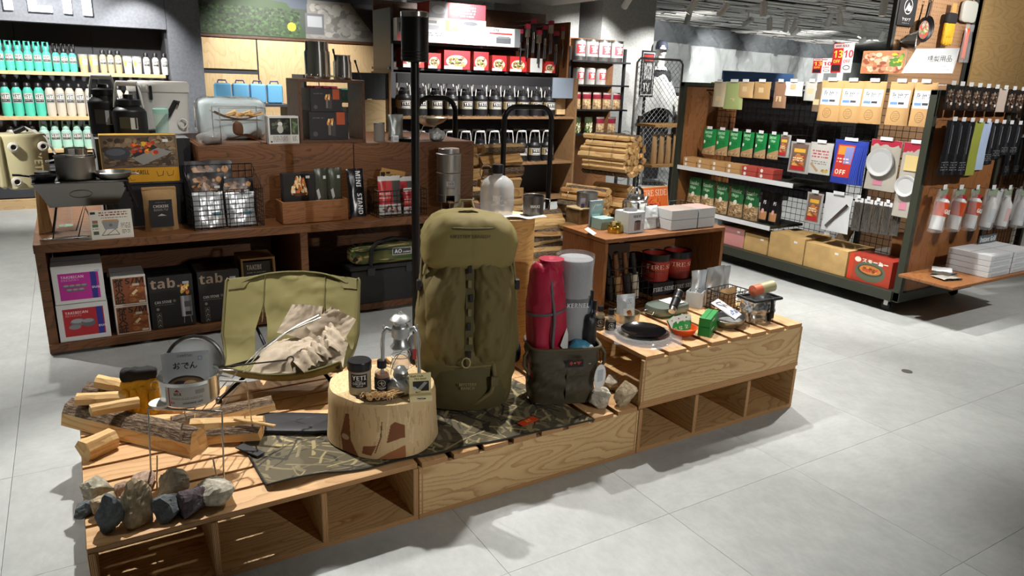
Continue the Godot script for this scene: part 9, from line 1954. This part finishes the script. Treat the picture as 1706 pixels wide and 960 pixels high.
func far_goods() -> void:
	var cm := cloud("column_grey", C("aeb0ae"), C("a4a6a4"), 0.8, 0.05, 0.0, 0.5)
	for a in [[5.8, 0.95, -6.9], [6.95, 0.95, -6.65]]: wall("column", V(a[0], 1.3, a[2]), V(a[1], 2.6, 0.7), cm)
	var bm := struct("beam", V(5.0, 2.45, -6.0)); pb(bm, "beam_box", V(0.2, 0.06, 0), V(1.2, 0.18, 1.6), mat("beam_white", C("c9cac6"), 0.7), 0.004)
	var z := -5.95; var x0 := 5.75; var x1 := 6.72; var bk: StandardMaterial3D = mats.plinth_black
	var o := thing("black_shelf_unit", "black wire shelf unit with brown back against the column", "shelf unit", V((x0 + x1) / 2, 0, z - 0.15)); pb(o, "back_panel", V(0, 1.0, -0.2), V(x1 - x0, 2.05, 0.02), redbrown(), 0.002, 1)
	for x in [-0.49, 0.42]: pb(o, "upright", V(x, 0.95, 0.12), V(0.035, 1.9, 0.035), bk, 0.002)
	for y in [1.72, 1.42, 1.1, 0.78]: pb(o, "shelf_board", V(0, y, 0), V(x1 - x0, 0.022, 0.36), bk, 0.001)
	var ci := Pic.new(128, 96, C("a9aaab")); ci.rect(20, 20, 88, 60, C("c2444a")); ci.strokes([[1, 2, 9, 2], [5, 0, 5, 9], [2, 5, 8, 8], [8, 4, 2, 9], [3, 3, 4, 5]], 30, 24, 50, 7, C("e6e2dc")); ci.rect(84, 22, 20, 54, C("2a2628"))
	var cmt := tmat("can_label", ci.tex(), 0.4)
	for k in 7:
		var big := k < 4; var r := 0.099 if big else 0.075; var h := 0.26 if big else 0.2
		var c := thing("charcoal_can", ["large silver can with red label on the top black shelf", "small pale can with red label on the second black shelf"][0 if big else 1], "can", V(5.9 + k * 0.21, 1.7315, z - 0.08) if big else V(5.92 + (k - 4) * 0.18, 1.4315, z - 0.06), 0.2, "large silver cans" if big else "small pale cans"); add(c, "can_body", N().lathe([W(0, 0), W(r, 0), W(r, h), W(r * 0.94, h + 0.006), W(0, h + 0.006)], 28), mats.satin_aluminium if big else mat("can_pale", C("b9b6ae"), 0.5)); add(c, "can_label", N().lathe([W(r + 0.001, h * 0.2), W(r + 0.001, h * 0.9)], 16, -1.4, 1.4), cmt)
		add(c, "rim_ring", N().tube(range(20).map(func(q): return V(r * sin(q * TAU / 20), h, r * cos(q * TAU / 20))), 0.004, 5, true), steel())
	var ni := Pic.new(80, 100, C("7d2230")); ni.rect(0, 40, 80, 60, C("b39a78")); ni.speckle(0, 40, 80, 100, [C("d0b890"), C("8a6a48"), C("c4a878")], 7, 60, 3); ni.rect(0, 0, 80, 12, C("b8a8a0"))
	var gi := Pic.new(80, 100, C("3c4a2c")); gi.speckle(0, 30, 80, 100, [C("cfc9a8"), C("6f8a4a"), C("e3dfc8")], 8, 60, 3)
	var nm := tmat("nut_bag", ni.tex(), 0.35); var gm := tmat("herb_bag", gi.tex(), 0.35)
	for k in 9: pouch("snack_bag", ["red wood-chip bag on the third black shelf", "green and white bag on the lowest black shelf", "dark blue wood-chip bag on the lowest black shelf"][0 if k < 5 else (1 if k == 5 else 2)], V(5.88 + k * 0.17, 1.1115, z - 0.02) if k < 5 else V(5.9 + (k - 5) * 0.2, 0.7915, z - 0.02), 0.15, 0.22, 0.07, nm if k < 5 or k > 6 else gm, mats.pack_back, 0.1, 0.0, "bags on the black shelf", 0.1, 0.004, "bag")
	var sp := Pic.new(100, 160, C("17181a")); sp.rect(6, 4, 88, 152, C("b9bbbd")).rect(10, 8, 80, 144, C("17181a")).text("WOOD", 20, 40, 60, C("c9cbcd"), false, true, 60.0).text("TV", 22, 112, 30, C("c9cbcd")).rect(14, 12, 70, 22, C("a5302f"))
	var sg := thing("black_poster", "black framed poster with white lettering behind the cans", "poster", V(6.85, 1.38, -5.72)); pb(sg, "poster_post", V(0, -0.69, -0.02), V(0.03, 1.38, 0.02), bk, 0.0); pb(sg, "poster_board", V(0, 0.21, 0), V(0.24, 0.6, 0.015), bk, 0.002); print_on(sg, "poster_print", V(0, 0.21, 0.0082), 0.23, 0.58, tmat("wood_poster", sp.tex(), 0.5))
	var mq := thing("mannequin", "white mannequin in dark cap and sheer grey poncho", "mannequin", V(7.5, 0, -6.2), -0.5)
	var wm := mat("mannequin_white", C("dcdad6"), 0.5)
	add(mq, "head", blob_g(V(0.075, 0.115, 0.095), 1.0, 1.0), wm).position = V(0, 1.83, 0); add(mq, "neck", N().lathe([W(0.11, 1.66), W(0.06, 1.72), W(0.052, 1.86)], 20), wm)
	var tg := N(); tg.lathe([W(0.1, 0.1), W(0.16, 0.9), W(0.13, 1.15), W(0.19, 1.5), W(0.16, 1.64), W(0.06, 1.7)], 28); for i in tg.v.size(): tg.v[i].z *= 0.6
	add(mq, "torso", tg, mat("dark_cloth", C("24262b"), 0.8)); pb(mq, "base_plate", V(0, 0.01, 0), V(0.4, 0.02, 0.4), steel(), 0.003)
	add(mq, "poncho", N().patch(40, 14, func(s, t):
		var a: float = s * TAU; var k: float = lerpf(0.36 + 0.03 * sin(a * 6), 0.09, pow(t, 1.5)); return V(sin(a) * k, lerpf(1.0 + 0.14 * cos(a * 2.0), 1.7, t), cos(a) * k * 0.62)), cloud("poncho_grey", C("c3c6c4"), C("b3b6b4"), 0.7, 0.03, 0.0, 0.4))
	add(mq, "cap", N().lathe([W(0.086, 1.94), W(0.09, 1.97), W(0.075, 2.04), W(0.03, 2.07), W(0, 2.072)], 24), mats.cap_navy); add(mq, "cap_peak", N().patch(10, 4, func(s, t):
		var a: float = (s - 0.5) * 2.4; var k := 0.088 + 0.065 * float(t) * cos(a); return V(sin(a) * k, 1.945 - 0.012 * t, cos(a) * k)), mats.cap_navy)
	for k in 3: pb(mq, "hang_tag", V(0.26 + 0.05 * k, 1.2 - 0.1 * k, 0.2), V(0.08, 0.22, 0.003), mats.tag_white, 0.001)
	for k in 6:
		var hgm := thing("hanging_garment", "%s garment hanging behind the mannequin" % ["black", "dark grey", "white", "navy", "pale grey", "charcoal"][k], "clothing", V(8.0 + k * 0.13, 0.5, -7.0), 0.9); add(hgm, "cloth_body", blob_g(V(0.24, 0.42, 0.035), 0.3, 0.5, 0.01, k * 30.0), mat("garment_%d" % k, [C("18181a"), C("3c3d40"), C("c9c9c6"), C("232a3a"), C("9a9c9c"), C("2c2c2e")][k], 0.85)); add(hgm, "hanger_hook", N().tube([V(0, 0.84, 0), V(0, 0.9, 0), V(0.02, 0.93, 0), V(0.035, 0.91, 0)], 0.003, 5), steel())
	var rl := thing("clothes_rail", "steel clothes rail holding the garments behind the mannequin", "rail", V(8.32, 0, -7.0)); add(rl, "rail_tube", N().tube([V(-0.55, 0, 0), V(-0.55, 1.42, 0), V(0.55, 1.42, 0), V(0.55, 0, 0)], 0.014, 8), steel()); for s in [-1, 1]: pb(rl, "foot_bar", V(0.55 * s, 0.012, 0), V(0.04, 0.024, 0.4), steel(), 0.003)
	var A := V(8.3, 0, -8.1); var B := V(20.5, 0, -11.4); var df := (B - A)
	var sh := thing("plastic_sheeting", "translucent grey plastic sheeting hung across the hall's end", "sheeting", A)
	var fm := func(y0: float, y1: float, s: float, t: float, am: float) -> Vector3:
		var p := df * s; var nn := V(-df.z, 0, df.x).normalized(); return p + V(0, lerpf(y0, y1, t), 0) + nn * am * (n2(s * 900.0 + y0 * 100 + t * 40.0, t * 30.0) + 0.6 * n2(s * 3600.0 + t * 120.0, t * 20.0 + 30))
	add(sh, "lower_sheet", N().patch(160, 16, func(s, t): return fm.call(0.9, 2.2, s, t, 0.14)), cloud("sheet_pale", C("aeb4b4"), C("a2a8a8"), 0.35, 0.02, 0.0, 2.0)); add(sh, "upper_sheet", N().patch(160, 10, func(s, t): return fm.call(2.17, 2.56, s, t, 0.1) + V(0.05, 0, -0.1)), cloud("sheet_dark", C("747a7e"), C("6a7074"), 0.4, 0.02, 0.0, 2.0))
	for k in 7: pb(sh, "support_post", df * (k / 6.0) + V(0, 1.3, -0.35), V(0.05, 2.6, 0.05), steel(), 0.0)
	var lw := thing("blue_mountain_banner", "blue mountain photo banner behind the gondola's top rail", "banner", V(8.9, 0, -5.6)); pb(lw, "banner_board", V(0, 0.85, 0), V(1.5, 1.66, 0.03), mat("banner_blue", C("3c5f8f"), 0.6), 0.002); pb(lw, "banner_foot", V(0, 0.02, 0), V(0.8, 0.03, 0.3), steel(), 0.003)
	var gb := thing("dark_display", "black and lime display case behind the gondola's far end", "display case", V(7.6, 0, -4.6)); pb(gb, "case_body", V(0, 0.68, 0), V(1.6, 1.36, 0.4), bk, 0.004); pb(gb, "lime_header", V(-0.4, 1.44, 0.1), V(0.7, 0.14, 0.1), mat("lime_card", C("8ea63a"), 0.6), 0.002)

func right_wall() -> void:
	var z := -2.0
	var pw := struct("wall_pegboard", V(6.95, 0, z)); var tan := wood("peg_tan", C("a5805e"), C("98744f"), 0.8, 2.0, 810.0); pb(pw, "backing_board", V(0, 1.3, -0.02), V(1.2, 2.6, 0.02), tan, 0.0); for s in [-1, 1]: pb(pw, "steel_upright", V(s * 0.62, 1.3, 0.01), V(0.045, 2.6, 0.04), mats.post_dark, 0.002)
	var hg := N()   # drilled sheet: strips and bridges around real square holes
	for i in 35:
		var x0 := -0.6 if i == 0 else -0.561 + (i - 1) * 0.034 + 0.007
		var x1 := 0.6 if i == 34 else -0.561 + i * 0.034
		hg.box(V((x0 + x1) / 2, 1.3, 0.004), V(x1 - x0, 2.6, 0.012), 0.0)
		if i < 34:
			for j in 23:
				var y0 := 0.0 if j == 0 else 1.6 + (j - 1) * 0.034 + 0.007
				var y1 := 2.6 if j == 22 else 1.6 + j * 0.034
				hg.box(V(x1 + 0.0035, (y0 + y1) / 2, 0.004), V(0.007, y1 - y0, 0.012), 0.0)
	add(pw, "peg_sheet", hg, tan)
	var ww := struct("wall_plywood", V(9.6, 0, z - 0.02)); for k in 4: pb(ww, "ply_panel", V(-1.4 + k * 0.9, 1.3, 0), V(0.896, 2.6, 0.03), wood("ply_wall", C("a98a58"), C("927344"), 0.7, 2.0, 900.0, 0.1), 0.002, 0, W(0.2 * k, 0.1 * k)); pb(ww, "dark_gap", V(-1.9, 1.3, 0), V(0.06, 2.6, 0.02), mats.post_dark, 0.0)
	var P := func(u: float, v: float) -> Vector3: return gz(u, v, z + 0.02)
	var lp := Pic.new(120, 120, C("141315")); for k in 60: lp.disc(62 + cos(k * TAU / 60) * 27, 50 + sin(k * TAU / 60) * 27, 2, 2, C("e6e6e2"))
	lp.poly([W(40, 66), W(62, 34), W(74, 50), W(80, 44), W(86, 66)], C("e6e6e2")).poly([W(48, 72), W(56, 58), W(64, 72)], C("141315")); lp.strokes([[1, 3, 9, 3], [2, 0, 5, 9], [7, 3, 5, 6]], 32, 90, 14, 2.4, C("e6e6e2")); lp.strokes([[2, 3, 8, 3, 6, 8], [4, 1, 5, 9]], 47, 92, 12, 2.4, C("e6e6e2")); lp.strokes([[1, 2, 4, 4], [1, 9, 9, 3]], 60, 90, 14, 2.4, C("e6e6e2")); lp.strokes([[1, 3, 8, 3, 4, 9], [9, 1, 9.5, 2]], 75, 90, 14, 2.4, C("e6e6e2")); lp.scribble(36, 110, 50, 1, 5, C("b9b9b5"))
	var a: Vector3 = P.call(1505, 42)
	var sg := thing("camp_sign", "square black sign with white mountain roundel on the pegboard", "sign", a + V(0, 0, 0.01)); pb(sg, "sign_board", V(0, 0.13, 0), V(0.26, 0.27, 0.012), mat("sign_black", C("141315"), 0.6), 0.001); print_on(sg, "roundel_print", V(0, 0.13, 0.0066), 0.255, 0.265, tmat("camp_sign", lp.tex(), 0.6))
	var blk: StandardMaterial3D = mats.iron_black
	a = P.call(1530, 50)
	var pi := Pic.new(80, 80, C("7a5a4a")); pi.speckle(0, 0, 80, 80, [C("b8443a"), C("c9a58a"), C("6f8a3c"), C("8a8478")], 10, 40, 3)
	for k in 2:
		var pan := thing("frying_pan", ["black frying pan with food card hanging on the pegboard", "second black pan hanging behind the food-card pan"][k], "pan", a + V(0.09 * k, 0.02 * k, 0.05 - 0.035 * k)); var g := N(); g.t = Transform3D(Basis(Vector3.RIGHT, PI / 2), Vector3.ZERO); g.lathe([W(0, -0.012), W(0.085, -0.012), W(0.105, 0.012), W(0.1, 0.012), W(0.08, -0.006), W(0, -0.006)], 32); add(pan, "pan_body", g, blk); add(pan, "handle", N().tube([V(0, 0.1, 0.0), V(0.01, 0.16, 0.0), V(0.015, 0.22, 0)], 0.011, 8), blk if k == 0 else mat("handle_brown", C("5c3a22"), 0.6)); add(pan, "hang_ring", N().tube(range(10).map(func(q): return V(0.017 + 0.014 * sin(q * TAU / 10), 0.235 + 0.014 * cos(q * TAU / 10), 0)), 0.003, 5, true), blk)
		if k == 0:
			var cg := N(); cg.t = Transform3D(Basis(Vector3.RIGHT, PI / 2), V(0, 0, 0.0)); cg.lathe([W(0.078, 0.0), W(0, 0.0)], 24)
			for q in cg.uv.size(): cg.uv[q] = W(cg.v[q].x, -cg.v[q].y) / 0.16 + W(0.5, 0.5)
			add(pan, "food_card", cg, tmat("pan_card", pi.tex(), 0.5))
	a = P.call(1568, 68)
	var gv := thing("work_glove", "pair of yellow work gloves with black cuffs on the pegboard", "gloves", a + V(0, 0, 0.05)); var ym := cloud("yellow_leather", C("e3ab1c"), C("c48a10"), 0.7, 0.02, 0.1, 0.1); add(gv, "palm", blob_g(V(0.075, 0.075, 0.025), 0.5, 0.7, 0.006, 2.0), ym).position = V(0, 0.02, 0)
	for k in 4: add(gv, "finger", blob_g(V(0.018, 0.05, 0.02), 0.7, 0.9), ym).position = V(-0.055 + 0.036 * k, -0.05 + 0.008 * absf(k - 1.5), 0)
	add(gv, "cuff", blob_g(V(0.08, 0.05, 0.03), 0.5, 0.6), mats.glove_black).position = V(0, 0.14, 0); pb(gv, "paper_tag", V(0.01, 0.27, 0.01), V(0.07, 0.1, 0.003), mats.tan_card, 0.001)
	a = P.call(1605, 38)
	var bg := thing("canvas_pouch", "pale grey canvas pouch hanging on the pegboard", "pouch", a + V(0, 0, 0.03)); add(bg, "pouch_body", blob_g(V(0.125, 0.095, 0.02), 0.35, 0.4, 0.005, 4.0), mat("canvas_pale", C("b5b4ac"), 0.8)); add(bg, "hang_loop", N().tube([V(-0.03, 0.18, 0), V(0, 0.22, 0), V(0.03, 0.18, 0)], 0.004, 5), blkm())
	a = P.call(1597, 104)
	var kn := thing("orange_saw", "orange folding saw in a clear pack on the pegboard", "saw", a + V(0, 0, 0.04)); pb(kn, "orange_sheath", V(-0.02, 0.17, 0), V(0.045, 0.27, 0.02), mats.orange_plastic, 0.006); pb(kn, "blade", V(0.03, 0.1, 0), V(0.03, 0.16, 0.006), steel(), 0.002); pb(kn, "grip", V(0.045, 0.23, 0), V(0.035, 0.1, 0.02), blkm(), 0.006); add(kn, "clear_pack", pouch_g(0.15, 0.34, 0.05, 0.1, 0.004, 3.0), clear("film", C("f4f6f8"), 0.16))
	a = P.call(1497, 70)
	var fl := thing("clamp_lamp", "round steel clamp lamp lit at the pegboard's foot", "lamp", a + V(0, 0, 0.12)); var lg := N(); lg.t = Transform3D(Basis(Vector3.UP, 0.5) * Basis(Vector3.RIGHT, PI / 2), Vector3.ZERO); lg.lathe([W(0.03, -0.09), W(0.05, -0.06), W(0.09, 0.03), W(0.095, 0.035), W(0.088, 0.03)], 28); add(fl, "reflector", lg, mats.polished_steel); add(fl, "clamp", N().tube([V(-0.02, -0.02, -0.08), V(-0.04, -0.1, -0.09), V(-0.03, -0.15, -0.07)], 0.012, 8), blkm())
	var bl := mat("lens_lit", Color.WHITE); var k2 := N(); k2.t = lg.t; k2.lathe([W(0.05, 0.0), W(0.03, 0.015), W(0, 0.02)], 20); add(fl, "bulb", k2, bl); var om := OmniLight3D.new(); om.name = "bulb_light"; fl.add_child(om); om.position = Basis(Vector3.UP, 0.5) * V(0, 0, 0.06); om.light_energy = 0.12; om.light_size = 0.04; om.omni_range = 20.0; om.shadow_enabled = true
	var fx := thing("mesh_fixture", "black mesh fixture hung with packs beyond the gondola", "fixture", V(6.5, 0, -1.0)); var g3 := N(); for k in 26: g3.bar(V(-0.62 + k * 0.05, 0.2, 0), V(-0.62 + k * 0.05, 1.5, 0), 0.0022, 4)
	for k in 27: g3.bar(V(-0.62, 0.2 + k * 0.05, 0.003), V(0.63, 0.2 + k * 0.05, 0.003), 0.0022, 4)
	add(fx, "mesh_panel", g3, mats.wire_black); for x in [-0.64, 0.65]: pb(fx, "post", V(x, 0.76, 0), V(0.04, 1.52, 0.04), olive_steel(), 0.002)
	pb(fx, "back_board", V(0, 0.8, -0.06), V(1.25, 1.4, 0.02), redbrown(), 0.001, 1)
	for j in 3:
		for k in 7:
			var h: float = [0.22, 0.3, 0.26][j]; var o := pouch("carded_pack", "%s carded pack on the mesh fixture's %s row" % [["dark", "black", "white"][j], ["top", "middle", "low"][j]], V(5.98 + k * 0.15, [1.24, 0.86, 0.48][j], -0.9), 0.1, h, 0.03, [mats.knife_card, mats.tool_card, mats.canister_white][j], mats.pack_back, 0.0, 0.0, "packs on the mesh fixture's %s row" % ["top", "middle", "low"][j], 0.1, 0.004, "pack"); pb(o, "price_tab", V(0, h + 0.008, 0.012), V(0.04, 0.024, 0.002), mats.rail_white, 0.0005); add(o, "hook_wire", N().bar(V(0, h - 0.006, 0.012), V(0, h - 0.006, -0.1), 0.002, 5), steel())
